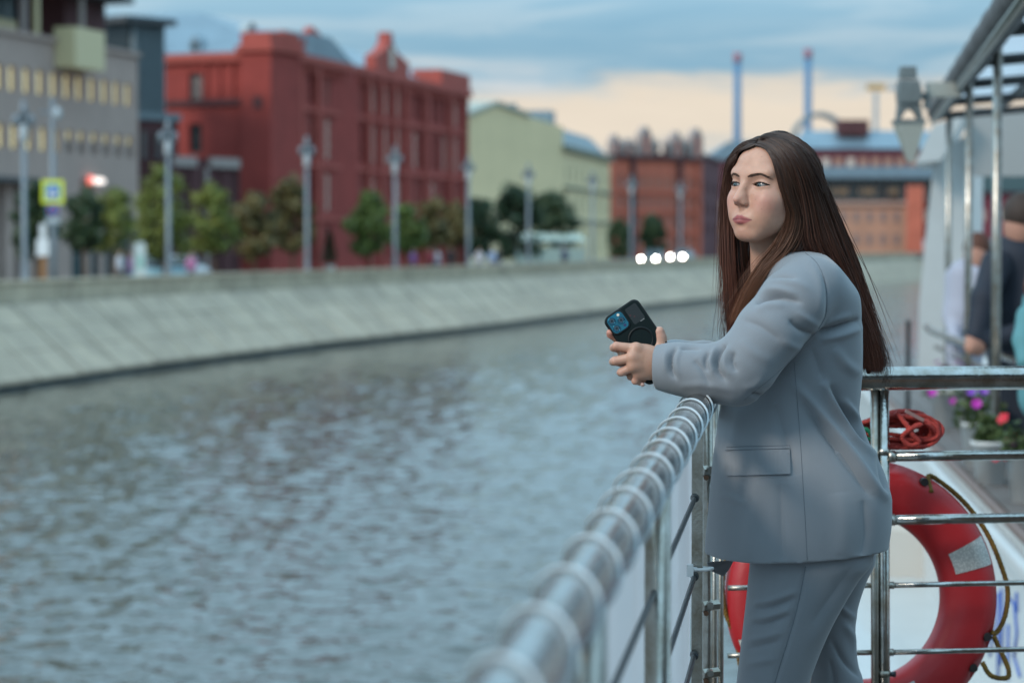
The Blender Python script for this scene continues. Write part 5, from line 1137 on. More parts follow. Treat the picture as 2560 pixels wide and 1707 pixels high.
# ================================================================== figures: distance fields turned into meshes
def W(px, py, d): return np.array(at(px, py, d))
class Field:
    """a block of space in which smooth shapes are blended, then skinned"""
    def __init__(s, lo, hi, h):
        s.lo = np.array(lo, float); s.h = h; n = np.ceil((np.array(hi) - s.lo) / h).astype(int) + 1; s.n = n
        ax = [(s.lo[i] + h * np.arange(n[i])).astype(np.float32) for i in range(3)]
        s.X, s.Y, s.Z = ax[0][:, None, None], ax[1][None, :, None], ax[2][None, None, :]
        s.F = np.full(n, 9.0, np.float32)
    def _win(s, lo, hi):
        a = np.maximum(0, np.floor((np.array(lo) - s.lo) / s.h).astype(int)); b = np.minimum(s.n, np.ceil((np.array(hi) - s.lo) / s.h).astype(int) + 1)
        return tuple(slice(int(a[i]), int(max(a[i], b[i]))) for i in range(3))
    def sub(s, w): return s.X[w[0]], s.Y[:, w[1]], s.Z[:, :, w[2]]
    def blend(s, w, D, k, op):
        F = s.F[w]
        if op == '+':
            if k <= 0: s.F[w] = np.minimum(F, D)
            else: h = np.clip(.5 + .5 * (F - D) / k, 0, 1); s.F[w] = F * (1 - h) + D * h - k * h * (1 - h)
        else:
            if k <= 0: s.F[w] = np.maximum(F, -D)
            else: h = np.clip(.5 - .5 * (F + D) / k, 0, 1); s.F[w] = F * (1 - h) - D * h + k * h * (1 - h)
    def cone(s, a, b, ra, rb, k=.01, op='+', flat=None):
        """capsule with a radius that runs from ra to rb; flat = (axis, factor) squashes it"""
        a, b = np.array(a, float), np.array(b, float); R = max(ra, rb) * (max(1, flat[1]) if flat else 1) + k + 3 * s.h + .012
        w = s._win(np.minimum(a, b) - R, np.maximum(a, b) + R); x, y, z = s.sub(w)
        ab = b - a; L2 = max(1e-12, ab @ ab)
        px, py, pz = x - a[0], y - a[1], z - a[2]
        t = np.clip((px * ab[0] + py * ab[1] + pz * ab[2]) / L2, 0, 1)
        qx, qy, qz = px - t * ab[0], py - t * ab[1], pz - t * ab[2]
        if flat:
            ax = np.array(flat[0], float); ax /= np.linalg.norm(ax); f = flat[1]
            c = qx * ax[0] + qy * ax[1] + qz * ax[2]; g = c * (1 / f - 1); qx, qy, qz = qx + g * ax[0], qy + g * ax[1], qz + g * ax[2]
        D = np.sqrt(qx * qx + qy * qy + qz * qz) - (ra + (rb - ra) * t)
        if flat and flat[1] < 1: D = D * max(.5, flat[1])
        s.blend(w, D.astype(np.float32), k, op)
    def chain(s, pts, rs, k=.01, op='+', flat=None):
        for i in range(len(pts) - 1): s.cone(pts[i], pts[i+1], rs[i], rs[i+1], k, op, flat)
    def ell(s, c, r, M=None, k=.01, op='+'):
        """ellipsoid with radii r along the rows of M"""
        c = np.array(c, float); M = np.eye(3) if M is None else np.array(M, float); R = max(r) + k + 3 * s.h + .012
        w = s._win(c - R, c + R); x, y, z = s.sub(w); px, py, pz = x - c[0], y - c[1], z - c[2]
        q = [px * M[i][0] + py * M[i][1] + pz * M[i][2] for i in range(3)]
        k0 = np.sqrt(sum((q[i] / r[i]) ** 2 for i in range(3))); k1 = np.sqrt(sum((q[i] / r[i] ** 2) ** 2 for i in range(3))) + 1e-9
        s.blend(w, (k0 * (k0 - 1) / k1).astype(np.float32), k, op)
    def mesh(s):
        F = s.F; n = s.n; S = F < 0
        C = np.zeros(n - 1, np.int8)
        for dx in (0, 1):
            for dy in (0, 1):
                for dz in (0, 1): C += S[dx:n[0]-1+dx, dy:n[1]-1+dy, dz:n[2]-1+dz]
        act = (C > 0) & (C < 8); idx = np.full(n - 1, -1, np.int64); cells = np.argwhere(act); idx[act] = np.arange(len(cells))
        P = np.zeros((len(cells), 3)); cnt = np.zeros(len(cells))
        corners = [(a, b, c) for a in (0, 1) for b in (0, 1) for c in (0, 1)]
        val = {cn: F[cells[:, 0] + cn[0], cells[:, 1] + cn[1], cells[:, 2] + cn[2]] for cn in corners}
        for c0 in corners:
            for ax in range(3):
                if c0[ax]: continue
                c1 = list(c0); c1[ax] = 1; c1 = tuple(c1); v0, v1 = val[c0], val[c1]; m = (v0 < 0) != (v1 < 0)
                t = np.where(m, v0 / np.where(m, v0 - v1, 1), 0); p = np.tile(np.array(c0, float), (len(cells), 1)); p[:, ax] = t
                P[m] += p[m]; cnt[m] += 1
        V = s.lo + (cells + P / np.maximum(cnt, 1)[:, None]) * s.h
        faces = []
        for ax in range(3):
            a, b = (ax + 1) % 3, (ax + 2) % 3
            sl0 = [slice(None)] * 3; sl1 = [slice(None)] * 3; sl0[ax] = slice(0, -1); sl1[ax] = slice(1, None)
            ch = S[tuple(sl0)] != S[tuple(sl1)]; e = np.argwhere(ch)
            ok = (e[:, a] > 0) & (e[:, b] > 0) & (e[:, a] < n[a] - 1) & (e[:, b] < n[b] - 1); e = e[ok]
            first = S[e[:, 0], e[:, 1], e[:, 2]]
            def cell(da, db):
                q = e.copy(); q[:, a] -= da; q[:, b] -= db; return idx[q[:, 0], q[:, 1], q[:, 2]]
            quad = np.stack([cell(1, 1), cell(0, 1), cell(0, 0), cell(1, 0)], 1); quad[~first] = quad[~first][:, ::-1]; faces.append(quad)
        Fq = np.concatenate(faces); Fq = Fq[(Fq >= 0).all(1)]
        return V, Fq
def np_mesh(name, V, Fq, smooth=True):
    me = bpy.data.meshes.new(name); nv, nf = len(V), len(Fq); k = Fq.shape[1]
    me.vertices.add(nv); me.vertices.foreach_set('co', np.asarray(V, np.float32).ravel())
    me.loops.add(nf * k); me.loops.foreach_set('vertex_index', Fq.astype(np.int32).ravel())
    me.polygons.add(nf); me.polygons.foreach_set('loop_start', np.arange(nf, dtype=np.int32) * k)
    me.polygons.foreach_set('use_smooth', np.ones(nf, bool) if smooth else np.zeros(nf, bool)); me.update(calc_edges=True); me.validate(); return me
def relax(V, Fq, it=2, lam=.5):
    """Taubin-style smoothing that keeps the volume"""
    e = np.concatenate([Fq[:, [0, 1]], Fq[:, [1, 2]], Fq[:, [2, 3]], Fq[:, [3, 0]]]); n = len(V)
    e = np.concatenate([e, e[:, ::-1]]); cnt = np.bincount(e[:, 0], minlength=n)[:, None]
    for i in range(it):
        for l in (lam, -lam * 1.04):
            S = np.stack([np.bincount(e[:, 0], weights=V[e[:, 1], j], minlength=n) for j in range(3)], 1) / np.maximum(cnt, 1); V = V + l * (S - V)
    return V
def color_attr(me, C):
    a = me.color_attributes.new('tint', 'FLOAT_COLOR', 'POINT'); a.data.foreach_set('color', np.concatenate([C, np.ones((len(C), 1))], 1).astype(np.float32).ravel())
def join_np(parts):
    V = []; Q = []; C = []; b = 0
    for v, f, c in parts: V.append(v); Q.append(f + b); C.append(c); b += len(v)
    return np.concatenate(V), np.concatenate(Q), np.concatenate(C)
def path_dist(U, V_, pts):
    """distance in the plane to a polyline, and how far along it the nearest point lies"""
    best = np.full(np.broadcast(U, V_).shape, 1e9, np.float32); T = np.zeros_like(best); n = len(pts) - 1
    for i in range(n):
        a, b = np.array(pts[i]), np.array(pts[i+1]); ab = b - a; t = np.clip(((U - a[0]) * ab[0] + (V_ - a[1]) * ab[1]) / (ab @ ab), 0, 1)
        d = np.sqrt((U - a[0] - t * ab[0]) ** 2 + (V_ - a[1] - t * ab[1]) ** 2); m = d < best; best = np.where(m, d, best); T = np.where(m, (i + t) / n, T)
    return best, T
def curve_pts(pts, n):
    """Catmull-Rom through pts, n samples"""
    P = np.array(pts, float); m = len(P) - 1; out = []
    for s in np.linspace(0, m, n):
        i = min(int(s), m - 1); t = s - i; p0, p1, p2, p3 = P[max(i-1, 0)], P[i], P[i+1], P[min(i+2, m)]
        out.append(.5 * (2*p1 + (p2 - p0)*t + (2*p0 - 5*p1 + 4*p2 - p3)*t*t + (3*p1 - p0 - 3*p2 + p3)*t**3))
    return np.array(out)

def skin_mat():
    m = bpy.data.materials.new('skin'); m.use_nodes = True; nt = m.node_tree; N = nt.nodes; L = nt.links; b = N['Principled BSDF']
    a = N.new('ShaderNodeAttribute'); a.attribute_name = 'tint'
    tc = N.new('ShaderNodeTexCoord'); n = N.new('ShaderNodeTexNoise'); n.inputs['Scale'].default_value = 90; n.inputs['Detail'].default_value = 4; L.new(tc.outputs['Object'], n.inputs['Vector'])
    hs = N.new('ShaderNodeHueSaturation'); mr = N.new('ShaderNodeMapRange'); mr.inputs['To Min'].default_value = .88; mr.inputs['To Max'].default_value = 1.12
    L.new(n.outputs[0], mr.inputs[0]); L.new(mr.outputs[0], hs.inputs['Value']); L.new(a.outputs['Color'], hs.inputs['Color']); L.new(hs.outputs[0], b.inputs['Base Color'])
    b.inputs['Roughness'].default_value = .46; b.inputs['Specular IOR Level'].default_value = .4
    b.inputs['Subsurface Weight'].default_value = .18; b.inputs['Subsurface Radius'].default_value = (.9, .35, .2); b.inputs['Subsurface Scale'].default_value = .006
    n2 = N.new('ShaderNodeTexNoise'); n2.inputs['Scale'].default_value = 500; n2.inputs['Detail'].default_value = 3; L.new(tc.outputs['Object'], n2.inputs['Vector'])
    bp = N.new('ShaderNodeBump'); bp.inputs['Strength'].default_value = .07; bp.inputs['Distance'].default_value = .004; L.new(n2.outputs[0], bp.inputs['Height']); L.new(bp.outputs[0], b.inputs['Normal'])
    return m
M_SKIN = skin_mat()
def fabric_mat(name, c, scale=1500, rough=.75):
    m = bpy.data.materials.new(name); m.use_nodes = True; nt = m.node_tree; N = nt.nodes; L = nt.links; b = N['Principled BSDF']
    tc = N.new('ShaderNodeTexCoord'); n = N.new('ShaderNodeTexNoise'); n.inputs['Scale'].default_value = 6; n.inputs['Detail'].default_value = 5; L.new(tc.outputs['Object'], n.inputs['Vector'])
    r = N.new('ShaderNodeValToRGB'); e = r.color_ramp.elements; e[0].position = .3; e[1].position = .7; e[0].color = (*[x * .95 for x in c], 1); e[1].color = (*[x * 1.05 for x in c], 1); L.new(n.outputs[0], r.inputs[0])
    n2 = N.new('ShaderNodeTexNoise'); n2.inputs['Scale'].default_value = scale; n2.inputs['Detail'].default_value = 2; L.new(tc.outputs['Object'], n2.inputs['Vector'])
    mx = N.new('ShaderNodeMix'); mx.data_type = 'RGBA'; mx.blend_type = 'MULTIPLY'; mx.inputs[0].default_value = .18; L.new(r.outputs[0], mx.inputs[6]); L.new(n2.outputs[0], mx.inputs[7]); L.new(mx.outputs[2], b.inputs['Base Color'])
    b.inputs['Roughness'].default_value = rough; b.inputs['Sheen Weight'].default_value = .25; b.inputs['Sheen Roughness'].default_value = .5; b.inputs['Specular IOR Level'].default_value = .3
    bp = N.new('ShaderNodeBump'); bp.inputs['Strength'].default_value = .10; bp.inputs['Distance'].default_value = .002; L.new(n2.outputs[0], bp.inputs['Height']); L.new(bp.outputs[0], b.inputs['Normal'])
    return m
M_SUIT = fabric_mat('grey_blue_suiting', (.225, .245, .270))
M_SEAM = mat('suit_seam_thread', (.115, .135, .16), .8)

# ------------------------------------------------------------------ the woman
DW = 4.65
wo = empty('person', (world_x(2000, DW), DW, 0)); tag(wo, 'woman in grey blue trouser suit leaning on the side rail, long brown hair, holding phone', 'person')
WO = np.array(wo.location)
def put(name, me, m, parent=wo):
    """mesh in world coordinates, hung under the woman"""
    o = link(name, me, m, parent); o.matrix_parent_inverse = Matrix.Identity(4)
    o.location = tuple(-WO) if parent is wo else (0, 0, 0); return o

# head frame: f looks out of the face, s towards the woman's left (our side), u up
HYAW, HPITCH, HROLL = math.radians(48.5), math.radians(6), math.radians(-1.6)
_f = Vector((-math.sin(HYAW) * math.cos(HPITCH), -math.cos(HYAW) * math.cos(HPITCH), math.sin(HPITCH)))
_s = Vector((0, 0, 1)).cross(_f).normalized(); _u = _f.cross(_s).normalized()
_R = Matrix.Rotation(HROLL, 3, _f); _s, _u = _R @ _s, _R @ _u
HM = np.array([_f, _s, _u]); HC = W(1934, 473, 4.63)
HSC = 0.96
def Hd(f, s, u): return HC + (HM.T @ (np.array((f, s, u)) * HSC))
NECK_B = W(1950, 720, 4.67)

def build_head():
    h = .00125; g = Field(HC + np.array((-.125, -.125, -.20)), HC + np.array((.125, .13, .125)), h)
    E = lambda c, r, k=.02, op='+': g.ell(Hd(*c), [x * HSC for x in r], HM, k * HSC, op)
    def Cn(a, b, ra, rb, k=.01, op='+'): g.cone(Hd(*a), Hd(*b), ra * HSC, rb * HSC, k * HSC, op)
    E((-.010, 0, .026), (.090, .070, .074), 0)
    E((.024, 0, .036), (.057, .060, .050), .02)
    E((.026, 0, -.025), (.056, .0600, .066), .03)
    E((.028, 0, -.064), (.046, .047, .038), .025)
    E((.062, 0, -.0925), (.0175, .021, .0145), .022)
    for q in (-1, 1):
        Cn((.002, q * .050, -.048), (.058, q * .016, -.092), .014, .012, .024)      # jaw line
        E((.050, q * .040, -.030), (.028, .022, .022), .022)                          # cheek bone
        E((.054, q * .032, -.058), (.024, .018, .025), .02)                           # cheek
        Cn((.079, q * .010, .0195), (.066, q * .043, .024), .0080, .0095, .014)        # brow
        Cn((-.01, q * .064, .012), (-.012, q * .064, -.022), .008, .006, .01)         # ear under the hair
    for q in (-1, 1):
        g.ell(Hd(.0935, q * .0315, -.001), (.0150, .0195, .0120), HM, .012, '-')       # socket
    # nose
    Cn((.0805, 0, .010), (.0985, 0, -.027), .0070, .0074, .012)
    E((.1020, 0, -.0335), (.0082, .0076, .0070), .008)
    for q in (-1, 1): E((.0895, q * .0094, -.0385), (.0078, .0054, .0058), .008)
    for q in (-1, 1): E((.0910, q * .0058, -.0290), (.0085, .0056, .0095), .009)
    Cn((.093, 0, -.037), (.086, 0, -.048), .0052, .0045, .006)
    for q in (-1, 1): E((.0930, q * .0070, -.0448), (.0062, .0034, .0040), .002, '-')
    # mouth
    E((.072, 0, -.068), (.018, .026, .020), .012)
    for q in (-1, 1):
        Cn((.0868, q * .0045, -.0642), (.0765, q * .0235, -.0690), .0034, .0018, .006)
        Cn((.0855, q * .0, -.0752), (.0765, q * .0205, -.0710), .0042, .0020, .006)
    for q in (): Cn((.0912, 0, -.0699), (.0788, q * .0255, -.0700), .0008, .0008, .0032, '-')
    E((.094, 0, -.0845), (.009, .016, .0045), .008, '-')                              # dip under the lower lip
    E((.0955, 0, -.056), (.005, .0028, .007), .004, '-')                              # philtrum
    # lids round the eyeballs
    for q in (-1, 1):
        g.ell(EYE(q), (.0146, .0168, .0144), HM, .005, '+')
        w = g._win(EYE(q) - .03, EYE(q) + .03); x, y, z = g.sub(w); d = [x - EYE(q)[0], y - EYE(q)[1], z - EYE(q)[2]]
        f_, s_, u_ = [sum(d[j] * HM[i][j] for j in range(3)) for i in range(3)]
        t = np.clip(s_ * q / .0164, -1, 1)
        upper = .0042 * (1 - np.abs(t) ** 2.2) + .0006 * t; lower = -.0037 * (1 - np.abs(t) ** 2.0)
        D = np.maximum(np.maximum(u_ - upper, lower - u_), np.maximum(np.abs(s_) - .0164, .004 - f_))
        g.blend(w, D.astype(np.float32), .0012, '-')
    # neck
    nk = NECK_B
    g.cone(Hd(-.022, 0, -.045), nk + np.array((.0, 0, .045)), .050, .052, .022)
    g.cone(Hd(.012, -.006, -.085), nk + np.array((-.035, -.010, .03)), .024, .020, .02)
    V, Q = g.mesh(); V = relax(V, Q, 2)
    L = (V - HC) @ HM.T / HSC; f, s, u = L.T
    base = np.array((.52, .288, .205)); C = np.tile(base, (len(V), 1))
    def tint(mask, col): 
        nonlocal C
        m = np.clip(mask, 0, 1)[:, None]; C = C * (1 - m) + np.array(col) * m
    G = lambda c, r: np.exp(-(((f - c[0]) / r[0]) ** 2 + ((np.abs(s) - c[1]) / r[1]) ** 2 + ((u - c[2]) / r[2]) ** 2))
    tint(.75 * G((.055, .044, -.036), (.04, .020, .020)), (.52, .225, .185))           # blush
    tint(.6 * G((.10, 0, -.036), (.02, .010, .012)), (.52, .24, .195))                 # nose tip
    tint(.35 * G((.07, 0, -.10), (.03, .02, .012)), (.53, .26, .20))
    tint(.30 * G((.07, .033, .012), (.03, .022, .008)), (.46, .26, .19))                # upper lids: soft shading put into the tint
    tint(.35 * G((.08, .018, -.004), (.03, .008, .010)), (.44, .25, .20))
    fm = f > .055
    a = np.abs(s)
    up_edge = -.0622 - .0005 * np.cos(a / .0045 * 1.2) * (a < .008) - .0082 * np.clip(a / .0262, 0, 1) ** 1.5 + .0012 * np.exp(-((a - .006) / .004) ** 2)
    lo_edge = -.0800 + .0096 * np.clip(a / .0258, 0, 1) ** 2.2
    e = .0011; inside = 1 / (1 + np.exp(-(up_edge - u) / e * 2)) * 1 / (1 + np.exp(-(u - lo_edge) / e * 2)) * (a < .0260) * fm
    tint(inside * .95, (.36, .10, .10)); tint(inside * (u > -.0702) * .35, (.29, .075, .082))
    tint(np.exp(-((u + .0702) / .0011) ** 2) * (a < .0258) * fm * (f > .07) * .8, (.12, .03, .035))  # shade of the parting between the lips put into the tint
    rgm = np.random.default_rng(2)
    for c in ((.075, .028, .055), (.06, .045, -.048), (.075, .024, -.02), (.066, .038, -.012), (.07, .03, -.03)):
        tint(.35 * np.exp(-(((s - c[1]) / .0013) ** 2 + ((u - c[2]) / .0013) ** 2)) * (f > .03), (.22, .10, .07))
    return V, Q, C
def EYE(q): return Hd(.0640, q * .0318, .0)
V1, Q1, C1 = build_head()
# --- hands: the left one nearer to us, the right one behind it, both round the foot of the phone
DH = 4.475
def build_hands():
    g = Field(W(1500, 1000, DH) - np.array((0, .07, 0)), W(1690, 790, DH) + np.array((0, .16, 0)), .00115)
    P = lambda x, y, dd: W(x, y, DH + dd)
    # left hand: back of the hand
    wr = P(1662, 912, .022)
    mcp = [P(1590, 872, -.002), P(1581, 894, -.007), P(1584, 916, -.005), P(1594, 936, .004)]
    for i, (m, r) in enumerate(zip(mcp, (.0118, .0120, .0112, .0100))):
        st = P(1648, (892, 904, 917, 930)[i], .012); g.cone(st, m, .0150, r, .012)
    g.cone(P(1700, 912, .03), wr, .0255, .0235, .015); g.cone(wr, P(1630, 905, .012), .0235, .0185, .015)
    g.cone(P(1615, 885, .012), P(1612, 915, .014), .015, .014, .014)
    for a, b in ((0, 1), (1, 2), (2, 3)): g.cone(mcp[a] + (mcp[a] - wr) * -.15, mcp[b] + (mcp[b] - wr) * -.15, .009, .009, .008)
    # fingers: out to the left, then folding away round the far hand
    fin = [([P(1590, 872, -.002), P(1541, 865, .000), P(1534, 869, .020), P(1552, 876, .036)], (.0108, .0090, .0082, .0070)),
           ([P(1581, 894, -.007), P(1538, 902, -.002), P(1533, 904, .019), P(1552, 908, .034)], (.0110, .0092, .0083, .0070)),
           ([P(1584, 916, -.005), P(1554, 930, .000), P(1551, 931, .018), P(1566, 932, .030)], (.0103, .0086, .0077, .0066)),
           ([P(1594, 936, .004), P(1588, 952, .006), P(1600, 955, .014), P(1609, 949, .020)], (.0094, .0078, .0070, .0060))]
    for pts, rs in fin: g.chain(pts, [r * .88 for r in rs], .0022)
    for m in mcp[:3]: g.ell(m + np.array((.0, -.004, .002)), (.009, .007, .008), None, .008)     # knuckles
    # thumb stands up along the right edge of the phone
    g.chain([P(1655, 905, .030), P(1650, 872, .036), P(1651, 846, .036), P(1648, 829, .034)], (.0185, .0140, .0104, .0098), .008)
    # right hand behind
    g.chain([P(1715, 905, .105), P(1660, 908, .085), P(1615, 902, .064)], (.026, .024, .021), .014)
    g.cone(P(1615, 885, .058), P(1610, 918, .062), .014, .014, .012)
    rf = [([P(1605, 880, .056), P(1572, 884, .050), P(1556, 884, .030), P(1562, 883, .012)], (.0100, .0085, .0078, .0070)),
          ([P(1600, 895, .060), P(1566, 905, .054), P(1552, 908, .040)], (.0098, .0086, .0076)),
          ([P(1603, 915, .056), P(1578, 934, .040), P(1577, 941, .020), P(1584, 938, .012)], (.0090, .0078, .0070, .0062)),
          ([P(1610, 868, .058), P(1550, 852, .046), P(1527, 836, .036), P(1525, 831, .030)], (.0098, .0082, .0074, .0066))]
    for pts, rs in rf: g.chain(pts, rs, .003)
    # furrows between the fingers of the left hand
    V, Q = g.mesh(); V = relax(V, Q, 2)
    C = np.tile(np.array((.50, .282, .20)), (len(V), 1))
    def tint(c, r, col, a):
        nonlocal C
        m = (a * np.exp(-((V - c) ** 2).sum(1) / r ** 2))[:, None]; C = C * (1 - m) + np.array(col) * m
    for m in mcp: tint(m, .010, (.56, .27, .205), .55)
    for pts, rs in fin: tint(pts[1], .011, (.57, .28, .22), .5); tint((pts[0] * .3 + pts[1] * .7), .006, (.48, .26, .195), .35)
    tint(P(1648, 829, .03), .012, (.58, .30, .24), .5); tint(P(1525, 833, .03), .014, (.58, .22, .18), .7); tint(P(1577, 941, .02), .012, (.44, .22, .17), .4)
    tint(P(1556, 883, .015), .012, (.62, .42, .33), .6)
    return V, Q, C, fin
V2, Q2, C2, FIN = build_hands()
# --- the body under the clothes: coarse, one figure from neck to ankles and wrists
HIPC = W(2010, 1330, 4.68)
def build_under():
    g = Field(np.array((.15, 4.25, .0)), np.array((.95, 5.1, 1.45)), .012)
    g.cone(NECK_B + np.array((0, 0, .03)), NECK_B - np.array((-.03, 0, .06)), .045, .07, .03)
    for y in (-.10, .10): g.cone(NECK_B + np.array((.04, y * .3, -.05)), W(2020, 715, 4.66) + np.array((0, y * 1.35, 0)), .045, .04, .03)
    g.cone(W(2015, 760, 4.66), W(1995, 1000, 4.66), .085, .085, .04, flat=((0, 1, 0), 1.4)); g.cone(W(1995, 1000, 4.66), HIPC, .085, .105, .05, flat=((0, 1, 0), 1.35))
    g.chain([W(2022, 712, 4.52), W(1925, 832, 4.47), W(1848, 932, 4.465), W(1662, 912, DH + .022)], (.042, .038, .034, .024), .02)
    g.chain([W(2010, 712, 4.82), W(1925, 832, 4.72), W(1850, 925, 4.66), W(1690, 905, DH + .10)], (.042, .038, .034, .024), .02)
    g.chain([HIPC + np.array((-.01, -.085, -.02)), W(1955, 1690, 4.585), np.array((.455, 4.60, .09)), np.array((.44, 4.60, .05))], (.07, .048, .032, .03), .03)
    g.chain([HIPC + np.array((.0, .085, -.02)), W(2080, 1690, 4.78), np.array((.63, 4.80, .09)), np.array((.62, 4.80, .05))], (.07, .048, .032, .03), .03)
    V, Q = g.mesh(); return V, Q, np.tile(np.array((.47, .285, .215)), (len(V), 1))
V3, Q3, C3_ = build_under()
V, Q, C = join_np([(V1, Q1, C1), (V2, Q2, C2), (V3, Q3, C3_)])
me = np_mesh('body', V, Q); color_attr(me, C); put('body', me, M_SKIN)

# --- eyes
def eye_mat():
    m = bpy.data.materials.new('eye'); m.use_nodes = True; nt = m.node_tree; N = nt.nodes; L = nt.links; b = N['Principled BSDF']
    tc = N.new('ShaderNodeTexCoord'); sep = N.new('ShaderNodeSeparateXYZ'); L.new(tc.outputs['Object'], sep.inputs[0])
    v = N.new('ShaderNodeCombineXYZ'); L.new(sep.outputs[0], v.inputs[0]); L.new(sep.outputs[1], v.inputs[1])
    ln = N.new('ShaderNodeVectorMath'); ln.operation = 'LENGTH'; L.new(v.outputs[0], ln.inputs[0])
    r = N.new('ShaderNodeValToRGB'); e = r.color_ramp.elements
    for k in range(4): e.new(.5)
    for k, (p, c) in enumerate(((.0, (.004, .004, .005)), (.18, (.004, .004, .005)), (.21, (.05, .08, .085)), (.38, (.075, .10, .10)), (.44, (.02, .024, .027)), (.50, (.32, .29, .28)))): e[k].position = p; e[k].color = (*c, 1)
    mu = N.new('ShaderNodeMath'); mu.operation = 'MULTIPLY'; mu.inputs[1].default_value = 1 / .0130; L.new(ln.outputs['Value'], mu.inputs[0]); L.new(mu.outputs[0], r.inputs[0]); L.new(r.outputs[0], b.inputs['Base Color'])
    b.inputs['Roughness'].default_value = .06; b.inputs['Coat Weight'].default_value = .6; return m
M_EYE = eye_mat()
gz = Vector((-math.sin(HYAW + math.radians(8)), -math.cos(HYAW + math.radians(8)), -.03)).normalized()
for q in (-1, 1):
    b = bmesh.new(); bmesh.ops.create_uvsphere(b, u_segments=24, v_segments=16, radius=.0133)
    me = bpy.data.meshes.new('eyeball'); b.to_mesh(me); b.free(); me.polygons.foreach_set('use_smooth', [True] * len(me.polygons))
    o = link('eyeball', me, M_EYE, wo); o.location = tuple(EYE(q) - WO); o.rotation_euler = gz.to_track_quat('Z', 'Y').to_euler()
# --- brows and lashes, laid on the skin by casting rays at it
from mathutils.bvhtree import BVHTree
head_bvh = BVHTree.FromPolygons([Vector(v) for v in V1], [tuple(int(i) for i in f) for f in Q1])
def on_face(s, u, lift=.0006):
    o = Vector(Hd(.16, s, u)); hit = head_bvh.ray_cast(o, -_f)
    return hit[0] + hit[1] * lift if hit[0] else Vector(Hd(.08, s, u))
M_BROW = mat('brow_hair', (.085, .050, .036), .85)
rgb_ = np.random.default_rng(4)
for q in (-1, 1):
    mb = MB()
    for k in range(340):
        t = rgb_.uniform(0, 1); w = (.0044 * (1 - t) ** .6 + .0008) * min(1, .55 + t * 3); c = rgb_.uniform(-1, 1)
        s0 = .0105 + .0385 * t; u0 = .0142 + .0066 * math.sin(min(1, t * 1.2) * 1.75) - .0085 * max(0, t - .62) ** 1.2 * 2.2 + c * w * .55
        ds = .0042; du = .0022 * (1 - 2.2 * t)
        p = [on_face(q * (s0 + ds * j), u0 + du * j * (1 if c < .2 else -.2), .0005 + .0004 * j) for j in (0, .5, 1)]
        mb.tube(p, [.00018, .00016, .00005], 3, cap=False)
    mb.build('eyebrow', M_BROW, wo, tuple(-WO))
    mb = MB()
    def lidpt(t, u, ex): s_ = .0164 * t; return Vector(EYE(q)) + _s * (q * s_) + _u * u + _f * (.0146 * math.sqrt(max(.01, 1 - (s_ / .0172) ** 2 - (u / .0146) ** 2)) + ex)
    lid = [lidpt(t, .0042 * (1 - min(1, abs(t)) ** 2.2) + .0006 * t, .0004) for t in np.linspace(-.97, 1.05, 16)]
    mb.tube(lid, [.0006 + .0006 * min(1, .3 + i / 9) for i in range(16)], 5)
    for k in range(16):
        i = rgb_.uniform(1, 14.5); a = lid[int(i)].lerp(lid[int(i) + 1], i - int(i)); t = i / 15
        dirv = (_f * .9 + _u * .22 + _s * (q * (t - .35) * 1.1)).normalized(); L_ = .0036 + .0026 * t
        mb.tube([a, a + dirv * L_ * .55, a + dirv * L_ + _u * .0016], [.00020, .00016, .00006], 3, cap=False)
    mb.build('eyelashes', mat('lash_black', (.012, .008, .007), .6), wo, tuple(-WO))
    lo = [lidpt(t, -.0037 * (1 - abs(t) ** 2), .0003) for t in np.linspace(-.9, .97, 12)]
    mb = MB(); mb.tube(lo, .00032, 4); mb.build('lower_lash_line', mat('lash_brown', (.10, .05, .04), .6), wo, tuple(-WO))
# finger nails
M_NAIL = mat('nail', (.52, .33, .28), .25)
for (px, py, dd, nx) in ((1606, 957, .010, 1),):
    c = Vector(W(px, py, DH + dd)); m = MB(); m.lathe([(.0042, 0), (.0036, .0012), (.001, .0016)], 10); o = m.build('finger_nail', M_NAIL, wo); o.location = c - Vector(WO) + Vector((0, -.007, -.003)); o.rotation_euler = (math.radians(110), .3, 0)
# --- jacket
ROWS = [(622, 1990, 2038, .03), (643, 1955, 2060, .09), (668, 1928, 2080, .138), (700, 1902, 2106, .162), (735, 1882, 2130, .170), (780, 1864, 2138, .170), (850, 1847, 2144, .164), (920, 1832, 2146, .156), (980, 1817, 2144, .150), (1040, 1804, 2142, .150), (1085, 1798, 2162, .157), (1130, 1792, 2186, .166), (1180, 1787, 2207, .176), (1240, 1782, 2221, .184), (1300, 1777, 2222, .188), (1360, 1772, 2214, .190), (1440, 1768, 2200, .190)]
DT = 4.66
HEM_Z = None
def lace(rows, z, col):
    zs = [world_z(r[0], DT) for r in rows][::-1]; return np.interp(z, zs, [r[col] for r in rows][::-1])
def smooth_rows(rows, n=60):
    P = curve_pts([(r[0], r[1], r[2], r[3]) for r in rows], n); return [tuple(p) for p in P]
RS = smooth_rows(ROWS, 80)
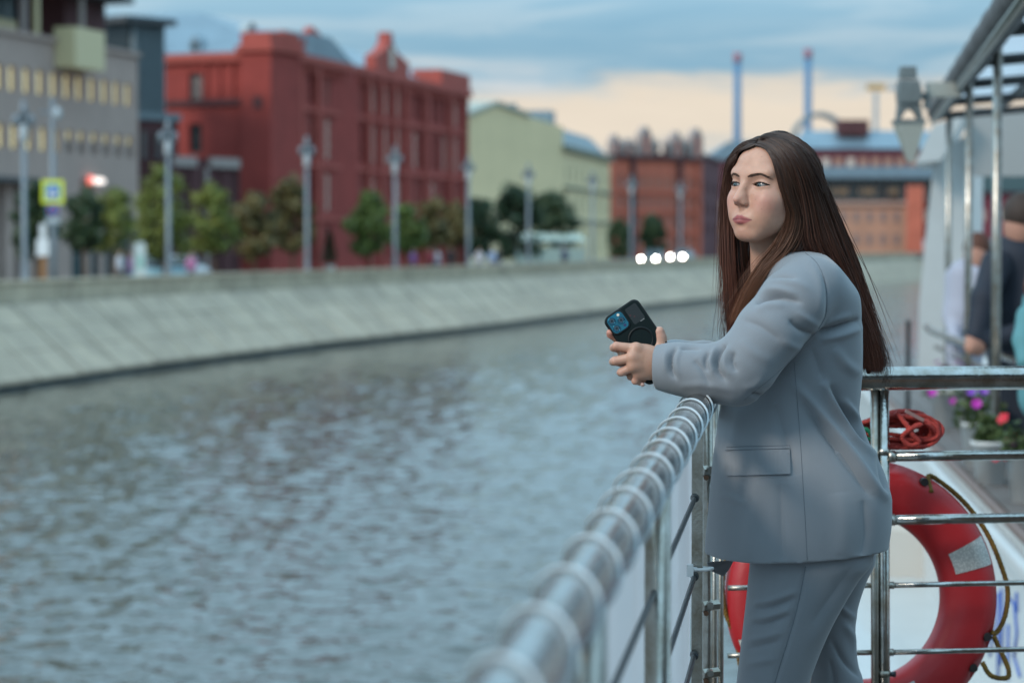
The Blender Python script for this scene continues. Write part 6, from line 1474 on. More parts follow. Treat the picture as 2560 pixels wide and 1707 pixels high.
# folds traced on the cloth: pixel path, width (m), height (m; negative is a valley), which layer
FOLDS = [
    ([(1990, 964), (2030, 1010), (2067, 1056), (2135, 1143), (2188, 1215), (2222, 1248)], .013, .0085), ([(2010, 1000), (2060, 1075), (2120, 1155), (2175, 1235)], .014, -.006),
    ([(2057, 952), (2086, 1003), (2135, 1085), (2197, 1138)], .012, .0090), ([(2075, 965), (2105, 1015), (2150, 1085), (2200, 1125)], .012, -.008),
    ([(2110, 1000), (2140, 1040), (2165, 1085)], .009, .006), ([(2195, 1135), (2205, 1180), (2215, 1225)], .008, -.004),
    ([(1940, 1010), (1965, 1100), (1990, 1190)], .022, -.004), ([(1850, 1020), (1845, 1060), (1830, 1110)], .018, .003),
    ([(1890, 1200), (1880, 1300), (1870, 1400)], .02, .003), ([(1950, 1210), (1952, 1300), (1955, 1400)], .02, -.003),
    ([(2100, 1230), (2110, 1310), (2105, 1390)], .025, .004), ([(2160, 1250), (2165, 1330), (2155, 1390)], .016, -.003), ([(1790, 1235), (1830, 1245), (1870, 1262)], .010, .002),
    ([(2045, 831), (2095, 818), (2150, 800)], .009, -.0075), ([(2050, 848), (2100, 838), (2150, 822)], .011, .005), ([(2045, 815), (2090, 800), (2130, 790)], .010, .003),
    ([(2085, 870), (2115, 910), (2150, 935)], .014, .004), ([(2030, 870), (2050, 920), (2060, 960)], .016, -.003),
]
SLEEVE_FOLDS = [
    ([(1890, 757), (1905, 744), (1930, 738), (1960, 741), (1998, 755)], .0085, -.0075), ([(1893, 738), (1915, 726), (1945, 724), (1985, 735)], .010, .005), ([(1890, 775), (1920, 762), (1960, 762)], .011, .004),
    ([(1905, 712), (1940, 700), (1985, 705), (2020, 722)], .010, .003), ([(1915, 695), (1950, 690), (1990, 695)], .008, -.003),
    ([(1812, 862), (1798, 878), (1791, 905), (1797, 930), (1812, 950)], .0065, -.0075), ([(1790, 868), (1779, 885), (1774, 905), (1782, 932)], .006, .0045), ([(1822, 868), (1812, 890), (1811, 915), (1826, 940)], .008, .005), ([(1772, 880), (1763, 902), (1768, 928)], .006, -.0045), ([(1835, 880), (1830, 905), (1842, 928)], .007, -.004),
    ([(1690, 868), (1679, 885), (1675, 905), (1678, 928), (1688, 945)], .0058, -.0065), ([(1702, 868), (1692, 890), (1690, 912), (1698, 940)], .007, .0035), ([(1665, 875), (1660, 900), (1664, 930)], .007, .003),
    ([(1700, 872), (1725, 868), (1750, 872)], .006, -.003), ([(1735, 900), (1755, 925), (1775, 965)], .010, -.003), ([(1700, 965), (1760, 962), (1830, 975)], .010, .003),
    ([(1860, 800), (1900, 815), (1950, 850)], .014, -.0025), ([(1850, 850), (1880, 880), (1930, 905)], .014, .003), ([(1990, 780), (2020, 800), (2045, 815)], .010, .004), ([(1975, 800), (2005, 825), (2035, 838)], .009, -.004), ([(1955, 850), (1985, 868), (2010, 870)], .010, .003),
    ([(2013, 630), (2040, 655), (2058, 690), (2067, 735), (2064, 787), (2044, 825)], .0035, -.0012), ([(2000, 628), (2026, 655), (2044, 692), (2052, 735), (2048, 785)], .010, .003),
    ([(1880, 985), (1910, 990), (1925, 975)], .007, -.004), ([(1860, 970), (1885, 965), (1905, 945)], .010, .003),
]
def vert_normals(V, Q):
    n = np.cross(V[Q[:, 2]] - V[Q[:, 0]], V[Q[:, 3]] - V[Q[:, 1]]); N = np.zeros_like(V)
    for k in range(4): np.add.at(N, Q[:, k], n)
    return N / (np.linalg.norm(N, axis=1)[:, None] + 1e-12)
def cam_px(V):
    y, z = V[:, 1], V[:, 2] - CAM_Z; fw = y * _cp - z * _sp; up = y * _sp + z * _cp
    return IMG_W / 2 + F_PX * V[:, 0] / fw, IMG_H / 2 - F_PX * up / fw
def apply_folds(V, Q, folds, mask, d, ridge=.8, valley=1.25):
    """push the cloth out and in along strokes (pixels), on the side turned to us; creases stay sharp"""
    N = vert_normals(V, Q); X, Y = cam_px(V); ppm = F_PX / d; face = np.clip(-N[:, 1] * 1.6 + .25, 0, 1) * mask; H = np.zeros(len(V))
    for pts, w, a in folds:
        cp = curve_pts(pts, 5 * len(pts)); mg = 30 + 5 * w * ppm; lo, hi = cp.min(0) - mg, cp.max(0) + mg
        m = (X > lo[0]) & (X < hi[0]) & (Y > lo[1]) & (Y < hi[1]) & (face > 0)
        if not m.any(): continue
        dist, T = path_dist(X[m], Y[m], [tuple(c) for c in cp]); dist = dist / ppm
        e = np.sin(np.clip(T * .94 + .03, 0, 1) * math.pi) ** .6
        H[m] += e * (a * ridge * np.exp(-(dist / (w * .72)) ** 2) if a > 0 else a * valley * np.exp(-(np.sqrt(dist ** 2 + 2e-6) - .0014) / (w * .55)))
    return V + N * (H * face)[:, None]
def build_jacket():
    lo = np.array((world_x(1610, 4.45), 4.34, world_z(1450, 4.5))); hi = np.array((world_x(2240, 4.9), 4.94, world_z(590, 4.7) + .02))
    h = .0028; g = Field(lo, hi, h)
    z = g.Z[0, 0, :]; fr = world_x(lace(RS, z, 1), DT); bk = world_x(lace(RS, z, 2), DT); hb = np.maximum(.02, lace(RS, z, 3))
    cx, a = (fr + bk) / 2, np.maximum(.012, (bk - fr) / 2)
    # torso section: a rounded box turned slightly to us, fuller at the front than at the spine
    yaw = .16
    u = (g.X - cx[None, None, :]); v = (g.Y - DT); uu = u * math.cos(yaw) + v * math.sin(yaw); vv = -u * math.sin(yaw) + v * math.cos(yaw)
    n = 2.35
    k0 = (np.abs(uu / a[None, None, :]) ** n + np.abs(vv / hb[None, None, :]) ** n) ** (1 / n)
    g.F = ((k0 - 1) * np.minimum(a, hb)[None, None, :] * .9).astype(np.float32)
    top = world_z(606, DT) ; g.F = np.maximum(g.F, g.Z - (top - .02)).astype(np.float32)
    inner = (g.F + .007).copy()
    # shoulders and the near sleeve
    g.cone(W(1965, 690, 4.62), W(2022, 712, 4.52), .042, .049, .045)
    g.cone(W(1955, 692, 4.70), W(2005, 714, 4.80), .040, .047, .045)
    arm = Field(lo, hi, h)
    SP = [W(2025, 714, 4.52), W(1985, 756, 4.49), W(1922, 832, 4.465), W(1868, 905, 4.455), W(1840, 938, 4.458)]
    arm.chain(SP, (.0520, .0590, .0570, .0525, .0490), .03)
    arm.chain([W(1840, 938, 4.458), W(1760, 932, 4.468), W(1690, 920, 4.482), W(1640, 917, 4.492)], (.0500, .0440, .0395, .0375), .035)
    # cuff: cut square, hollow, with a soft edge
    cu = W(1640, 917, 4.492); ax = W(1690, 922, 4.482) - cu; ax /= np.linalg.norm(ax)
    D = (arm.X - cu[0]) * ax[0] + (arm.Y - cu[1]) * ax[1] + (arm.Z - cu[2]) * ax[2]; D = D + .10 * (arm.Z - cu[2])
    bore = Field(lo, hi, h); bore.cone(cu - ax * .03, cu + ax * .05, .0325, .030, 0)
    arm.F = np.maximum(np.maximum(arm.F, -D), -bore.F).astype(np.float32)
    torso_only = g.F.copy()
    kk = .016; hh = np.clip(.5 + .5 * (g.F - arm.F) / kk, 0, 1); g.F = (g.F * (1 - hh) + arm.F * hh - kk * hh * (1 - hh)).astype(np.float32)
    # far sleeve
    far = Field(lo, hi, h)
    far.chain([W(2005, 700, 4.80), W(1925, 835, 4.74), W(1855, 930, 4.68)], (.064, .058, .05), .03)
    far.chain([W(1855, 930, 4.68), W(1760, 916, 4.635), W(1690, 908, 4.60), W(1642, 908, 4.565)], (.050, .043, .038, .0365), .03)
    cu = W(1642, 908, 4.565); ax = W(1700, 910, 4.60) - cu; ax /= np.linalg.norm(ax)
    D = (far.X - cu[0]) * ax[0] + (far.Y - cu[1]) * ax[1] + (far.Z - cu[2]) * ax[2]; bore.F[:] = 9; bore.cone(cu - ax * .03, cu + ax * .05, .0315, .030, 0)
    far.F = np.maximum(np.maximum(far.F, -D), -bore.F).astype(np.float32)
    g.F = np.minimum(g.F, far.F)
    # hem, neck opening, hollow skirt
    hx = np.interp(g.X[:, 0, 0], [world_x(1768, 4.6), world_x(1900, 4.6), world_x(2015, 4.6), world_x(2205, 4.6)], [world_z(1409, 4.5), world_z(1407, 4.5), world_z(1401, 4.5), world_z(1387, 4.5)])
    hem = hx[:, None, None] - g.Z - (g.Y - 4.5) * .02
    g.F = np.maximum(g.F, hem).astype(np.float32)
    low = np.clip((world_z(1050, DT) - g.Z) / .05, 0, 1)
    g.F = np.maximum(g.F, np.where(low > 0, -inner - (1 - low) * .05, -9)).astype(np.float32)
    nk = Field(lo, hi, h); nk.cone(NECK_B + np.array((-.01, 0, .12)), NECK_B + np.array((-.02, 0, -.015)), .068, .062, 0); nk.cone(NECK_B + np.array((-.05, .01, .10)), W(1872, 860, 4.66), .055, .022, .01)
    hh = np.clip(.5 - .5 * (g.F + nk.F) / .006, 0, 1); g.F = (g.F * (1 - hh) - nk.F * hh + .006 * hh * (1 - hh)).astype(np.float32)
    # standing collar round the neck
    col = Field(lo, hi, h); c0 = NECK_B + np.array((.004, 0, .006))
    for t in np.linspace(-2.2, 2.2, 18):
        p = c0 + np.array((.070 * math.cos(t), .072 * math.sin(t), .012 - .012 * abs(t) / 2)); q = c0 + np.array((.070 * math.cos(t + .26), .072 * math.sin(t + .26), .012 - .012 * abs(t + .26) / 2)); col.cone(p, q, .012, .012, .004)
    hh = np.clip(.5 + .5 * (g.F - col.F) / .012, 0, 1); g.F = (g.F * (1 - hh) + col.F * hh - .012 * hh * (1 - hh)).astype(np.float32)
    V, Q = g.mesh(); V = relax(V, Q, 2)
    ijk = np.clip(np.round((V - g.lo) / h).astype(int), 0, g.n - 1).T; on_arm = np.clip((torso_only[tuple(ijk)] - arm.F[tuple(ijk)]) / .006 + .5, 0, 1)
    V = apply_folds(V, Q, SLEEVE_FOLDS, on_arm, 4.42, .95, 2.4); V = apply_folds(V, Q, FOLDS, 1 - on_arm, 4.52, 1.4, 2.3)
    return V, Q
VJ, QJ = build_jacket()
me = np_mesh('jacket', VJ, QJ); jk = put('jacket', me, M_SUIT)
jk_bvh = BVHTree.FromPolygons([Vector(v) for v in VJ], [tuple(int(i) for i in f) for f in QJ])
def on_cloth(bvh, px, py, lift=.0008):
    o = Vector((0, 0, CAM_Z)); d = (at(px, py, 5.0) - o).normalized(); hit = bvh.ray_cast(o, d, 20)
    return (hit[0] + hit[1] * lift) if hit[0] else None
def seam(name, bvh, pts, r, m, parent, n=40, lift=.0003):
    P = [on_cloth(bvh, x, y, lift) for x, y in curve_pts(pts, n)]; P = [p for p in P if p]
    if len(P) > 2:
        mb = MB(); mb.tube(P, r, 5); return mb.build(name, m, parent)
for pts in ([(1985, 905), (1990, 960), (1996, 1040), (2002, 1120), (2008, 1220), (2014, 1320), (2018, 1398)], [(2013, 632), (2040, 655), (2058, 690), (2067, 735), (2064, 787), (2046, 822)], [(1860, 1000), (1950, 925), (2010, 862), (2045, 826)]):
    seam('seam', jk_bvh, pts, .0005 if pts[0][0] != 1860 else .0003, M_SEAM, jk)
# pocket flap, a welt above it
def cloth_patch(name, bvh, quad, nx, ny, lift, thick, m, parent):
    """quad: four pixel corners, laid on the cloth with its own thickness"""
    (x0, y0), (x1, y1), (x2, y2), (x3, y3) = quad; top = []; 
    for j in range(ny + 1):
        for i in range(nx + 1):
            a, b = i / nx, j / ny; px = (x0 * (1 - a) + x1 * a) * (1 - b) + (x3 * (1 - a) + x2 * a) * b; py = (y0 * (1 - a) + y1 * a) * (1 - b) + (y3 * (1 - a) + y2 * a) * b
            p = on_cloth(bvh, px, py, 0); cdir = (p - Vector((0, 0, CAM_Z))).normalized()
            top.append(p - cdir * (lift + thick * (.55 + .45 * b)))
    bot = [p + (p - Vector((0, 0, CAM_Z))).normalized() * (thick + .004) for p in top]; w = nx + 1; fs = []; N0 = len(top)
    for j in range(ny):
        for i in range(nx): a = j * w + i; fs.append((a, a + w, a + w + 1, a + 1)); fs.append((N0 + a, N0 + a + 1, N0 + a + w + 1, N0 + a + w))
    rim_ = [i for i in range(w)] + [j * w + nx for j in range(1, ny + 1)] + [ny * w + i for i in range(nx - 1, -1, -1)] + [j * w for j in range(ny - 1, 0, -1)]
    for k in range(len(rim_)): a, b = rim_[k], rim_[(k + 1) % len(rim_)]; fs.append((a, b, N0 + b, N0 + a))
    me = py_mesh(name, top + bot, fs, False); return link(name, me, m, parent)
fl = cloth_patch('pocket_flap', jk_bvh, [(1816, 1126), (1975, 1122), (1976, 1184), (1818, 1189)], 16, 7, .0016, .0042, M_SUIT, jk)
cloth_patch('pocket_welt', jk_bvh, [(1817, 1118), (1974, 1114), (1974.5, 1121), (1817, 1125)], 16, 2, .0006, .0014, M_SUIT, jk)
seam('pocket_seam', jk_bvh, [(1816, 1117), (1895, 1115), (1975, 1113.5)], .0006, M_SEAM, jk); seam('pocket_seam', jk_bvh, [(1816, 1125.4), (1895, 1123.6), (1975, 1121.4)], .0008, M_SEAM, jk, lift=.003)
# far front panel showing under the hem
m = MB(); A = [W(1768, 1405, 4.72), W(1835, 1400, 4.74), W(1822, 1424, 4.74), W(1808, 1440, 4.735), W(1772, 1424, 4.72)]
m.add([tuple(p) for p in A] + [tuple(p + np.array((0, .006, 0))) for p in A], [(0, 4, 3, 2, 1), (5, 6, 7, 8, 9)] + [(i, (i + 1) % 5, 5 + (i + 1) % 5, 5 + i) for i in range(5)]); m.build('far_front_panel', M_SUIT, jk)

# --- trousers
def build_trousers():
    lo = np.array((world_x(1780, 4.5), 4.40, .03)); hi = np.array((world_x(2250, 4.9), 4.98, world_z(1320, 4.66))); g = Field(lo, hi, .0036)
    ya, yb = 4.575, 4.765
    def leg(rows, yc, ex=2.15):
        zs = [r[0] for r in rows][::-1]; z = g.Z[0, 0, :]
        f = np.interp(z, zs, [r[1] for r in rows][::-1]); b = np.interp(z, zs, [r[2] for r in rows][::-1]); hb = np.interp(z, zs, [r[3] for r in rows][::-1])
        cx, a = (f + b) / 2, (b - f) / 2
        k0 = (np.abs((g.X - cx) / a) ** ex + np.abs((g.Y - yc) / hb) ** ex) ** (1 / ex); return ((k0 - 1) * np.minimum(a, hb) * .92).astype(np.float32)
    def R(rows, d): P = curve_pts(rows, 60); return [(world_z(p[0], d), world_x(p[1], d), world_x(p[2], d), p[3]) for p in P]
    near = R([(1310, 1880, 2195, .088), (1400, 1880, 2188, .090), (1450, 1876, 2150, .089), (1520, 1869, 2108, .086), (1600, 1860, 2070, .082), (1707, 1848, 2030, .076), (1850, 1832, 1995, .070), (2050, 1815, 1965, .062), (2230, 1810, 1960, .060)], 4.56)
    far = R([(1310, 1950, 2196, .088), (1400, 1955, 2190, .090), (1450, 1975, 2168, .089), (1520, 1990, 2146, .085), (1600, 1998, 2140, .082), (1660, 2002, 2150, .079), (1707, 2006, 2163, .076), (1850, 2025, 2170, .070), (2050, 2050, 2180, .062), (2200, 2060, 2185, .060)], 4.77)
    A = leg(near, ya); B = leg(far, yb)
    # folds on the near thigh and behind the knee
    g.F = A
    TF = [([(1885, 1506), (1930, 1500), (1990, 1478)], .009, .0040), ([(1888, 1520), (1930, 1516), (1985, 1496)], .008, -.0040), ([(1880, 1545), (1925, 1540), (1975, 1522)], .009, .0040), ([(1880, 1560), (1920, 1556), (1968, 1540)], .008, -.0038), ([(1872, 1600), (1910, 1592), (1955, 1578)], .009, .0030), ([(1868, 1620), (1905, 1612), (1948, 1602)], .009, -.003), ([(1868, 1660), (1900, 1652), (1935, 1645)], .010, .003),
          ([(2175, 1405), (2140, 1455), (2085, 1530), (2030, 1610)], .020, .004), ([(2130, 1420), (2080, 1490), (2030, 1560)], .018, -.003), ([(2012, 1412), (2003, 1470), (1988, 1535), (1970, 1600), (1945, 1680), (1930, 1740)], .004, -.0022)]
    FF = [([(2110, 1560), (2130, 1590), (2145, 1640)], .010, .005), ([(2080, 1600), (2110, 1650), (2150, 1690)], .009, -.005), ([(2090, 1500), (2115, 1530), (2140, 1545)], .009, .004), ([(2075, 1650), (2085, 1690), (2090, 1740)], .006, -.004)]
    hh = np.clip(.5 + .5 * (g.F - B) / .008, 0, 1); g.F = (g.F * (1 - hh) + B * hh - .008 * hh * (1 - hh)).astype(np.float32)
    V, Q = g.mesh(); V = relax(V, Q, 3); nearm = np.clip((4.66 - V[:, 1]) / .02, 0, 1)
    V = apply_folds(V, Q, TF, nearm, 4.50, 1.2, 1.7); V = apply_folds(V, Q, FF, 1 - nearm, 4.72, 1.2, 1.7)
    return V, Q
VT, QT = build_trousers(); tr = put('trousers', np_mesh('trousers', VT, QT), M_SUIT)
tr_bvh = BVHTree.FromPolygons([Vector(v) for v in VT], [tuple(int(i) for i in f) for f in QT])
seam('seam', tr_bvh, [(2014, 1415), (2004, 1468), (1989, 1535), (1970, 1600), (1947, 1672), (1933, 1720)], .0008, M_SEAM, tr)
# shoes
for (x, y) in ((.40, 4.60), (.575, 4.79)):
    g = Field(np.array((x - .2, y - .07, -.005)), np.array((x + .14, y + .07, .12)), .004)
    g.chain([(x + .07, y, .045), (x - .04, y, .035), (x - .13, y, .026)], (.036, .036, .026), .02, flat=((0, 0, 1), .85)); g.cone((x + .06, y, .05), (x + .05, y, .09), .036, .034, .02)
    g.F = np.maximum(g.F, .004 - g.Z).astype(np.float32); Vs, Qs = g.mesh(); put('shoe', np_mesh('shoe', relax(Vs, Qs, 2), Qs), mat('black_leather', (.02, .02, .022), .35))
# --- hair
def hair_mat(name, dark=1.0):
    m = bpy.data.materials.new(name); m.use_nodes = True; nt = m.node_tree; N = nt.nodes; L = nt.links; b = N['Principled BSDF']
    a = N.new('ShaderNodeAttribute'); a.attribute_name = 'tint'; L.new(a.outputs['Color'], b.inputs['Base Color'])
    b.inputs['Roughness'].default_value = .42; b.inputs['Specular IOR Level'].default_value = .32; b.inputs['Anisotropic'].default_value = .5
    return m
M_HAIR = hair_mat('brown_hair')
HD = DW
# dark mass beneath the strands: scalp cap and the inside of the fall
def build_cap():
    g = Field(HC + np.array((-.16, -.16, -.36)), HC + np.array((.26, .16, .14)), .0042)
    E = lambda c, r, k=.02, op='+': g.ell(Hd(*c), [x * HSC for x in r], HM, k, op)
    E((-.010, 0, .029), (.090, .0735, .0765), 0); E((.020, 0, .040), (.064, .0655, .052), .02); E((-.034, 0, -.01), (.064, .066, .080), .03)
    g.chain([Hd(-.06, .0, -.03), W(2050, 620, 4.655), W(2110, 730, 4.675), W(2150, 840, 4.685), W(2172, 930, 4.688)], (.044, .020, .014, .010, .005), .02, flat=((0, 1, 0), 1.4))
    g.chain([Hd(.0, -.064, .0), Hd(.0, -.074, -.06), W(1846, 650, 4.70), W(1843, 760, 4.695), W(1842, 830, 4.69)], (.026, .022, .016, .011, .005), .02)
    # keep the face and the front of the neck clear
    d_ = [g.X - HC[0], g.Y - HC[1], g.Z - HC[2]]; f_, s_, u_ = [sum(d_[j] * HM[i][j] for j in range(3)) / HSC for i in range(3)]
    clear = np.maximum(u_ - (.077 - 9 * s_ ** 2), .022 - f_); hh = np.clip(.5 - .5 * (g.F + clear) / .006, 0, 1); g.F = (g.F * (1 - hh) - clear * hh + .006 * hh * (1 - hh)).astype(np.float32)
    g.cone(Hd(.06, 0, -.08), W(1895, 700, 4.63), .05, .04, .01, '-')
    V, Q = g.mesh(); return relax(V, Q, 2), Q
VC, QC = build_cap()
# guides: pixel and distance from root to tip; sheets are woven between neighbouring guides
cap_bvh = BVHTree.FromPolygons([Vector(v) for v in VC] + [Vector(v) for v in V1], [tuple(int(i) for i in f) for f in QC] + [tuple(int(i) + len(VC) for i in f) for f in Q1])
def G(*p, lay=0): 
    """lay > 0: the points above that pixel row are laid on the head"""
    out = []
    for q in p:
        P_ = W(*q)
        if q[1] < lay:
            o = Vector((0, 0, CAM_Z)); hit = cap_bvh.ray_cast(o, (Vector(P_) - o).normalized(), 20)
            if hit[0] is not None and hit[0].y < 4.76: P_ = W(q[0], q[1], hit[0].y - .004)
        elif lay == 540 and 590 < q[1] < 735:      # the front tress lies on the jacket
            o = Vector((0, 0, CAM_Z)); hit = jk_bvh.ray_cast(o, (Vector(P_) - o).normalized(), 20)
            if hit[0] is not None: P_ = W(q[0], q[1], min(q[2], hit[0].y - .008))
        out.append(P_)
    return np.array(out)
SHEETS = {
    'front': ([G((1889, 366, 4.575), (1908, 368, 4.56), (1925, 387, 4.545), (1937, 412, 4.54), (1946, 440, 4.535), (1954, 470, 4.535), (1965, 508, 4.535), (1972, 535, 4.565), (1964, 571, 4.572), (1944, 616, 4.575), (1918, 650, 4.58), (1886, 696, 4.585), (1852, 760, 4.59), (1815, 860, 4.60), lay=540),
               G((1893, 358, 4.575), (1918, 364, 4.55), (1940, 386, 4.54), (1956, 415, 4.53), (1966, 445, 4.525), (1974, 480, 4.525), (1982, 515, 4.57), (1985, 545, 4.575), (1977, 582, 4.575), (1954, 620, 4.575), (1925, 652, 4.578), (1893, 700, 4.58), (1860, 765, 4.59), (1818, 866, 4.60), lay=540),
               G((1897, 350, 4.58), (1930, 358, 4.54), (1958, 384, 4.53), (1974, 415, 4.52), (1985, 450, 4.52), (1994, 490, 4.52), (1999, 530, 4.52), (1999, 560, 4.585), (1986, 592, 4.585), (1958, 632, 4.58), (1924, 664, 4.578), (1896, 700, 4.58), (1864, 756, 4.59), (1826, 850, 4.60), lay=540)], 2600, .0042),
    'back': ([G((1898, 350, 4.58), (1932, 356, 4.54), (1962, 384, 4.53), (1985, 430, 4.515), (2000, 490, 4.515), (2010, 560, 4.588), (2014, 605, 4.595), (2032, 632, 4.61), (2085, 705, 4.635), (2132, 815, 4.66), (2152, 948, 4.665), lay=560),
              G((1905, 344, 4.59), (1945, 350, 4.54), (1980, 380, 4.53), (2008, 430, 4.525), (2026, 490, 4.53), (2040, 560, 4.605), (2056, 620, 4.615), (2085, 675, 4.635), (2125, 760, 4.65), (2156, 860, 4.66), (2172, 955, 4.665), lay=560),
              G((1915, 339, 4.61), (1958, 346, 4.57), (1995, 375, 4.56), (2025, 430, 4.56), (2044, 490, 4.57), (2065, 555, 4.625), (2088, 625, 4.635), (2116, 700, 4.655), (2146, 790, 4.665), (2176, 880, 4.67), (2188, 952, 4.67), lay=520),
              G((1930, 335, 4.64), (1972, 340, 4.62), (2008, 366, 4.61), (2036, 425, 4.62), (2058, 490, 4.63), (2080, 555, 4.64), (2104, 625, 4.655), (2136, 710, 4.675), (2164, 800, 4.685), (2190, 890, 4.685), (2200, 945, 4.685), lay=0),
              G((1945, 335, 4.67), (1980, 341, 4.67), (2012, 366, 4.67), (2040, 425, 4.68), (2062, 490, 4.685), (2084, 550, 4.69), (2112, 620, 4.70), (2145, 705, 4.71), (2173, 800, 4.71), (2197, 890, 4.71), (2207, 942, 4.71))], 7600, .0085),
    'far': ([G((1889, 366, 4.585), (1874, 373, 4.59), (1858, 380, 4.60), (1846, 388, 4.61), (1836, 401, 4.62), (1829, 420, 4.64), (1824, 450, 4.655), (1822, 500, 4.665), (1824, 560, 4.67), (1826, 640, 4.665), (1830, 720, 4.665), (1834, 790, 4.665), (1838, 838, 4.665), lay=410),
             G((1889, 358, 4.59), (1868, 363, 4.60), (1850, 374, 4.62), (1836, 388, 4.63), (1827, 402, 4.64), (1820, 425, 4.66), (1816, 460, 4.67), (1814, 520, 4.68), (1814, 590, 4.685), (1816, 660, 4.685), (1819, 735, 4.685), (1823, 800, 4.68), (1826, 848, 4.68), lay=385),
             G((1893, 350, 4.60), (1872, 353, 4.62), (1852, 364, 4.65), (1837, 382, 4.68), (1830, 410, 4.70), (1828, 450, 4.71), (1830, 510, 4.715), (1834, 590, 4.71), (1842, 670, 4.70), (1848, 740, 4.69), (1848, 800, 4.68), (1846, 850, 4.68)),
             G((1900, 343, 4.63), (1885, 348, 4.68), (1872, 370, 4.72), (1864, 420, 4.735), (1860, 500, 4.735), (1862, 580, 4.72), (1868, 650, 4.70), (1867, 705, 4.69), (1864, 760, 4.685), (1858, 800, 4.68), (1850, 845, 4.68))], 4200, .0065),
    'crown': ([G((1893, 357, 4.60), (1915, 344, 4.62), (1945, 335, 4.67), (1975, 342, 4.71), (2005, 372, 4.735), (2030, 430, 4.745), (2060, 510, 4.745), (2090, 590, 4.74), (2130, 690, 4.73)),
               G((1889, 356, 4.60), (1900, 343, 4.65), (1925, 336, 4.70), (1960, 345, 4.74), (1990, 380, 4.76), (2020, 440, 4.765), (2050, 520, 4.76), (2085, 600, 4.75), (2125, 695, 4.74))], 900, .006),
    'inner': ([G((2000, 560, 4.65), (2000, 585, 4.615), (1990, 620, 4.595), (1955, 668, 4.60), (1915, 715, 4.605), (1885, 760, 4.61), (1860, 815, 4.61)),
               G((2020, 570, 4.67), (2030, 600, 4.64), (2035, 635, 4.62), (2050, 670, 4.645), (2085, 720, 4.66), (2120, 800, 4.67), (2150, 900, 4.675)),
               G((2035, 575, 4.69), (2055, 605, 4.66), (2078, 650, 4.66), (2100, 710, 4.67), (2130, 790, 4.68), (2160, 870, 4.685), (2180, 940, 4.69))], 1200, .012),
}
def weave(sheets, seed=3):
    rg = np.random.default_rng(seed); VV = []; QQ = []; CC = []; base = 0
    for name, (gs, n, jit) in sheets.items():
        m = 22; D = np.array([curve_pts(g, m) for g in gs]); K = len(gs) - 1
        clump_n = max(12, n // 26); cu = rg.uniform(0, 1, clump_n); cj = rg.normal(size=(clump_n, 3)) * jit * .55; cw = rg.uniform(0, 6.28, clump_n); cl = rg.normal(0, 1, clump_n); cshade = rg.uniform(.65, 1.35, clump_n)
        for i in range(n):
            c = rg.integers(clump_n); u = np.clip(cu[c] + rg.normal() * .045, 0, 1) * K; k = min(int(u), K - 1); t = u - k
            tt = t
            P = D[k] * (1 - tt) + D[k + 1] * tt
            s = np.linspace(0, 1, m)[:, None]
            amp = np.clip(s * 1.6, .16, 1)
            P = P + (cj[c] + rg.normal(size=3) * jit * .45) * amp
            P[:, 1] += rg.uniform(-.5, 1.2) * jit * amp[:, 0]
            P[:, 0] += .0022 * np.sin(s[:, 0] * 9 + cw[c]) * amp[:, 0]
            if name != 'inner':      # keep the strands outside the skull
                for c_, r_ in (((-.010, 0, .029), (.0945, .078, .081)), ((-.034, 0, -.01), (.068, .070, .084)), ((.020, 0, .040), (.068, .0695, .056))):
                    Lq = (P - HC) @ HM.T / HSC - np.array(c_); k0 = np.sqrt(((Lq / np.array(r_)) ** 2).sum(1)); inside = k0 < 1
                    if inside.any():
                        Lq[inside] *= (np.minimum(1 + .02 * rg.uniform(), 1.02) / np.maximum(k0[inside], .3))[:, None]; P = P.copy(); P[inside] = HC + (Lq[inside] + np.array(c_)) * HSC @ HM
            cut = 1 - abs(cl[c]) * .018 - rg.exponential(.04)
            if rg.uniform() < .06: cut -= rg.uniform(0, .35)
            q = max(6, int(m * np.clip(cut, .4, 1.0)) )
            P = P[:q] if q < m else P
            if rg.uniform() < .055:                       # fly-aways
                fl = rg.normal(size=3) * np.array((.016, .008, .006)); P = P + fl * (np.linspace(0, 1, len(P))[:, None] ** 2.2)
            w = rg.uniform(.00028, .00062) * (1.0 if name != 'front' else .85)
            T = np.gradient(P, axis=0); T /= np.linalg.norm(T, axis=1)[:, None] + 1e-9
            a0 = rg.uniform(-.9, .9); side = np.cross(T, np.array((math.sin(a0), -math.cos(a0), .15))); side /= np.linalg.norm(side, axis=1)[:, None] + 1e-9
            nn = np.cross(side, T)
            tp = np.linspace(0, 1, len(P))[:, None]; ww = w * np.where(tp > .75, 1 - (tp - .75) / .25 * .8, 1)
            R = np.stack([P - side * ww, P + nn * ww * .6, P + side * ww], 1).reshape(-1, 3)
            L_ = len(P); idx = np.arange(L_ - 1)[:, None] * 3
            f1 = np.concatenate([idx + 0, idx + 1, idx + 4, idx + 3], 1); f2 = np.concatenate([idx + 1, idx + 2, idx + 5, idx + 4], 1)
            VV.append(R); QQ.append(np.concatenate([f1, f2]) + base); base += len(R)
            g_ = np.linspace(0, len(P) / m, L_)[:, None]; sh = cshade[c] * rg.uniform(.8, 1.25)
            root, mid, tip = np.array((.042, .025, .019)), np.array((.070, .031, .021)), np.array((.135, .043, .025))
            if name == 'front': mid = np.array((.085, .036, .021)); tip = np.array((.19, .072, .034))
            col = np.where(g_ < .5, root * (1 - g_ * 2) + mid * g_ * 2, mid * (2 - g_ * 2) + tip * (g_ * 2 - 1)) * sh
            CC.append(np.repeat(col, 3, axis=0))
    return np.concatenate(VV), np.concatenate(QQ), np.concatenate(CC)
VH, QH, CH = weave(SHEETS)
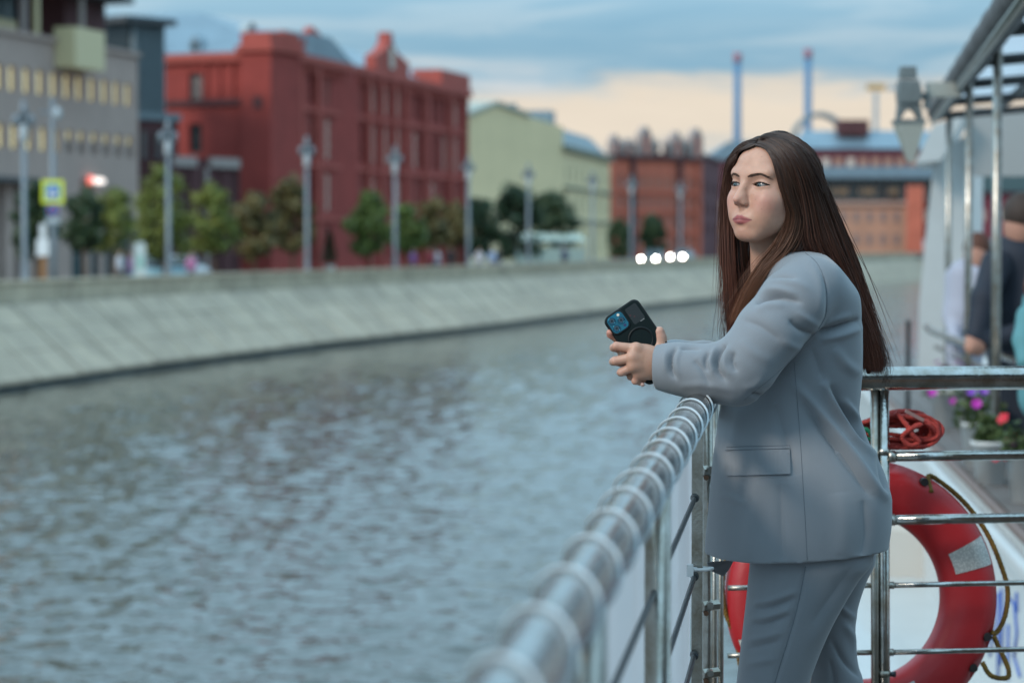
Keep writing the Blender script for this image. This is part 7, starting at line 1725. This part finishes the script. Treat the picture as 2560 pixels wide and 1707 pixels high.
def fly_strands(n=60):
    rg = np.random.default_rng(9); mb = MB()
    def one(pts, r=.00028): mb.tube([tuple(p) for p in curve_pts(pts, 14)], r, 3, cap=False)
    for k in range(n):
        j = rg.normal(size=3) * .004; a = rg.uniform(0, 1)
        if k % 3 == 0: one(G((2185 + 8*a, 800 + 60*a, 4.69), (2205 + 12*a, 860 + 40*a, 4.68), (2212 + rg.uniform(-6, 18), 920, 4.68), (2216 + rg.uniform(-16, 10), 955 + 20 * a, 4.68)) + j)
        elif k % 3 == 1: one(G((1822, 700 + 60 * a, 4.66), (1812 + 4*a, 770, 4.66), (1815 + rg.uniform(-18, 6), 830, 4.66), (1818 + rg.uniform(-14, 8), 870 + 25 * a, 4.66)) + j)
        else: one(G((1940 + 60*a, 342 + 24 * a, 4.6), (1990 + 50*a, 362 + 40 * a, 4.58), (2060 + 20*a, 480, 4.60)) + j * .8)
    one(G((1815, 640, 4.66), (1800, 720, 4.66), (1786, 790, 4.655), (1780, 850, 4.65)))
    one(G((1818, 690, 4.66), (1808, 740, 4.66), (1806, 800, 4.655), (1812, 860, 4.65)))
    return mb
fo = fly_strands().build('stray_hair', mat('stray_hair_brown', (.05, .022, .014), .4)); fo.parent = None
V, Q, C = join_np([(VH, QH, CH), (VC, QC, np.tile(np.array((.016, .010, .008)), (len(VC), 1)))])
me = np_mesh('hair', V, Q); color_attr(me, C); hr = put('hair', me, M_HAIR)
fo.parent = wo; fo.location = tuple(-WO)
# --- the phone in her hands
def rrect(w, h, r, n=6):
    out = []
    for cx, cy, a0 in ((w/2 - r, h/2 - r, 0), (-w/2 + r, h/2 - r, 90), (-w/2 + r, -h/2 + r, 180), (w/2 - r, -h/2 + r, 270)):
        for k in range(n + 1): a = math.radians(a0 + 90 * k / n); out.append((cx + r * math.cos(a), cy + r * math.sin(a)))
    return out
def slab(mb, poly, z0, z1, bev=0.0):
    n = len(poly); sh = lambda k: [(x * k[0], y * k[1]) for x, y in poly]
    w = max(p[0] for p in poly); h = max(p[1] for p in poly); k = ((w - bev) / w, (h - bev) / h)
    L = [(sh(k), z0), (poly, z0 + bev), (poly, z1 - bev), (sh(k), z1)] if bev else [(poly, z0), (poly, z1)]
    vs = [(x, y, z) for pl, z in L for x, y in pl]; fs = [tuple(range(n - 1, -1, -1)), tuple((len(L) - 1) * n + i for i in range(n))]
    for j in range(len(L) - 1):
        for i in range(n): fs.append((j*n+i, j*n+(i+1) % n, (j+1)*n+(i+1) % n, (j+1)*n+i))
    mb.add(vs, fs)
PX, PY = .0765, .1515
u_ = (at(1580, 747.5, 4.505) - at(1509, 796, 4.505)); u_.y = 0; u_.normalize(); v_ = Vector((u_.z, 0, -u_.x))   # across, then down the phone
tl = at(1505, 800, 4.505); cen = tl + u_ * (PX / 2) + v_ * (PY / 2)
ph = empty('smartphone', cen); tag(ph, 'black cased smartphone with blue triple camera held up in both hands', 'smartphone')
ph.rotation_euler = Matrix((u_, -v_, Vector((0, -1, 0)))).transposed().to_euler()
ph.rotation_euler.rotate_axis('X', math.radians(-3)); ph.rotation_euler.rotate_axis('Y', math.radians(4))
M_CASE = mat('phone_case_black', (.006, .009, .010), .5, spec=.25); M_BACK = mat('smoky_case_back', (.006, .012, .012), .45, spec=.15); M_BLUE_GL = mat('camera_plate_blue', (.006, .115, .175), .22, metal=.3, coat=.3, var=.3, vscale=90)
m = MB(); slab(m, rrect(PX, PY, .0125), -.0055, .0048, .002); m.build('case', M_CASE, ph)
m = MB(); slab(m, rrect(PX - .007, PY - .007, .0100), .0046, .0052, .0002); m.build('back_panel', M_BACK, ph)
def pp(x, y): return (-PX / 2 + x * .001, PY / 2 - y * .001)     # millimetres from the top left corner
c = pp(21.0, 20.6)
def at_xy(o, c): o.location = (c[0], c[1], 0); return o
m = MB(); slab(m, rrect(.0395, .0400, .0105), .0050, .0075, .0009); bz_ = at_xy(m.build('camera_surround', M_CASE, ph), c)
m = MB(); slab(m, rrect(.0335, .0340, .0085), .0076, .0080, .0003); m.build('camera_plate', M_BLUE_GL, bz_)
for i, (x, y) in enumerate(((13.2, 12.2), (28.6, 20.2), (13.0, 28.4))):
    q = pp(x, y); m = MB(); m.lathe([(.0066, .0080), (.0069, .0090), (.0066, .0096), (.0056, .0096), (.0056, .0088)], 24); r_ = m.build('lens_ring', mat('lens_ring_blue', (.02, .14, .22), .25, metal=.9), bz_); r_.location = (q[0] - c[0], q[1] - c[1], 0)
    m = MB(); m.lathe([(.0056, .0085), (.0056, .0092), (.0050, .0094)], 24); o = m.build('lens_glass', mat('lens_glass_blue', (.004, .030, .055), .05, coat=1), bz_); o.location = r_.location
    m = MB(); m.lathe([(.0022, .00945), (.0022, .0095)], 14); o = m.build('lens_pupil', mat('lens_pupil', (.002, .006, .010), .1), bz_); o.location = r_.location
q = pp(29.2, 9.0); m = MB(); m.lathe([(.0026, .0080), (.0026, .0087)], 16); o = m.build('flash', mat('flash_cream', (.75, .66, .56), .3), bz_); o.location = (q[0] - c[0], q[1] - c[1], 0)
q = pp(29.4, 31.8); m = MB(); m.lathe([(.0026, .0080), (.0026, .0085)], 16); o = m.build('depth_sensor', mat('sensor_violet', (.03, .03, .10), .2), bz_); o.location = (q[0] - c[0], q[1] - c[1], 0)
c = pp(39, 71); m = MB(); m.tube([(c[0] + .0225 * math.cos(a), c[1] + .0225 * math.sin(a), .0046) for a in np.linspace(0, 2 * math.pi, 48, endpoint=False)], .0027, 6, closed=True); o = m.build('magnet_ring', M_CASE, ph); o.scale = (1, 1, 1)
c = pp(57, 25); m = MB(); slab(m, rrect(.024, .034, .003), .0050, .0054, .0001); at_xy(m.build('card_outline', mat('card_dark_grey', (.014, .017, .018), .4), ph), c)  # card outline in dark grey, slightly raised on the case back
for k in range(6): m = MB(); a_, b_ = pp(58 + k * 1.5, 42); m.box(a_, a_ + .0010, b_ - .0009, b_ + .0009 - .0004 * (k % 2), .0052, .0055); m.build('case_lettering', mat('case_print_grey', (.30, .31, .30), .5), ph)
for a_, b_, w_ in ((46, 21, .0035), (52, 27, .003)): x_, y_ = pp(a_, b_); m = MB(); m.box(x_, x_ + w_, y_ - w_, y_, .0054, .0056); m.build('card_print', mat('dark_red_print', (.06, .018, .022), .5), ph)

# --- people on the boat alongside
def boat_person(name_, label, chains, ells, h=.014):
    """chains: (points, radii, colour index); one smooth figure, coloured by its garments"""
    pts = np.concatenate([np.array(c[0]) for c in chains] + [np.array([e[0]]) for e in ells]); g = Field(pts.min(0) - .16, pts.max(0) + .16, h); parts = []
    r = empty('person', (float(pts[:, 0].mean()), float(pts[:, 1].mean()), LEDGE)); tag(r, label, 'person')
    for cset in sorted({c[2] for c in chains} | {e[2] for e in ells}):
        g.F[:] = 9
        for P, R, ci in chains:
            if ci == cset: g.chain(P, R, .03)
        for c, R, ci in ells:
            if ci == cset: g.ell(c, R, None, .02)
        V, Q = g.mesh(); parts.append((relax(V, Q, 2), Q, np.tile(np.array(PCOL[cset]), (len(V), 1))))
    V, Q, C = join_np(parts); me = np_mesh(name_, V, Q); color_attr(me, C); o = link('body', me, M_CLOTH, r); o.location = -r.location; return r
PCOL = {'navy': (.012, .018, .032), 'skin': (.42, .22, .16), 'hair': (.045, .03, .024), 'white': (.36, .38, .46), 'teal': (.09, .26, .29), 'brown': (.10, .04, .025), 'black': (.015, .015, .017)}
M_CLOTH = mat('figure_clothing', (.5, .5, .5), .75); _nt = M_CLOTH.node_tree; _a = _nt.nodes.new('ShaderNodeAttribute'); _a.attribute_name = 'tint'; _nt.links.new(_a.outputs['Color'], _nt.nodes['Principled BSDF'].inputs['Base Color'])
P = lambda x, y, d: W(x, y, d)
d = 12.2
boat_person('man', 'man in dark navy suit leaning on the handrail, seen beyond the posts',
    [([P(2545, 655, d), P(2540, 780, d), P(2555, 960, d), P(2570, 1080, d)], (.15, .17, .16, .15), 'navy'), ([P(2490, 660, d - .15), P(2462, 745, d - .25), P(2440, 838, d - .3)], (.075, .065, .05), 'navy'), ([P(2600, 660, d + .15), P(2610, 780, d), P(2560, 830, d - .3), P(2470, 850, d - .3)], (.075, .065, .055, .045), 'navy'),
     ([P(2436, 846, d - .3), P(2428, 868, d - .32)], (.045, .035), 'skin'), ([P(2455, 858, d - .3), P(2446, 876, d - .3)], (.035, .03), 'skin'), ([P(2556, 640, d), P(2556, 590, d - .02)], (.06, .06), 'skin'), ([P(2560, 1090, d), P(2560, 1240, d), P(2560, 1300, d)], (.1, .08, .06), 'black')],
    [(P(2550, 568, d - .03), (.080, .10, .120), 'skin'), (P(2556, 532, d - .03), (.098, .125, .105), 'hair'), (P(2572, 560, d), (.075, .115, .12), 'hair')])
d = 15.5
boat_person('woman', 'person in pale lavender white top standing behind the man in navy',
    [([P(2412, 690, d), P(2410, 780, d), P(2412, 880, d), P(2412, 990, d)], (.11, .12, .11, .12), 'white'), ([P(2440, 690, d - .1), P(2450, 780, d - .15), P(2435, 850, d - .3)], (.06, .05, .04), 'white'), ([P(2385, 690, d + .1), P(2380, 790, d), P(2390, 860, d - .2)], (.06, .05, .04), 'white'), ([P(2433, 660, d), P(2436, 630, d)], (.05, .05), 'skin')],
    [(P(2440, 645, d), (.08, .09, .11), 'skin'), (P(2443, 618, d + .02), (.09, .095, .10), 'brown')])
d = 10.6
boat_person('seated', 'person in teal top with long brown hair at the very edge of the picture',
    [([P(2625, 760, d), P(2620, 860, d), P(2620, 990, d)], (.12, .13, .13), 'teal'), ([P(2572, 790, d - .1), P(2560, 850, d - .15), P(2564, 900, d - .2)], (.055, .045, .04), 'teal'), ([P(2612, 650, d), P(2598, 720, d - .05), P(2595, 770, d - .05)], (.08, .06, .04), 'brown'), ([P(2625, 700, d), P(2625, 660, d)], (.05, .05), 'skin')],
    [(P(2625, 640, d - .02), (.08, .09, .115), 'skin'), (P(2629, 625, d + .02), (.09, .095, .11), 'brown')])
